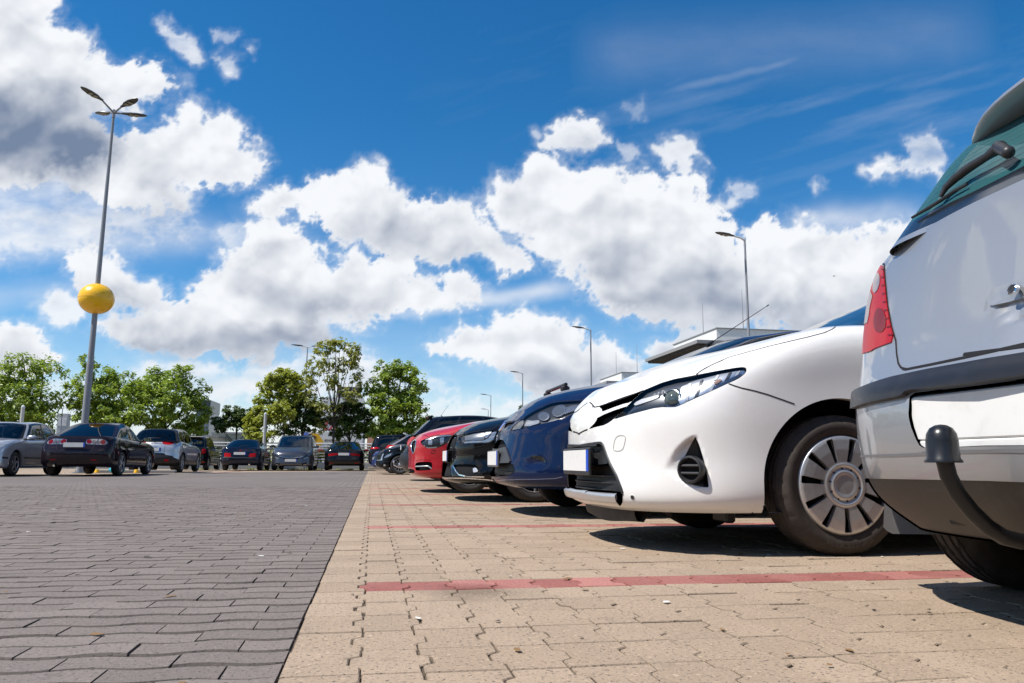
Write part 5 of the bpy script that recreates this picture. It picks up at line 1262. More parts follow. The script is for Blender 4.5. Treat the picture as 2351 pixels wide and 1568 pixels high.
def audi():
    paint = car_paint('black_paint', (.004,.004,.005), .0, 0, .3, .04)
    spec = dict(L=4.70, W=1.83, wb=2.80, fo=.88, wr=.325, aw=.375, zb=.18,
        nose=[(.10,.185),(.0,.232),(.03,.40),(.035,.55),(.07,.68),(.15,.755)], side=[(.94,.20),(.98,.27),(1.0,.45),(1.0,.62),(.98,.78),(.90,.93)], rise=.06,
        fcor=(.05,.20,.46), fw=(.53,.82,.955), fwt=(1,1,1,1,.99,.96), hood=[(0,.68),(.15,.77),(.36,.86),(.7,.94),(1.2,1.0)],
        tail=[(.14,.26),(.04,.34),(.0,.48),(.0,.66),(.03,.82),(.10,.98)], deck=[(0,1.0),(.3,1.03),(.7,1.04)],
        g_base=(1.22,.30), g_top=(2.15,), g_rt=3.45, g_rb=4.25, g_zb=(.98,1.03), g_roof=(1.37,1.425,1.36), g_w=(.88,.64,.58))
    c = Car('black_saloon', 'glossy black saloon parked nose out next to the navy car, fog lamp in its bumper', .80+1.4+.88, 8.95, math.pi, spec, paint, GR, 1, 'car', 1.3)
    gl = pbsdf('lamp_glow', (.50,.51,.53), .15)
    headlamp(c, smooth_poly(Z1([(1650,445),(1700,420),(1900,385),(2100,356),(2200,350),(2292,360),(2302,378),(2270,450),(2230,530),(2190,580),(2100,590),(2000,586),(1900,572),(1750,570),(1672,576),(1655,530)]), 1),
        [('reflector', Z1([(1735,440),(1900,398),(2080,370),(2080,500),(1900,520),(1745,515)]), pbsdf('grey_reflector', (.28,.29,.30), .3, .7), .008), ('daylight_lamp', Z1([(1700,470),(1722,540),(1900,528),(2060,522),(2150,482),(2220,372),(2292,366),(2236,505),(2150,562),(2000,552),(1740,568),(1698,530)]), gl, .004), ('indicator', Z1([(2090,368),(2215,360),(2140,462),(2092,490)]), gl, .004)], depth=.02)
    c.part('grille', c.cut('body', Z1([(1100,700),(1440,684),(1462,600),(1500,500),(1542,438),(1602,413),(1620,430),(1602,520),(1572,640),(1545,684),(1470,700),(1450,900),(1100,910)])), M_BLACK, 'join', -.025, .003)
    gb = MB()
    for z in (.52,.575,.63,.68): gb.tube([(c.xf-.03-.07*max(0,(z-.5))/.18-.10*(y/.5)**2, y, z) for y in np.linspace(-.40,.40,13)], .006, 6)
    gb.build('grille_bar', M_CHROME, c.root)
    c.part('lower_grille', c.cut('body', Z1([(1100,905),(1500,905),(1512,1080),(1508,1166),(1395,1142),(1100,1140)])), M_BLACK, 'join', -.03, .002)
    c.part('fog_recess', c.cut('body', smooth_poly(Z1([(1540,942),(1600,930),(1900,928),(1962,960),(2030,1060),(2088,1142),(1800,1142),(1650,1116),(1590,1062)]), 1)), M_BLACK, 'both', -.022, 0)
    S = clip(c.full, c.fpx(Z1([(1868,976),(1930,980),(1988,1062),(1880,1062)]))(c.full.V))[0]; S = S.sub(c.fcam(S)[S.F].mean(1) > 0); c.part('fog_lamp', S, M_CLEARLENS, 'both', -.014)
    c.extra.append((c.ribbon(c.hit(resample(Z1([(1545,950),(1600,1050),(1650,1108),(1800,1140),(2080,1146)]), 8)), .012, .002), M_CHROME))
    c.extra.append((c.ribbon(c.hit(resample(Z1([(1352,1168),(1500,1162),(1800,1168),(2120,1190),(2240,1205)]), 8)), .012, .003), M_CHROME))  # highlight along the lower lip, laid on as a bright ribbon
    c.seam(Z1([(1545,420),(1622,436),(1900,372),(2100,345),(2172,342),(2262,300),(2345,262)]), .008); c.seam(Z1([(1520,690),(1660,672),(1800,652),(2190,592)]), .007)
    c.arches(); glazing(c); c.interior(); c.underbody(.25); plate(c, c.xf-.022, .476, .52, .112, 1)
    mirrors(c, c.xf-1.6, 1.0); handles(c, (-.30,-1.25), .80); doors(c, (.85,-.25,-1.2))
    c.wheels(spokes(10, mat=M_ALLOY, rim_k=.70, wid=(.022,.03))); c.finish(); return c
def red():
    paint = car_paint('red_paint', (.42,.003,.012), .0, 0, .3, .05)
    spec = dict(L=4.32, W=1.77, wb=2.69, fo=.78, wr=.315, aw=.37, zb=.18,
        nose=[(.12,.20),(.02,.25),(.0,.40),(.0,.56),(.015,.68),(.10,.77)], side=[(.94,.20),(.98,.27),(1.0,.45),(1.0,.62),(.98,.79),(.91,.93)], rise=.06,
        fcor=(.03,.14,.40), fw=(.53,.82,.955), fwt=(1,1,1,1,.99,.97), hood=[(0,.68),(.10,.785),(.36,.885),(.8,.97),(1.3,1.03)],
        g_base=(1.22,.30), g_top=(2.05,), g_rt=3.85, g_rb=4.2, g_zb=(.99,1.06), g_roof=(1.40,1.43,1.37), g_w=(.88,.66,.60))
    c = Car('red_hatchback', 'bright red hatchback with roof bars parked nose out, two-part round-edged grille', .510+1.345+.78, 11.35, math.pi, spec, paint, GR, 1, 'car', 1.2)
    gl = pbsdf('lamp_glow', (.50,.51,.53), .15)
    headlamp(c, smooth_poly(Z1([(984,552),(1010,520),(1100,480),(1250,440),(1400,420),(1532,418),(1500,500),(1440,570),(1350,622),(1260,652),(1120,660),(1050,622)]), 1),
        [('daylight_lamp', Z1([(990,548),(1040,590),(1100,635),(1250,632),(1330,610),(1260,650),(1120,658),(1050,620)]), gl, .003), ('projector', Z1([(1120,500),(1190,488),(1190,600),(1120,600)]), gl, .006), ('projector', Z1([(1320,470),(1395,462),(1385,590),(1330,600)]), gl, .006), ('light_guide', Z1([(1060,500),(1250,446),(1400,426),(1530,420),(1525,438),(1250,462),(1080,515)]), gl, .003)], depth=.018)
    kid = smooth_poly(Z1([(846,712),(832,620),(842,560),(862,530),(902,513),(924,518),(914,600),(894,700),(872,752)]), 1)
    c.part('grille', c.cut('body', kid), M_BLACK, 'both', -.02, .004)
    c.extra.append((c.ribbon(c.hit(kid[::2]+kid[:1]), .016, h=.008), M_CHROME))
    c.part('bumper_opening', c.cut('body', smooth_poly(Z1([(905,902),(1000,886),(1182,884),(1192,940),(1187,1026),(1000,1037),(910,1038),(898,980)]), 1)), M_BLACK, 'both', -.05, 0)
    c.extra.append((c.ribbon(c.hit(resample(Z1([(905,965),(1000,962),(1120,960),(1180,1000)]), 5)), .018, h=.002), M_SILVERTRIM))
    c.part('lower_grille', c.cut('body', Z1([(600,1000),(828,1005),(884,1022),(892,1050),(884,1078),(600,1075)])), M_BLACK, 'join', -.02, 0)
    c.seam(Z1([(1005,425),(1085,434),(1112,452),(1120,465),(1200,440),(1318,418)]), .008); c.seam(Z1([(1175,742),(1195,686),(1252,684),(1222,742),(1175,745)]), .005)
    c.seam(Z1([(895,870),(1000,850),(1180,855)]), .006, pbsdf('red_crease', (.16,.002,.006), .4))
    c.arches(); glazing(c); c.interior(); c.underbody(.25); plate(c, c.xf-.02, .385, .52, .115, 1)
    mirrors(c, c.xf-1.55, 1.0); handles(c, (-.3,-1.2), .82); doors(c, (.8,-.25,-1.15))
    for x in (-.05, -.75):
        for sg in (1, -1): MB().box((x, sg*.56, 1.455), (.13,.09,.09), bev=.025).build('roof_bar_foot', M_TRIM, c.root)
        MB().tube([(x, -.62, 1.515), (x, .62, 1.515)], [.026,.026], 10).build('roof_bar', M_TRIM, c.root)
    c.wheels(spokes(5, mat=M_ALLOY, rim_k=.68, double=.16, wid=(.03,.032))); c.finish(); return c
def black_rear():
    paint = car_paint('black_paint_two', (.004,.004,.005), .0, 0, .3, .04)
    spec = dict(L=4.40, W=1.80, wb=2.64, fo=.88, wr=.32, aw=.375, zb=.20,
        tail=[(.14,.20),(.04,.30),(.0,.48),(.03,.62),(.11,.80),(.22,.98)], side=[(.94,.20),(.98,.27),(1.0,.45),(1.0,.64),(.985,.84),(.92,.97)], rise=.12, rcor=(.03,.12,.30),
        g_base=(1.05,.28), g_top=(1.9,), g_rt=3.72, g_rb=4.19, g_zb=(.98,1.04), g_roof=(1.42,1.49,1.44), g_w=(.89,.70,.64), g_rw=.06)
    c = Car('black_hatchback', 'black hatchback parked tail out beyond the red car, roof aerial and small tow ball', .62+.88+1.32+2.64-1.32-1.06+1.32, 18.5, 0.0, spec, paint, GR, -1, 'car', 1.1)
    c.root.location.x = .64-c.xr; c.O[0] = .64-c.xr
    lamp = smooth_poly(Z1([(762,604),(766,540),(800,480),(900,440),(985,430),(932,480),(872,560),(822,612)]), 1)
    headlamp(c, lamp, [('reversing_lamp', Z1(ell(800,570,34,30)), M_CLEARLENS, .004)], 'tail_lamp', .012, M_REDDARK, lens=M_REDLENS)
    c.part('rear_bumper', c.cut('body', f=lambda V: .60-V[:, 2]-0*V[:, 0], pick=lambda m, n: m[:, 0] < c.ra-.30), plastic('black_bumper', (.016,.016,.018), .4, .2, .2), 'join', .006, -.01)
    c.arches(); glazing(c, rear=(6.1,.10,1.88), gs=M_GLASSD); c.interior(); c.underbody(.27); plate(c, c.xr+.02, .74, .50, .11, -1)
    c.seam_side([(c.ra-.2,1.03),(c.ra+.2,1.05)], .01, M_CHROME)
    c.extra.append((c.ribbon([(np.array([x,y,z]),np.array([0,.9,.3])) for x,y,z in [(-1.15,.80,1.06),(-.6,.80,1.05),(0,.80,1.04),(.6,.79,1.02)]], .014, .004), M_CHROME))
    MB().box((c.xf-3.75,0,1.445),(.10,.9,.03),bev=.01).build('roof_spoiler', paint, c.root)
    MB().box((c.xf-3.81,0,1.445),(.012,.22,.018)).build('brake_light', M_REDLENS, c.root)
    aerial(c, c.xf-3.45, 1.47, .30, .62); th = MB().tube([(c.xr-.14,0,.40),(c.xr-.13,0,.34),(c.xr-.02,0,.29),(c.xr+.4,0,.29)], .018, 8).ico((c.xr-.14,0,.42), .03, 2).build('tow_bar', M_CHROME, c.root)
    mirrors(c, c.xf-1.5, 1.04); handles(c, (-.3,-1.2), .9); doors(c, (.8,-.25,-1.15)); c.wheels(spokes(5)); c.finish(); return c
def far_row():
    gl = pbsdf('lamp_glow', (.50,.51,.53), .15)
    # black compact, nose out
    paint = car_paint('black_paint_three', (.005,.005,.006), .0, 0, .3, .04)
    base = dict(L=4.3, W=1.78, wb=2.57, fo=.78, wr=.318, aw=.37, zb=.2, nose=[(.10,.20),(.01,.25),(.0,.40),(.02,.56),(.06,.70),(.15,.79)], hood=[(0,.70),(.15,.80),(.4,.88),(.9,.96),(1.3,1.0)], fcor=(.04,.16,.38), g_base=(1.15,.3), g_top=(2.0,), g_rt=3.6, g_rb=4.1, g_roof=(1.42,1.48,1.42))
    c = Car('black_compact', 'black compact car parked nose out past the black hatchback, many-spoke silver wheel in view', .235+1.285+.78-.1, 27.2, math.pi, base, paint, GR, 1, 'car', .8)
    headlamp(c, Z1([(352,824),(375,780),(430,742),(532,724),(520,762),(450,802),(370,832)]), [('reflector', Z1([(370,815),(420,765),(500,740),(480,780),(400,815)]), gl, .003)], depth=.012)
    c.part('grille', c.cut('body', Z1([(200,850),(302,845),(338,745),(366,738),(342,800),(335,860),(200,870)])), M_SILVERTRIM, 'join', -.01, 0)
    c.part('fog_lamp', c.cut('body', Z1(ell(376,945,20,16))), gl, 'both', .002, -.01); c.seam(Z1([(338,882),(420,880),(492,880),(520,850)]), .008)
    c.arches(); glazing(c); c.interior(); c.underbody(.27); plate(c, c.xf, .385, end=1); mirrors(c, c.xf-1.45, 1.02); handles(c, (-.3,-1.2), .85); doors(c, (.8,-.25)); c.wheels(spokes(12, mat=M_ALLOY, rim_k=.68, wid=(.018,.022))); c.finish()
    # navy family car, nose out
    paint = car_paint('dark_blue_paint', (.012,.022,.085), .3, 1, .28, .08)
    c = Car('dark_blue_car', 'dark blue car parked nose out just left of the black compact car, mostly hidden', -.03+1.285+.78, 30.2, math.pi, dict(base, hood=[(0,.68),(.15,.76),(.4,.84),(.9,.93),(1.3,.98)]), paint, GR, 1, 'car', .8)
    headlamp(c, Z1([(194,838),(215,780),(290,746),(322,750),(300,812),(258,832)]), [('reflector', Z1([(240,800),(290,760),(310,760),(280,810)]), gl, .003)], depth=.012)
    c.part('grille', c.cut('body', Z1([(100,842),(160,838),(165,812),(205,790),(215,800),(195,838),(100,862)])), M_SILVERTRIM, 'join', -.006, 0); c.part('fog_lamp', c.cut('body', Z1(ell(230,930,20,18))), gl, 'both', .002, -.01)
    c.arches(); glazing(c); c.underbody(.27); plate(c, c.xf, .36, end=1); mirrors(c, c.xf-1.45, 1.02); doors(c, (.8,-.25)); c.wheels(spokes(5)); c.finish()
    # grey crossover, tail out, roof spoiler
    paint = car_paint('warm_grey_paint', (.22,.20,.20), .7, 1, .3, .15)
    c = Car('grey_crossover', 'warm grey hatchback parked tail out with sharp red tail lamp and long roof spoiler', 0, 33.4, 0.0, dict(L=4.35, W=1.82, wb=2.64, fo=.85, wr=.34, aw=.40, zb=.22, tail=[(.16,.24),(.05,.34),(.0,.50),(.02,.66),(.02,.90),(.14,1.08)], side=[(.94,.22),(.98,.3),(1.0,.48),(1.0,.7),(.985,.92),(.90,1.06)], rise=.14,
        g_rt=3.55, g_rb=4.22, g_zb=(1.04,1.14), g_roof=(1.48,1.56,1.52), g_w=(.89,.66,.60)), paint, GR, -1, 'car', .8)
    c.O[0] = c.root.location.x = .47-c.xr
    headlamp(c, Z1([(385,560),(398,545),(470,548),(600,565),(612,576),(500,622),(400,660)]), [('reversing_lamp', Z1([(390,560),(450,560),(430,590),(400,640)]), M_CLEARLENS, .002)], 'tail_lamp', .01, M_REDDARK, lens=M_REDLENS)
    c.part('rear_bumper', c.cut('body', f=lambda V: .58-V[:, 2], pick=lambda m, n: m[:, 0] < c.ra-.3), M_TRIM, 'join', .005, -.01)
    c.arches(); glazing(c, rear=(6.1,.06,1.9), gs=M_GLASSD); c.underbody(.27); MB().box((c.xf-3.66,0,1.53),(.34,1.1,.03),bev=.012).build('roof_spoiler', M_GLOSSBLACK, c.root); plate(c, c.xr+.02, .80, .5, .11, -1); mirrors(c, c.xf-1.5, 1.1); c.wheels(spokes(5)); c.finish()
    # black people carrier, tail out, chrome window line
    paint = car_paint('black_violet_paint', (.010,.009,.013), .0, 0, .3, .08)
    c = Car('black_minivan', 'tall black people carrier parked tail out at the far end, bright line over its windows', 0, 37.6, 0.0, dict(L=4.80, W=1.88, wb=2.88, fo=.95, wr=.35, aw=.41, zb=.22, tail=[(.14,.26),(.04,.36),(.0,.52),(.0,.70),(.02,.90),(.12,1.08)], side=[(.94,.22),(.98,.3),(1.0,.48),(1.0,.7),(.985,.90),(.92,1.04)], rise=.10,
        g_base=(.9,.3), g_top=(1.9,), g_rt=4.45, g_rb=4.72, g_zb=(1.02,1.10), g_roof=(1.58,1.67,1.62), g_w=(.90,.72,.64)), paint, GR, -1, 'car', .8)
    c.O[0] = c.root.location.x = -.19-c.xr
    headlamp(c, Z1([(104,664),(150,600),(178,556),(216,622),(294,652),(230,668)]), [('reversing_lamp', Z1([(120,655),(200,640),(280,652),(230,664)]), M_CLEARLENS, .002)], 'tail_lamp', .01, M_REDDARK, lens=M_REDLENS)
    c.arches(); glazing(c, rear=(6.1,.06,1.9), gs=M_GLASSD); c.underbody(.27); c.extra.append((c.ribbon([(np.array([x,.72*c.hw+.012,1.60-.04*abs(x)]),np.array([0,.8,.6])) for x in np.linspace(-1.9,1.0,12)], .03, .006), M_CHROME)); plate(c, c.xr+.02, .82, .5, .11, -1); mirrors(c, c.xf-1.5, 1.1); c.wheels(spokes(5)); c.finish()
    # two cars almost hidden behind the row: only roofs show
    paint = car_paint('blue_grey_paint', (.05,.07,.11), .5, 1, .3, .1)
    c = Car('blue_grey_saloon', 'blue-grey car whose windscreen and roof just show over the black saloon bonnet', .95+1.285+.78, 13.85, math.pi, dict(base, g_roof=(1.40,1.46,1.40)), paint, GR, 1, 'car', .7)
    c.arches(); glazing(c); c.interior(); c.underbody(.27); plate(c, c.xf, .40, end=1); mirrors(c, c.xf-1.45, 1.02); c.wheels(spokes(5)); c.finish()
FORD, AUDI, RED, BLK = ford(), audi(), red(), black_rear(); far_row()

# ================================================================== CARS ACROSS THE LANE
GL = 'cars parked across the lane'
Z2, Z3, ZL = zoomed(0,1640,3.792), zoomed(500,1640,3.792), zoomed(1050,1640,5.224)
def left_row():
    up, dn = math.pi/2, -math.pi/2     # nose away from the camera, nose towards it
    # --- dark violet saloon, tail towards the camera
    paint = car_paint('aubergine_paint', (.012,.007,.011), .4, 1, .3, .06)
    spec = dict(L=4.70, W=1.82, wb=2.68, fo=.98, wr=.325, aw=.38, zb=.22, tail=[(.16,.25),(.05,.34),(.0,.52),(.02,.68),(.10,.82),(.17,1.02)], deck=[(0,1.02),(.17,1.03),(.5,1.05),(.9,1.06)],
        side=[(.94,.22),(.98,.29),(1.0,.46),(1.0,.66),(.985,.84),(.90,.97)], rise=.08, rcor=(.03,.13,.34), rw=(.55,.84,.965),
        hood=[(0,.70),(.15,.78),(.5,.88),(1.2,.99)], g_base=(1.35,.30), g_top=(2.2,), g_rt=3.42, g_rb=4.22, g_zb=(1.0,1.05), g_roof=(1.41,1.46,1.40), g_w=(.88,.66,.60))
    c = Car('aubergine_saloon', 'dark aubergine saloon with round clustered tail lamps beside the tall lamp post', -7.60, 22.2+2.35, up, spec, paint, GL, -1, 'car', 1.0)
    c.O[:2] = (-7.62, 22.0-c.xr); c.root.location = c.O
    clear = pbsdf('clear_lamp', (.55,.54,.53), .12, .35, 1.0)
    lamps = ([(1290,518),(1312,450),(1330,438),(1480,436),(1500,430),(1590,452),(1645,492),(1620,516),(1560,526),(1440,522)],)
    headlamp(c, smooth_poly(Z2(lamps[0]), 1), [('brake_lamp', Z2(ell(1353,476,40,34)), M_REDLENS, .002), ('reversing_lamp', Z2(ell(1425,484,32,30)), MATS['smoky_lens'], .002), ('indicator', Z2(ell(1492,492,30,26)), MATS['smoky_lens'], .002), ('brake_lamp', Z2(ell(1562,486,42,34)), M_REDLENS, .002)], 'tail_lamp', .006, clear)
    c.seam(Z2([(1500,432),(1440,520)]), .012); c.seam(Z2([(1440,522),(1400,592),(1380,608),(1100,606),(930,600)]), .010); c.seam_end([(0,1.01),(.5,1.0),(.66,.96)], -1, .008)
    c.part('rear_reflector', c.cut('body', Z2([(1318,746),(1472,752),(1470,766),(1322,760)])), M_REDLENS, 'both', .003, -.004)
    c.seam_side([(c.ra+.50,.50),(.6,.50)], .035, M_TRIM, h=.012)
    c.arches(); glazing(c, rear=(6.1,.12,1.88)); c.interior(); c.underbody(.28); plate(c, c.xr+.012, .80, .52, .115, -1, fm=M_TRIM)
    mirrors(c, c.xf-1.72, 1.02); handles(c, (-.1,-1.05), .86); doors(c, (.95,-.02,-1.0)); aerial(c, c.xf-3.3, 1.43, .10, -.9)
    c.wheels(spokes(5, mat=M_ALLOY, rim_k=.68, double=.20, wid=(.03,.034)), dy=.01)
    MB().tube([(c.xr+.25,.45,.27),(c.xr+.03,.45,.27)], .03, 10).build('exhaust_pipe', M_CHROME, c.root); c.finish()
    # --- silver compact, nose towards the camera, at the left edge
    paint = car_paint('light_grey_paint', (.40,.41,.44), .5, 1, .3, .12)
    spec = dict(L=4.20, W=1.76, wb=2.52, fo=.82, wr=.31, aw=.365, zb=.2, nose=[(.10,.2),(.01,.26),(.0,.42),(.02,.58),(.08,.72),(.14,.80)], hood=[(0,.7),(.14,.81),(.5,.90),(1.0,.97),(1.3,1.0)], side=[(.94,.20),(.98,.27),(1.0,.45),(1.0,.64),(.985,.82),(.93,.94)], rise=.05,
        g_base=(1.15,.30), g_top=(1.85,), g_rt=3.70, g_rb=4.08, g_zb=(.97,1.02), g_roof=(1.41,1.47,1.42), g_w=(.89,.68,.62), seal=M_TRIM)
    c = Car('silver_compact', 'light grey compact car facing the camera at the left edge, black side strip', -10.0, 24, dn, spec, paint, GL, 1, 'car', 1.0)
    c.O[:2] = (-9.95, 22.3+c.fa); c.root.location = c.O
    headlamp(c, [tuple(p) for p in to_px(c.world([(c.xf-.12,.45,.60),(c.xf-.14,.45,.76),(c.xf-.25,.76,.78),(c.xf-.22,.76,.62)]))[0]], [], depth=.01) if False else None
    for nm, poly, m in (('headlight', [(.40,.60),(.40,.76),(.80,.78),(.80,.62)], M_CLEARLENS),): c.part(nm, c.cut('body', f=c.fyz(poly), pick=lambda m_, n: m_[:, 0] > c.fa+.3), m, 'both', .003, -.004)
    c.part('grille', c.cut('body', f=c.fyz([(-.1,.62),(-.1,.74),(.36,.74),(.36,.62)]), pick=lambda m_, n: m_[:, 0] > c.fa+.3), M_BLACK, 'join', -.008, 0)
    c.part('lower_grille', c.cut('body', f=c.fyz([(-.1,.27),(-.1,.37),(.55,.37),(.6,.27)]), pick=lambda m_, n: m_[:, 0] > c.fa+.3), M_BLACK, 'join', -.02, 0)
    c.seam_side([(c.fa-.42,.47),(c.ra+.42,.47)], .045, M_TRIM, h=.014); c.seam_side([(c.fa-.44,.26),(c.ra+.42,.26)], .02, M_SILVERTRIM, h=.01); c.seam_side([(c.fa+.42,.46),(c.fa+.62,.47)], .045, M_TRIM, h=.014)
    c.arches(); glazing(c, side=((2.22,3.75),(3.88,4.85),(4.93,5.42))); c.interior(); c.underbody(.27); plate(c, c.xf+.004, .46, end=1); mirrors(c, c.xf-1.42, 1.0); handles(c, (-.42,-1.3), .80, M_TRIM); doors(c, (.72,-.35,-1.15))
    c.wheels(spokes(5, mat=M_ALLOY, rim_k=.66, wid=(.05,.075)), dy=.01); c.finish()
    # --- silver crossover with dark roof, behind the saloon
    paint = car_paint('bright_silver_paint', (.42,.43,.455), .7, 1, .3, .06); dark = car_paint('dark_roof_paint', (.010,.010,.012), 0, 0, .3, .1)
    spec = dict(L=4.12, W=1.78, wb=2.60, fo=.82, wr=.335, aw=.40, zb=.24, tail=[(.14,.27),(.04,.36),(.0,.52),(.03,.70),(.06,.90),(.16,1.06)], side=[(.94,.24),(.98,.31),(1.0,.48),(1.0,.68),(.985,.88),(.91,1.02)], rise=.14, rcor=(.03,.14,.36),
        g_base=(.95,.30), g_top=(1.75,), g_rt=3.58, g_rb=3.98, g_zb=(1.04,1.12), g_roof=(1.50,1.575,1.52), g_w=(.89,.68,.61), roof_mat=dark, g_rw=.05, arch_mat=M_TRIM)
    c = Car('silver_crossover', 'silver crossover with black roof and black lower bumper, just beyond the aubergine saloon', -7.7, 30, up, spec, paint, GL, -1, 'car', 1.0)
    c.O[:2] = (-7.62, 29.4-c.xr); c.root.location = c.O
    headlamp(c, smooth_poly(Z3([(552,458),(580,446),(640,442),(700,448),(742,480),(735,510),(700,526),(620,526),(575,515)]), 1), [('reversing_lamp', Z3([(565,462),(625,452),(620,515),(580,505)]), clear, .002)], 'tail_lamp', .006, M_REDDARK, lens=M_REDLENS)
    c.part('lower_bumper', c.cut('body', Z3([(-400,655),(380,648),(590,655),(620,680),(720,695),(740,720),(1400,1000),(1400,1300),(-400,1300)]), face=False, pick=lambda m_, n: m_[:, 0] < c.ra-.30), plastic('black_plastic', (.013,.013,.014), .45, .2, .15), 'join', .004, -.01)
    c.part('rear_reflector', c.cut('full', Z3([(585,745),(668,748),(662,776),(600,780)])), M_REDLENS, 'both', .010, .003)
    c.part('side_sill', c.cut('body', f=lambda V: .40+.16*np.abs(V[:, 0])**1.2*.4-V[:, 2], pick=lambda m_, n: np.abs(m_[:, 0]) < c.fa-.35), M_TRIM, 'both', .004, -.01)
    S = Z3([(240,500),(420,502),(470,525),(484,555),(430,560),(240,545)]); c.part('plate_moulding', c.cut('body', S), paint, 'join', .012, -.01)
    c.seam(Z3([(640,405),(628,450)]), .008); c.seam(Z3([(610,530),(592,650)]), .008)
    c.arches(); glazing(c, rear=(6.05,.10,1.90), side=((2.10,3.5),(3.58,4.7),(4.76,5.3)), gr=M_GLASSD); c.interior(); c.underbody(.30); plate(c, c.xr+.012, .80, .52, .115, -1)
    mirrors(c, c.xf-1.28, 1.12, dark); handles(c, (-.1,-1.0), .94); doors(c, (.75,-.05,-.95)); aerial(c, c.xf-3.2, 1.55, .12, -.9)
    c.wheels(spokes(5, mat=M_ALLOY, rim_k=.68, double=.22, wid=(.045,.03)), dy=.012); MB().box((c.xr+.10,0,1.20),(.02,.42,.03),bev=.008).build('rear_wiper', M_TRIM, c.root); c.finish()
    # --- small black car
    paint = car_paint('black_paint_four', (.005,.006,.006), 0, 0, .3, .05)
    spec = dict(L=3.65, W=1.65, wb=2.45, fo=.60, wr=.30, aw=.35, zb=.2, tail=[(.12,.24),(.03,.34),(.0,.50),(.02,.68),(.03,.85),(.10,1.0)], side=[(.94,.20),(.98,.27),(1.0,.45),(1.0,.64),(.985,.84),(.92,.97)], rise=.10, g_base=(.85,.28), g_top=(1.55,), g_rt=3.15, g_rb=3.55, g_zb=(1.0,1.04), g_roof=(1.46,1.54,1.49), g_w=(.89,.72,.66))
    c = Car('small_black_car', 'small upright black car with one red tail lamp in view, beyond the silver crossover', -8.1, 38, up, spec, paint, GL, -1, 'car', .8)
    c.O[:2] = (-8.15, 37.2-c.xr); c.root.location = c.O
    headlamp(c, Z3([(1152,665),(1172,592),(1222,586),(1232,620),(1215,655),(1160,670)]), [('reversing_lamp', Z3([(1165,618),(1232,614),(1230,628),(1162,630)]), clear, .002)], 'tail_lamp', .006, M_REDDARK, lens=M_REDLENS)
    c.part('rear_reflector', c.cut('body', Z3([(1158,784),(1212,784),(1210,796),(1160,796)])), M_REDLENS, 'both', .003, -.004)
    c.arches(); glazing(c, rear=(6.1,.08,1.86)); c.interior(); c.underbody(.27); MB().box((c.xf-3.2,0,1.50),(.16,1.1,.03),bev=.01).build('roof_spoiler', pbsdf('pale_edge', (.5,.5,.5), .3), c.root); plate(c, c.xr+.01, .52, .5, .11, -1); mirrors(c, c.xf-1.15, 1.05); handles(c, (-.1,-.9), .9); doors(c, (.7,-.15,-.95)); c.wheels(spokes(8, mat=M_ALLOY, rim_k=.66, wid=(.03,.04))); c.finish()
    # --- navy liftback
    paint = car_paint('navy_paint_two', (.004,.007,.022), .3, 1, .3, .05)
    spec = dict(L=4.45, W=1.72, wb=2.56, fo=.92, wr=.31, aw=.365, zb=.22, tail=[(.14,.26),(.03,.36),(.0,.52),(.03,.66),(.08,.84),(.14,.99)], deck=[(0,.99),(.14,1.0),(.5,1.03),(.9,1.05)], side=[(.94,.22),(.98,.29),(1.0,.46),(1.0,.66),(.985,.83),(.90,.95)], rise=.08, rcor=(.02,.10,.30),
        g_base=(1.25,.30), g_top=(2.05,), g_rt=3.35, g_rb=4.15, g_zb=(.98,1.03), g_roof=(1.37,1.41,1.36), g_w=(.88,.66,.60))
    c = Car('navy_liftback', 'dark navy liftback with blocky red tail lamps between the small black car and grey minivan', -5.9, 38, up, spec, paint, GL, -1, 'car', 1.0)
    c.O[:2] = (-5.75, 36.2-c.xr); c.root.location = c.O
    headlamp(c, Z3([(1872,716),(1892,660),(1985,652),(1992,672),(1980,712)]), [], 'tail_lamp', .006, M_REDDARK, lens=M_REDLENS)
    c.seam_end([(0,.56),(.5,.56),(.72,.56)], -1, .05, M_TRIM, h=.02); c.part('brake_light', c.cut('body', Z3([(1675,602),(1770,604),(1768,622),(1678,620)]), face=True), M_REDDARK, 'join', .003, -.003)
    c.arches(); glazing(c, rear=(6.1,.12,1.88)); c.interior(); c.underbody(.28); plate(c, c.xr+.005, .74, .52, .115, -1); mirrors(c, c.xf-1.6, 1.0, M_TRIM); handles(c, (-.1,-1.0), .84); doors(c, (.85,-.1,-1.0)); aerial(c, c.xf-3.2, 1.385, .1, -.6)
    c.wheels(spokes(12, mat=M_ALLOYD, rim_k=.68, wid=(.02,.026))); MB().tube([(c.xr+.2,-.42,.27),(c.xr-.02,-.42,.26)], .035, 10).build('exhaust_pipe', M_CHROME, c.root); MB().tube([(c.xr+.26,.1,1.06),(c.xr+.34,-.32,1.10)], .012, 6).build('rear_wiper', M_TRIM, c.root); c.finish()
    # --- grey minivan, nose towards the camera
    paint = car_paint('graphite_paint', (.075,.08,.095), .7, 1, .3, .08)
    spec = dict(L=4.66, W=1.84, wb=2.76, fo=.93, wr=.33, aw=.385, zb=.2, nose=[(.10,.2),(.01,.25),(.0,.40),(.03,.60),(.09,.76),(.20,.86)], hood=[(0,.70),(.20,.87),(.5,.97),(.9,1.06),(1.2,1.10)], fcor=(.05,.20,.46), side=[(.94,.20),(.98,.27),(1.0,.45),(1.0,.66),(.985,.88),(.91,1.04)], rise=.06,
        g_base=(.85,.34), g_top=(1.95,), g_rt=4.2, g_rb=4.5, g_zb=(1.05,1.10), g_roof=(1.585,1.665,1.62), g_w=(.90,.71,.64))
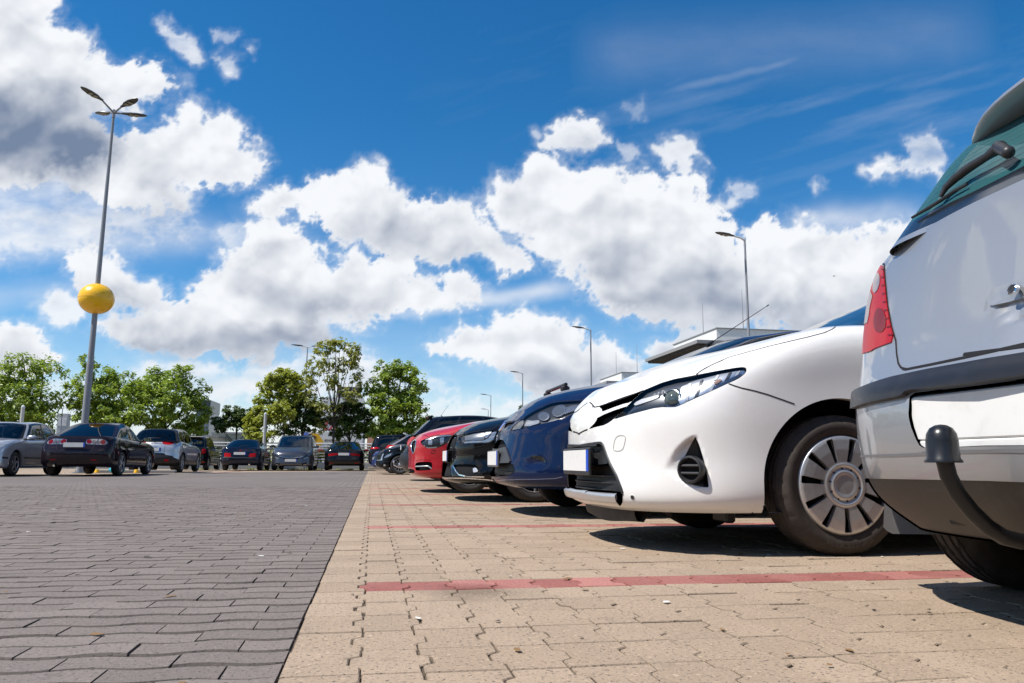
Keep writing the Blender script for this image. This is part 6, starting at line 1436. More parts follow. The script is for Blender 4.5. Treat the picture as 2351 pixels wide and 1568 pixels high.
    c = Car('graphite_minivan', 'graphite grey minivan facing the camera with chrome-edged grille, in front of the railing', -3.6, 38, dn, spec, paint, GL, 1, 'car', 1.0)
    c.O[:2] = (-3.58, 36.4+c.xf); c.root.location = c.O
    headlamp(c, smooth_poly(ZL([(790,1000),(830,975),(900,948),(955,930),(962,970),(945,1005),(880,1028),(830,1028)]), 1), [('daylight_lamp', ZL([(795,1000),(860,1000),(900,1005),(950,975),(955,990),(900,1018),(850,1010)]), clear, .002)], depth=.012)
    c.part('grille', c.cut('body', ZL([(250,960),(390,985),(420,1030),(480,1055),(580,1068),(680,1055),(745,1030),(790,990),(640,985),(580,990),(300,980)]), face=True), M_BLACK, 'join', -.012, 0)
    c.extra.append((c.ribbon(c.hit(resample(ZL([(580,1002),(660,1000),(740,990),(800,980),(850,972)]), 6)), .018, h=.006), M_CHROME))
    c.part('lower_grille', c.cut('body', ZL([(250,1195),(420,1192),(760,1170),(740,1150),(580,1158),(250,1158)])), M_BLACK, 'join', -.012, 0)
    c.part('fog_recess', c.cut('body', ZL([(815,1120),(910,1106),(920,1150),(870,1165),(830,1150)])), M_BLACK, 'both', -.01, 0); c.extra.append((c.ribbon(c.hit(ZL([(850,1150),(915,1142)])), .025, .004), clear))
    c.seam(ZL([(600,1190),(760,1200),(900,1200),(1000,1190)]), .02, M_SILVERTRIM)
    c.arches(); glazing(c, ws=(1.9,.06)); c.interior(); c.underbody(.27); plate(c, c.xf+.006, .45, .52, .115, 1); mirrors(c, c.xf-1.35, 1.10); handles(c, (-.1,-1.1), .94); doors(c, (.9,-.05,-1.1))
    for sg in (1, -1): MB().tube([(c.xf-2.2, sg*.66, 1.60),(c.xf-2.3, sg*.67, 1.66),(c.xf-3.9, sg*.64, 1.67),(c.xf-4.0, sg*.63, 1.60)], .016, 8).build('roof_rail', M_SILVERTRIM, c.root)
    MB().tube([(c.xf-.93,-.5,1.10),(c.xf-.98,.1,1.12)], .012, 6).build('wiper', M_TRIM, c.root); c.wheels(spokes(5, mat=M_ALLOY, rim_k=.68, double=.18, wid=(.03,.034))); c.finish()
    # --- black coupe-like car, tail towards the camera
    paint = car_paint('black_paint_five', (.005,.005,.006), 0, 0, .3, .05)
    spec = dict(L=4.70, W=1.83, wb=2.82, fo=.88, wr=.335, aw=.385, zb=.2, tail=[(.16,.24),(.04,.33),(.0,.50),(.05,.64),(.06,.80),(.10,.93)], deck=[(0,.94),(.10,.95),(.4,.98),(.9,1.02)], side=[(.94,.20),(.98,.27),(1.0,.44),(1.0,.62),(.985,.78),(.90,.90)], rise=.08, rcor=(.03,.14,.36),
        g_base=(1.3,.30), g_top=(2.15,), g_rt=3.20, g_rb=4.38, g_zb=(.95,.99), g_roof=(1.33,1.375,1.33), g_w=(.87,.63,.57))
    c = Car('black_liftback', 'low black liftback with slim red tail lamps, last before the tan stalls begin', -1.3, 38, up, spec, paint, GL, -1, 'car', 1.0)
    c.O[:2] = (-1.28, 37.0-c.xr); c.root.location = c.O
    headlamp(c, ZL([(1800,935),(1830,910),(1930,905),(2030,925),(2045,955),(2020,965),(1900,950)]), [('brake_lamp', ZL([(1900,912),(2000,922),(2030,945),(1930,940)]), M_REDLENS, .002)], 'tail_lamp', .006, M_REDDARK, lens=M_REDLENS)
    c.part('rear_reflector', c.cut('body', ZL([(1925,1105),(2008,1105),(2005,1118),(1930,1118)])), M_REDLENS, 'both', .003, -.004); c.seam_end([(0,.93),(.5,.92),(.72,.90)], -1, .03, M_GLOSSBLACK, h=.012)
    c.seam_end([(0,.48),(.5,.48),(.8,.48)], -1, .012)
    c.arches(); glazing(c, rear=(6.15,.16,1.86)); c.interior(); c.underbody(.27); plate(c, c.xr+.03, .75, .52, .115, -1); mirrors(c, c.xf-1.65, .97); handles(c, (-.1,-1.05), .78); doors(c, (.9,-.05,-1.05)); aerial(c, c.xf-3.0, 1.355, .06, -.7)
    c.wheels(spokes(10, mat=M_ALLOYD, rim_k=.70, wid=(.022,.028))); c.finish()
left_row()

# ================================================================== TREES
def leaf_mat(name, lo, hi, trans=.5):
    m = bpy.data.materials.new(name); m.use_nodes = True; t = m.node_tree; t.nodes.clear()
    g = nd(m, 'ShaderNodeNewGeometry'); c = mixcol(m, lo, hi, g.outputs['Random Per Island'])
    n = noise(m, .55, 3, .5); c = mixcol(m, c, tuple(x*.7 for x in lo), mulv(m, ramp(m, n, .45, .75), .45))
    d = nd(m, 'ShaderNodeBsdfDiffuse'); tr = nd(m, 'ShaderNodeBsdfTranslucent'); gl = nd(m, 'ShaderNodeBsdfGlossy'); gl.inputs['Roughness'].default_value = .45; gl.inputs[0].default_value = (.8,.85,.75,1)
    mx = nd(m, 'ShaderNodeMixShader'); mx.inputs[0].default_value = trans; m2 = nd(m, 'ShaderNodeMixShader'); m2.inputs[0].default_value = .05; o = nd(m, 'ShaderNodeOutputMaterial')
    c2 = mixcol(m, c, (1.0,1.0,.35), .35, 'MULTIPLY')
    t.links.new(c, d.inputs[0]); t.links.new(c2, tr.inputs[0]); t.links.new(d.outputs[0], mx.inputs[1]); t.links.new(tr.outputs[0], mx.inputs[2]); t.links.new(mx.outputs[0], m2.inputs[1]); t.links.new(gl.outputs[0], m2.inputs[2]); t.links.new(m2.outputs[0], o.inputs[0]); return m
M_LEAF = leaf_mat('leaf_green', (.175,.27,.028), (.46,.575,.085)); M_LEAFY = leaf_mat('leaf_yellowish', (.24,.29,.03), (.55,.57,.10)); M_LEAFD = leaf_mat('leaf_dark', (.04,.08,.016), (.12,.18,.034), .3); M_LEAFB = leaf_mat('leaf_bronze', (.24,.27,.05), (.48,.48,.11))
M_BARK = plastic('bark', (.055,.042,.032), .9, .6, .3)
def leaf_cloud(rg, clumps, n, size, droop=.5):
    """sprays of leaf-shaped faces through ellipsoidal clumps: (x,y,z,rx,ry,rz,weight)"""
    w = np.array([q[6]*(q[3]*q[4]*q[5])**.72 for q in clumps]); w /= w.sum(); V = []; 
    k = rg.choice(len(clumps), n, p=w); C = np.array(clumps)[k]
    d = rg.normal(size=(n, 3)); d /= np.linalg.norm(d, axis=1, keepdims=True); r_ = rg.random(n)**.42
    # little tufts inside the clump leave gaps of sky between them
    tuf = {i: (lambda m: (m[0]/np.linalg.norm(m[0], axis=1, keepdims=True)*m[1][:, None]))((rg.normal(size=(26, 3)), rg.random(26)**.45)) for i in range(len(clumps))}
    T = np.stack([tuf[i][rg.integers(0, 26)] for i in k]); P = np.where(rg.random((n, 1)) < .90, T+d*r_[:, None]*.26, d*r_[:, None])
    pos = C[:, :3]+P*C[:, 3:6]
    out = P/np.maximum(np.linalg.norm(P, axis=1, keepdims=True), .05)
    az = rg.random(n)*2*np.pi; ax = np.stack([np.cos(az), np.sin(az), -droop*rg.random(n)*1.6+.15], -1)+out*.5; ax /= np.linalg.norm(ax, axis=1, keepdims=True)
    nr = np.array([0, 0, 1.0])*1.0+out*.5+rg.normal(size=(n, 3))*.55; sd_ = np.cross(ax, nr); sd_ /= np.maximum(np.linalg.norm(sd_, axis=1, keepdims=True), 1e-6)
    L = size*(.6+.8*rg.random(n))[:, None]; W = L*(.20+.14*rg.random(n))[:, None]
    bend = np.array([0, 0, -1.0])*L*.28
    a = pos-ax*L*.5; b = pos+sd_*W; c = pos+ax*L*.5+bend; e = pos-sd_*W
    V = np.stack([a, b, c, e], 1).reshape(-1, 3); F = np.arange(4*n).reshape(n, 4); return V, F
def tree(name, label, px, Y, base_z, ells, n, size, mat, trunk_r=.10, seed=1, group='trees beyond the railing', limbs=True, lean=0, fork=.35):
    """crown outline given as ellipses in picture pixels; every clump gets its own depth"""
    rg = np.random.default_rng(seed); k = Y/CAM_F*1.0
    b = at_Y(px, 1060, Y); root = empty(name, (b[0], Y, 0), 0, None, label, 'tree', group)
    cl = []
    for cx, cy, rx, ry, *w in ells:
        p = at_Y(cx, cy, Y); s_ = np.linalg.norm(p)/CAM_F; R_ = rx*s_; dy = rg.uniform(-.7, .7)*max(0, (max(e[2] for e in ells)*s_*1.2-R_*.5))
        cl.append((p[0]-b[0], dy, p[2], R_, R_*.95, ry*s_, w[0] if w else 1.0))
    V, F = leaf_cloud(rg, cl, n, size); o = mesh_obj('crown', V, F, mat, root, False)
    mb = MB(); zt = max(c_[2] for c_ in cl); zl = min(c_[2]-c_[5] for c_ in cl); fz = base_z+(zt-base_z)*fork
    tx = sum(c_[0] for c_ in cl)/len(cl)
    mid = [(0, 0, base_z), (lean*.3, .02, base_z+(fz-base_z)*.5), (tx*.25+lean, .05, fz), (tx*.6+lean, .1, fz+(zt-fz)*.5), (tx+lean*.6, .1, zt-.2)]
    mb.tube(mid, [trunk_r*1.25, trunk_r, trunk_r*.85, trunk_r*.5, trunk_r*.15], 9)
    for c_ in cl:
        z0 = min(fz+(c_[2]-fz)*.25, c_[2]-.2); z0 = max(z0, base_z+.4); s0 = np.array([tx*.3*(z0-base_z)/max(zt-base_z, .1)+lean, .05, z0]); e0 = np.array(c_[:3])+np.array([0, 0, c_[5]*.3])
        m1 = s0*.55+e0*.45+np.array([rg.uniform(-.15, .15), rg.uniform(-.1, .1), -.12]); mb.tube([s0, m1, e0], [trunk_r*.5, trunk_r*.33, trunk_r*.10], 6, cap=False)
        for _ in range(4):
            d = rg.normal(size=3); d /= np.linalg.norm(d); d[2] = abs(d[2])*.7+.1; mb.tube([m1*.4+e0*.6, e0*.6+m1*.4+d*np.array(c_[3:6])*.45, e0+d*np.array(c_[3:6])*.8], [trunk_r*.17, trunk_r*.11, trunk_r*.05], 4, cap=False)
    mb.build('trunk', M_BARK, root, True, 60); return root
tree('broad_tree', 'leafy green tree at the left edge behind the light grey compact car', 92, 46, -.5, [(30,880,45,40),(100,850,38,36),(-30,900,60,50),(70,920,60,45),(110,930,35,40),(20,950,60,36),(100,965,48,28),(60,840,30,25),(-60,960,60,50)], 12500, .185, M_LEAF, .12, 11)
tree('broad_tree', 'loose green tree right behind the tall lamp post with the yellow ball', 215, 46, -.5, [(208,842,22,26,.8),(235,870,38,34),(185,890,26,28,.7),(250,920,45,36),(205,945,36,30),(260,960,48,30),(290,885,26,30,.8),(180,925,18,20,.6)], 9500, .18, M_LEAF, .08, 12)
tree('broad_tree', 'rounded bright green tree rising over the silver crossover', 372, 46, -.5, [(350,878,42,34),(405,868,44,30),(440,905,34,36),(325,915,34,34),(390,920,55,40),(440,950,36,28),(370,965,55,28),(320,960,34,26),(430,985,40,20),(300,900,22,26,.7)], 12500, .185, M_LEAF, .12, 13)
tree('umbrella_tree', 'small dark green tree with a flat umbrella crown over the navy liftback', 540, 47, -.3, [(540,948,34,17),(510,968,22,14),(575,965,24,16),(545,970,40,18),(505,985,16,9,.7),(580,990,18,12,.8)], 7500, .15, M_LEAFD, .07, 14)
tree('young_tree', 'yellowish green tree with upright branches behind the slim light column', 652, 46, -.5, [(640,868,32,24),(615,890,26,24,.9),(670,880,28,26),(605,920,20,18,.7),(650,915,34,26,.8),(690,905,20,22,.6),(660,860,22,18)], 5200, .19, M_LEAFY, .07, 15, fork=.45)
tree('low_tree', 'low yellow-green shrubby tree beside the slim light column', 610, 44.8, -.3, [(610,955,34,26),(585,975,26,26,.8),(650,950,30,32),(600,1000,40,18)], 7000, .17, M_LEAFY, .05, 16)
tree('umbrella_tree', 'broad dark green domed tree behind the graphite minivan', 690, 47, -.3, [(690,925,42,22),(660,945,34,24),(720,945,30,24),(700,965,44,22),(670,985,34,16,.8),(735,965,18,16,.7)], 9000, .15, M_LEAFD, .08, 17)
tree('sparse_tree', 'tallest tree, thin bronze-green leaves and bare branches showing sky', 764, 45.5, -.5, [(745,800,24,22),(780,790,26,18),(812,812,20,26),(735,835,26,22,.8),(790,830,30,26,.7),(715,860,22,26,.8),(760,870,34,30,.5),(820,860,18,30,.7),(710,905,22,26,.8),(800,905,30,24,.5),(750,930,34,22,.5),(830,890,14,24,.6),(735,975,20,20,.7)], 3600, .19, M_LEAFB, .075, 18, fork=.3)
tree('umbrella_tree', 'dark green domed tree in front of the white building', 802, 46.5, -.3, [(802,935,32,20),(775,955,24,20),(830,955,26,22),(800,975,40,20),(825,990,24,16,.8),(780,995,22,14,.7)], 8500, .15, M_LEAFD, .08, 19)
tree('broad_tree', 'dense bright green tree nearest the tan stalls, branches reaching right', 895, 46, -.5, [(890,858,36,28),(925,852,36,26),(955,880,26,28),(870,895,30,34),(930,905,48,36),(885,935,48,34),(950,940,36,26),(985,965,26,16,.8),(900,970,55,28),(960,975,34,22),(865,985,36,28),(925,1000,50,20)], 14500, .185, M_LEAF, .12, 20)
tree('broad_tree', 'distant small tree peeping over the navy car bonnet below the street lamps', 1207, 85, -.5, [(1207,940,16,14),(1200,965,22,20),(1216,960,18,18)], 2600, .22, M_LEAFD, .22, 21)
def thicket():
    rg = np.random.default_rng(9); cl = []
    for i in range(46):
        x = -26+i*.62; cl.append((x, 46.2+rg.uniform(-.5, .6), .55+rg.uniform(-.1, .35), .6, .5, .5+rg.uniform(0, .25), 1))
    V, F = leaf_cloud(rg, cl, 15000, .15); tag(mesh_obj('undergrowth', V, F, M_LEAFY, None, False), 'low green undergrowth behind the railing', 'undergrowth', kind='stuff')
    # woods unseen behind the camera, added to darken what the paintwork mirrors
    cl = []
    for i in range(130):
        a = R(95+170*i/129); r_ = 36+rg.uniform(-2, 5); h = rg.uniform(6.5, 11); cl.append((math.sin(a)*r_, math.cos(a)*r_, h*.5, 2.2, 2.2, h*.55, 1))
    V, F = leaf_cloud(rg, cl, 26000, .9, .2); tag(mesh_obj('added_woods', V, F, M_LEAFD, None, False), 'unseen belt of dark leaves added to darken the car reflections', 'added_woods', kind='stuff')
    B = []; Fb = []
    for i in range(60):
        y = rg.uniform(38, 43.9); x = rg.uniform(-9, -.4); 
        for k in range(14):
            a = rg.uniform(0, 6.28); h = rg.uniform(.03, .12); b0 = len(B); dx, dy = math.cos(a)*.012, math.sin(a)*.012; px_, py_ = x+rg.normal()*.09, y+rg.normal()*.09
            B += [(px_-dx, py_-dy, -.01), (px_+dx, py_+dy, -.01), (px_+rg.normal()*.03, py_+rg.normal()*.03, h)]; Fb.append((b0, b0+1, b0+2))
    tag(mesh_obj('weeds', B, Fb, M_LEAFY, None, False), 'weeds growing in the paving joints', 'weeds', kind='stuff')
thicket()

# ================================================================== POSTS, RAILING, BUILDINGS, SIGNS
M_POST = plastic('painted_grey_steel', (.24,.25,.27), .42, 0, .15); M_GALV = plastic('galvanised_steel', (.55,.57,.59), .4, 0, .1); M_LAMP = plastic('dark_lamp_housing', (.045,.047,.05), .4, 0, .1); M_DIFF = pbsdf('lamp_glass_pale', (.26,.255,.22), .25)
M_YELLOW = pbsdf('yellow_enamel', (.92,.50,.003), .3, coat=.35)
def lantern(parent, p, d, s=1.0, tilt=.12):
    """flat road-lamp head at the end of an arm, pointing along d"""
    d = Vector((d[0], d[1], 0)).normalized(); u = Vector((-d.y, d.x, 0)); up = Vector((0, 0, 1)); mb = MB(); rings = []
    for t, w, h in ((-.05,.05,.05),(.10,.075,.065),(.22,.14,.075),(.50,.165,.06),(.72,.12,.045),(.84,.05,.02)):
        c = Vector(p)+d*t*s+up*(t*tilt*s); rings.append([c+u*w*s*a+up*h*s*b for a, b in ((-1,-.25),(-.85,.45),(-.3,.8),(.3,.8),(.85,.45),(1,-.25),(.6,-.5),(-.6,-.5))])
    V = [tuple(v) for r_ in rings for v in r_]; F = [(i*8+j, (i+1)*8+j, (i+1)*8+(j+1)%8, i*8+(j+1)%8) for i in range(5) for j in range(8)]+[tuple(range(8)), tuple(range(47,39,-1))]
    mb.add(V, F); o = mb.build('lamp_head', M_LAMP, parent, True, 40)
    for t in (.28, .46):
        g = MB(); q = Vector(p)+d*t*s+up*(t*tilt*s-.040*s); a, b = d*.075*s, u*.11*s; g.add([tuple(q-a-b), tuple(q+a-b), tuple(q+a+b), tuple(q-a+b), tuple(q-a-b-up*.01), tuple(q+a-b-up*.01), tuple(q+a+b-up*.01), tuple(q-a+b-up*.01)], [(0,1,2,3),(7,6,5,4),(0,4,5,1),(1,5,6,2),(2,6,7,3),(3,7,4,0)]); g.build('lamp_lens', M_DIFF, o, False)
def tall_post():
    b = at_Y(186, 1060, 28.0); t = at_Y(262, 252, 28.0); x0, H = b[0], t[2]; x1 = t[0]; root = empty('lamp_post', (x0, 28.0, 0), 0, None, 'tall grey lamp post with four lamp heads and a yellow ball round its shaft', 'lamp post')
    lx = lambda z: (x1-x0)*z/H
    mb = MB(); mb.tube([(0,0,0),(lx(3.6),0,3.6)], [.118,.106], 20); mb.tube([(lx(3.6),0,3.6),(lx(3.75),0,3.75)], [.106,.096], 20); mb.tube([(lx(3.75),0,3.75),(lx(H-.25),0,H-.25)], [.096,.042], 20); mb.tube([(lx(H-.3),0,H-.3),(lx(H),0,H)], [.052,.045], 16); mb.tube([(0,0,0),(0,0,.03)], [.25,.25], 20); mb.build('shaft', M_POST, root, True, 50)
    zb = at_Y(218, 686, 28.0)[2]; bl = MB(); bl.ico((lx(zb),0,zb), (.565,.565,.525), 4); ball = bl.build('yellow_ball', M_YELLOW, root, True, 180)
    MB().lathe([(.568,-.012),(.571,0),(.568,.012),(.545,.012),(.545,-.012)], (lx(zb),0,zb), 'z', 64, close=True).build('ball_seam', M_YELLOW, ball, True, 40)
    for px_, py_, a in ((210,222,200),(285,238,40),(245,252,150),(300,262,-15)):
        d = Vector((math.cos(R(a)), math.sin(R(a)), 0)); 
    # four arms: two towards the camera, two away
    for dx, dy, L, rise in ((-.60,-.80,.50,.22),(.80,-.60,.42,.10),(-.80,.6,.22,.0),(.90,.43,.30,.0)):
        d = Vector((dx, dy, 0)).normalized(); e = Vector((x1-x0, 0, H-.06))+d*L+Vector((0,0,rise)); MB().tube([(x1-x0,0,H-.12), tuple(e)], [.035,.03], 10).build('arm', M_POST, root); lantern(root, e, d, .92, .16)
tall_post()
def street_lamp(px, top_y, head_px, Y, label, grp='street lamps past the parked row', double=False, base=-.2):
    t = at_Y(px, top_y, Y); root = empty('street_lamp', (t[0], Y, 0), 0, None, label, 'street lamp', grp); H = t[2]; mb = MB()
    mb.tube([(0,0,base),(0,0,H*.25),(0,0,H)], [.085,.072,.042], 14); mb.tube([(0,0,base),(0,0,1.2)], [.10,.10], 14); mb.build('pole', M_POST, root, True, 50)
    L = abs(head_px-px)*Y/CAM_F*.72; sides = (-1, 1) if double else (-1,)
    for sg in sides:
        MB().tube([(0,0,H-.08),(sg*L*.3,0,H+.02),(sg*L,0,H+.10)], [.045,.04,.035], 8).build('arm', M_GALV, root); lantern(root, (sg*L,0,H+.10), (sg,-.15), 1.0 if not double else 1.2, .08)
street_lamp(1709.5, 548, 1665, 30, 'largest grey street lamp, over the white hatchback roof')
street_lamp(1356, 757, 1331, 50.5, 'second largest street lamp, between the flat-roofed building and the red car roof bar')
street_lamp(1200, 857, 1184, 76, 'third street lamp in the receding line, above the navy car bonnet')
street_lamp(1127, 908, 1112, 101, 'taller of the two farthest street lamps over the black hatchback roof')
street_lamp(1121, 941, 1113, 127, 'smallest, farthest street lamp in the line')
street_lamp(706, 797, 690, 72, 'far street lamp with two heads, behind the yellowish young tree', 'street lamps behind the trees', True)
street_lamp(144, 937, 133, 95, 'tiny two-headed street lamp between the two left trees', 'street lamps behind the trees', True)
def light_column(px0, px1, y_top, Y, label):
    a, b = at_Y(px0, 1000, Y), at_Y(px1, 1000, Y); r_ = (b[0]-a[0])/2; x = (a[0]+b[0])/2; H = at_Y((px0+px1)/2, y_top, Y)[2]
    root = empty('light_column', (x, Y, 0), 0, None, label, 'light column', 'slim light columns'); MB().lathe([(0,0),(r_,0),(r_,H*.42)], n=24).build('shaft', M_POST, root, True, 40); MB().lathe([(r_*.96,H*.42),(r_*.96,H-.12)], n=24).build('diffuser', plastic('pale_diffuser', (.50,.50,.49), .35, 0, .1), root, True, 40); MB().lathe([(r_,H-.12),(r_,H-.06),(r_*.3,H),(.001,H+.01)], n=24).build('cap', M_GALV, root, True, 40)
light_column(42, 51, 930, 37, 'slim grey light column behind the light grey compact car'); light_column(603.5, 610.5, 947, 43.6, 'slim grey light column rising behind the navy liftback')
def railing():
    root = empty('railing', (0, 44.4, 0), 0, None, 'galvanised tube railing on a low concrete wall along the far edge', 'railing')
    x0, x1 = -34, 2.2
    for z, r_ in ((1.39,.035),(1.24,.03),(1.10,.022),(.86,.012),(.70,.012),(.53,.03)): MB().tube([(x0,0,z),(x1,0,z)], r_, 8).build('rail', M_GALV, root)
    for i in range(19): MB().box((x0+.3+i*2.0,0,.86),(.05,.06,1.04)).build('post', M_GALV, root, False)
    MB().box((-15.9,44.4,.16),(36.4,.30,.40),bev=.02).build('parapet', plastic('weathered_concrete', (.34,.33,.30), .9, .4, .3), None, False); tag(bpy.data.objects['parapet'], 'low weathered concrete wall that carries the tube railing', 'wall')
    MB().box((15,43.75,.06),(30.4,.20,.14),bev=.02).build('kerb', plastic('tan_kerb', (.33,.28,.22), .9, .4, .3), None, False); tag(bpy.data.objects['kerb'], kind='structure')
railing()
M_WHITE = plastic('white_render', (.70,.69,.66), .8, 0, .15); M_BROWN = plastic('brown_cladding', (.16,.075,.035), .6, 0, .1); M_ROOF = plastic('grey_roof_edge', (.26,.26,.26), .7, 0, .2); M_SOFFIT = plastic('dark_soffit', (.055,.048,.043), .8, 0, .1); M_PANE = pbsdf('dark_pane', (.02,.025,.03), .06, spec=.8)
def terrace(px, py, Y, end_px, label, xr):
    """flat-roofed block: near corner seen at (px, py), facade running away from the camera"""
    p = at_Y(px, py, Y); H = p[2]; x0 = p[0]; d = ray(end_px, 1000); y1 = x0*d[1]/d[0]; Ly = y1-Y; root = empty('flat_roofed_building', (x0, Y, 0), 0, None, label, 'building', 'flat-roofed buildings')
    u = H/14.0; cy, cx = Ly/2, xr/2
    MB().box((cx, cy, H-.75*u),(xr, Ly, 1.5*u)).build('penthouse', M_WHITE, root, False); MB().box((cx, cy, H+.05),(xr+.2, Ly+.2, .1)).build('parapet_cap', M_ROOF, root, False)
    s = 1.7*u; MB().box((cx-s*.4, cy, H-1.68*u),(xr+2.6*s, Ly+2*s, .34*u)).build('roof_slab', M_ROOF, root, False); MB().box((cx-s*.4, cy, H-1.95*u),(xr+2.3*s, Ly+1.7*s, .20*u)).build('soffit', M_SOFFIT, root, False)
    MB().box((cx, cy, (H-2.05*u)/2),(xr, Ly, H-2.05*u)).build('wall', M_BROWN, root, False)
    for st in range(4):
        zt = H-2.2*u-st*2.9*u; n = max(4, int(Ly/3.2))
        MB().box((-.06, cy, zt-2.35*u),(.16, Ly+.1, 1.0*u)).build('storey_band', M_WHITE, root, False); MB().box((cx, -.06, zt-2.35*u),(xr, .16, 1.0*u)).build('storey_band', M_WHITE, root, False)
        if st > 1: continue
        for i in range(n):
            y = (i+.5)*Ly/n; MB().box((-.05, y, zt-.95*u),(.14, Ly/n*.30, 1.8*u)).build('pier', M_WHITE, root, False); w = MB().box((-.015, y+Ly/n*.42, zt-.95*u),(.06, Ly/n*.36, 1.45*u)).build('window', M_PANE, root, False)
        for i in range(5):
            x = (i+.5)*xr/5; MB().box((x, -.05, zt-.95*u),(xr/5*.30, .14, 1.8*u)).build('pier', M_WHITE, root, False); MB().box((x+xr/10, -.015, zt-.95*u),(xr/5*.36, .06, 1.45*u)).build('window', M_PANE, root, False)
    for ax, ay, h in ((xr*.25, Ly*.1, 4.5*u), (-.0+xr*.1, Ly*.55, 4*u)): MB().tube([(ax, ay, H),(ax, ay, H+h)], [.05,.02], 5).build('roof_aerial', M_ROOF, root)
terrace(1645, 754, 78, 1552, 'larger flat-roofed white and brown building, behind the navy car roof', 15); terrace(1427, 855, 117, 1380, 'smaller flat-roofed white and brown building, left of the larger one', 12)
def flat_text(name, txt, size, loc, mat, parent, mirror=True, depth=.02):
    cu = bpy.data.curves.new(name, 'FONT'); cu.body = txt; cu.size = size; cu.extrude = depth; cu.align_x = 'CENTER'; cu.align_y = 'CENTER'
    to = bpy.data.objects.new('tmp', cu); COL.objects.link(to); dg = bpy.context.evaluated_depsgraph_get(); me = bpy.data.meshes.new_from_object(to.evaluated_get(dg)); bpy.data.objects.remove(to)
    sx = -1 if mirror else 1; V = [(v.co.x*sx+loc[0], loc[1]-v.co.z, v.co.y+loc[2]) for v in me.vertices]; mesh_obj(name, V, [tuple(p.vertices) for p in me.polygons], mat, parent, False)
def far_buildings():
    # white store with dark roof plant
    Y = 120; a, b = at_Y(736, 912, Y), at_Y(836, 912, Y); H = a[2]; w = b[0]-a[0]; root = empty('white_store', (a[0], Y, 0), 0, None, 'white box-shaped store building with dark roof plant behind the trees', 'building')
    MB().box((w/2, 12, H/2),(w, 24, H)).build('wall', plastic('white_panel', (.72,.71,.70), .7, 0, .1), root, False); MB().box((w+.05, 12, H/2-.4),(.1, 24, H-.8)).build('side_wall', plastic('grey_panel', (.30,.31,.33), .7, 0, .1), root, False)
    MB().box((w*.62, 4, H+.9),(w*.5, 5, 1.8)).build('roof_plant', M_SOFFIT, root, False)
    for i in range(7): MB().box((w*.37+i*w*.085, 1.4, H+1.2),(.08,.08,2.4)).build('roof_rail', M_ROOF, root, False)
    flat_text('red_lettering', 'RS', 2.2, (w*.24, -.06, H-4.2), pbsdf('sign_red', (.55,.02,.03), .5), root)
    # advertising boards
    Y = 62; a, b, c_ = at_Y(692, 990, Y), at_Y(822, 990, Y), at_Y(822, 1045, Y); root = empty('billboard', (a[0], Y, 0), 0, None, 'white advertising board with a yellow patch and backwards red lettering', 'billboard', 'advertising boards'); w, h = b[0]-a[0], a[2]-c_[2]; zc = (a[2]+c_[2])/2
    MB().box((w/2,0,zc),(w,.15,h),bev=.02).build('panel', plastic('billboard_white', (.70,.69,.67), .6, 0, .1), root, False)
    MB().prism([(w*.16,zc+h*.42),(w*.30,zc+h*.40),(w*.40,zc+h*.05),(w*.34,zc-h*.15),(w*.20,zc-h*.02)], 'y', -.11, -.085).build('yellow_patch', pbsdf('print_yellow', (.75,.42,.02), .5), root, False); MB().prism([(w*.14,zc+h*.40),(w*.27,zc+h*.28),(w*.24,zc+h*.10),(w*.15,zc-h*.02)], 'y', -.13, -.112).build('dark_patch', pbsdf('print_brown', (.10,.05,.02), .5), root, False)
    flat_text('red_lettering', 'CZONY', h*.30, (w*.76, -.095, zc-h*.16), pbsdf('print_red', (.58,.06,.04), .5), root); flat_text('dark_lettering', 'ZAW ROK TWOJ', h*.13, (w*.62, -.095, zc+h*.12), pbsdf('print_grey', (.20,.15,.12), .5), root); flat_text('orange_lettering', 'Robusto', h*.24, (w*.20, -.095, zc-h*.30), pbsdf('print_orange', (.68,.25,.06), .5), root)
    MB().ico((w*.07,-.09,zc+h*.28),(.34,.02,.34),2).build('round_mark', pbsdf('print_blue', (.10,.16,.45), .5), root)
    for x in (w*.12, w*.55): MB().tube([(x,.25,0),(x,.25,zc-h*.4)], .12, 8).build('leg', M_GALV, root)
    a, b = at_Y(724, 1031, 52), at_Y(776, 1058, 52); root = empty('banner', (a[0], 52, 0), 0, None, 'pink-red banner with backwards white lettering behind the railing', 'banner', 'advertising boards'); w, h, zc = b[0]-a[0], a[2]-b[2], (a[2]+b[2])/2
    MB().box((w/2,0,zc),(w,.06,h),bev=.01).build('panel', pbsdf('banner_red', (.60,.07,.12), .6), root, False); flat_text('white_lettering', 'USC', h*.5, (w*.30,-.045,zc), M_PLATE, root); flat_text('white_lettering', 'OX', h*.5, (w*.86,-.045,zc), M_PLATE, root)
    for x in (w*.08, w*.92): MB().tube([(x,.08,0),(x,.08,zc+h*.5)], .05, 8).build('post', M_GALV, root)
    a, b = at_Y(843, 1000, 66), at_Y(875, 1032, 66); root = empty('poster_board', (a[0], 66, 0), 0, None, 'pale orange poster board low behind the densest tree', 'billboard', 'advertising boards'); w, h, zc = b[0]-a[0], a[2]-b[2], (a[2]+b[2])/2; MB().box((w/2,0,zc),(w,.1,h),bev=.01).build('panel', pbsdf('poster_orange', (.60,.30,.20), .6), root, False); MB().tube([(w/2,.1,0),(w/2,.1,zc)], .1, 8).build('leg', M_GALV, root)
    # dark tower
    Y = 260; a, b, m = at_Y(452, 918, Y), at_Y(484, 920, Y), at_Y(452, 945, Y); H = a[2]; w = b[0]-a[0]; root = empty('office_tower', (a[0], Y, 0), 0, None, 'dark blue office tower far off behind the rounded green tree', 'building'); zt = m[2]
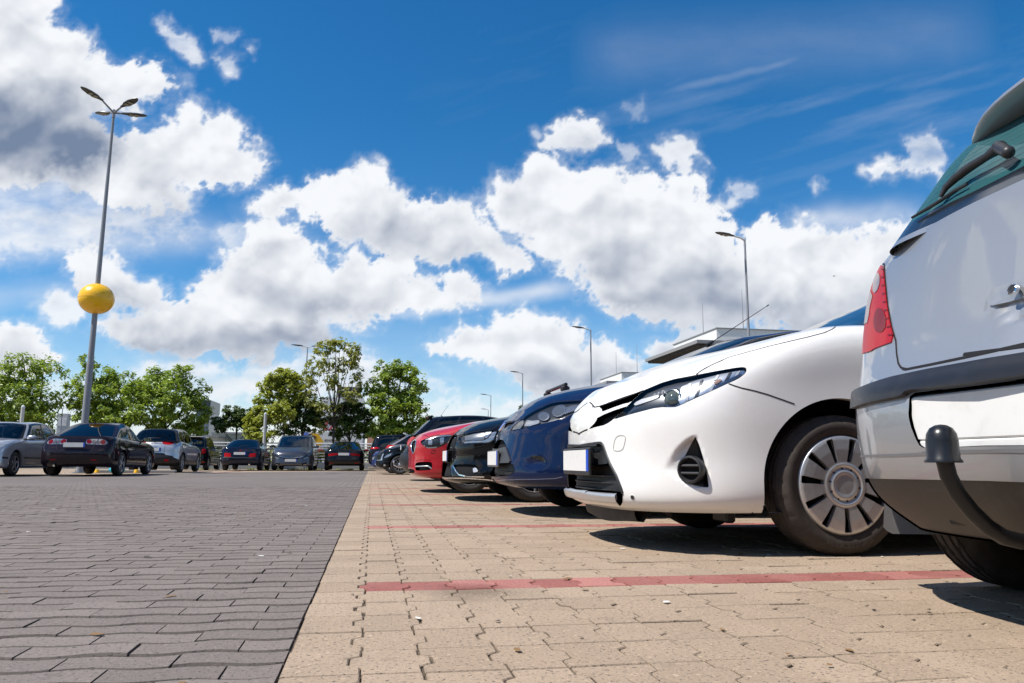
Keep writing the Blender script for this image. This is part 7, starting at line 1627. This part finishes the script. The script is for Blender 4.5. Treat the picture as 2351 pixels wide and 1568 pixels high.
    MB().box((w/2, 8, (H+zt)/2),(w, 16, H-zt)).build('dark_top', pbsdf('tower_dark', (.016,.028,.05), .3), root, False)
    tm = pbsdf('tower_glass', (.10,.13,.18), .3); br = nd(tm, 'ShaderNodeTexBrick'); br.inputs['Scale'].default_value = 1; br.inputs['Brick Width'].default_value = 1.1; br.inputs['Row Height'].default_value = .9; br.inputs['Color1'].default_value = (.07,.10,.15,1); br.inputs['Color2'].default_value = (.20,.23,.28,1); br.inputs['Mortar'].default_value = (.03,.05,.08,1); mp = nd(tm, 'ShaderNodeMapping'); mp.inputs['Rotation'].default_value = (R(90),0,0); tm.node_tree.links.new(nd(tm, 'ShaderNodeTexCoord').outputs['Object'], mp.inputs[0]); tm.node_tree.links.new(mp.outputs[0], br.inputs[0]); setc(tm, br.outputs[0])
    MB().box((w/2, 8, zt/2),(w-.3, 15.7, zt)).build('facade', tm, root, False)
    # low houses
    for px0, px1, yt, Y, lab, col in ((487,560,996,105,'low pale green house with small windows behind the umbrella tree',(.36,.37,.28)),(430,500,1003,100,'low cream house partly behind the silver crossover',(.52,.47,.36))):
        a, b = at_Y(px0, yt, Y), at_Y(px1, yt, Y); w = b[0]-a[0]; H = a[2]; root = empty('low_house', (a[0], Y, 0), 0, None, lab, 'house', 'low houses'); MB().box((w/2,4,H/2),(w,8,H)).build('wall', plastic('render_'+str(px0), col, .85, 0, .1), root, False); MB().box((w/2,4,H+.12),(w+.3,8.3,.24)).build('roof', M_ROOF, root, False)
        for x in (w*.28, w*.75): f = MB().box((x,-.03,H-1.6),(.9,.1,1.3)).build('window', M_WHITE, root, False); MB().box((x,-.09,H-1.6),(.7,.04,1.1)).build('pane', M_PANE, f, False)
    # small tower with a sign
    Y = 300; a = at_Y(148, 950, Y); root = empty('sign_tower', (a[0], Y, 0), 0, None, 'distant pale tower carrying a small sign between the two left trees', 'tower'); MB().box((0,0,a[2]/2),(3.2,3,a[2])).build('shaft', plastic('tower_pale', (.45,.45,.46), .7, 0, .1), root, False); MB().box((0,-1.6,a[2]-3),(3.0,.2,2.6)).build('sign_panel', pbsdf('sign_pale', (.62,.6,.6), .5), root, False)
far_buildings()
def small_things():
    # back of a triangular road sign
    Y = 36; p = at_Y(1256, 894, Y); root = empty('road_sign', (p[0], Y, 0), 0.25, None, 'triangular road sign seen from its grey back, beside the red car roof', 'road sign'); z = p[2]
    pl = [(0,z),(.46,z-.80),(-.46,z-.80)]; MB().prism(pl, 'y', -.012, .012).build('sign_plate', plastic('sign_back', (.16,.16,.165), .5, 0, .2), root, False); MB().tube([(0,.05,0),(0,.05,z-.1)], .032, 10).build('post', M_GALV, root); MB().box((0,-.02,z-.3),(.10,.02,.04)).build('bracket', M_GALV, root, False)
    # kerb island with yellow markers and a blue bag under the saloon
    MB().box((-8.3,29.0,.03),(3.2,.25,.12),bev=.015).build('island_kerb', plastic('grey_kerb', (.25,.24,.23), .9, .3, .3), None, False); tag(bpy.data.objects['island_kerb'], kind='structure')
    for x, l in ((-9.15,'yellow plastic marker block on the kerb, left one under the saloon'),(-7.9,'yellow plastic marker block on the kerb, right one under the saloon')):
        o = MB().lathe([(.0001,0),(.085,0),(.08,.02),(.06,.10),(.055,.11),(.0001,.113)], n=16).build('marker_block', M_YELLOW, None, True, 40); o.location = (x, 28.7, 0); tag(o, l, 'marker', 'yellow marker blocks')
    b = MB(); b.ico((0,0,.09),(.26,.14,.10),3); rg = np.random.default_rng(3); b.V = [(x+rg.normal()*.012, y+rg.normal()*.012, max(0, z+rg.normal()*.012)) for x, y, z in b.V]; o = b.build('plastic_bag', pbsdf('turquoise_plastic', (.03,.42,.52), .3), None, True, 180); o.location = (-8.5, 28.6, 0); tag(o, 'crumpled turquoise plastic bag lying by the kerb behind the saloon', 'bag')
    # a bird, far up
    p = at_Y(1915, 634, 60); root = empty('bird', tuple(p), .4, None, 'small dark bird gliding below the clouds at the right', 'bird'); MB().ico((0,0,0),(.03,.11,.03),2).build('bird_body', M_TRIM, root, True, 180)
    for sg in (1, -1): MB().add([(0,.04,.01),(0,-.05,.01),(sg*.14,-.01,.05),(sg*.28,-.05,.02),(0,.04,.002),(0,-.05,.002),(sg*.14,-.01,.042),(sg*.28,-.05,.015)], [(0,1,2),(1,3,2),(4,6,5),(5,6,7),(0,2,6,4),(2,3,7,6),(3,1,5,7)]).build('wing', M_TRIM, root, False)
    # scraps on the paving
    V, F, I = [], [], []; rg = np.random.default_rng(21)
    for k in range(150):
        y = rg.uniform(1.1, 11); x = rg.uniform(-.5*y-.2, .55*y+.6); s = rg.uniform(.004, .013); a = rg.uniform(0, 6.28); b0 = len(V); el_ = rg.uniform(1, 2.6)
        for t in (0, 1.2, 2.4, 3.5, 5.0): V.append((x+s*el_*math.cos(t)*math.cos(a)-s*math.sin(t)*math.sin(a), y+s*el_*math.cos(t)*math.sin(a)+s*math.sin(t)*math.cos(a), .003+rg.uniform(0, .004)))
        F.append(tuple(range(b0, b0+5))); I.append(int(rg.choice([0,0,1,1,2])))
    tag(mesh_obj('leaf_litter', V, F, [plastic('dry_leaf', (.20,.11,.04), .8), plastic('dark_scrap', (.03,.025,.02), .8), plastic('pale_scrap', (.62,.6,.56), .7)], None, False, I), 'dry leaves and scraps scattered on the paving', 'litter', kind='stuff')
small_things()
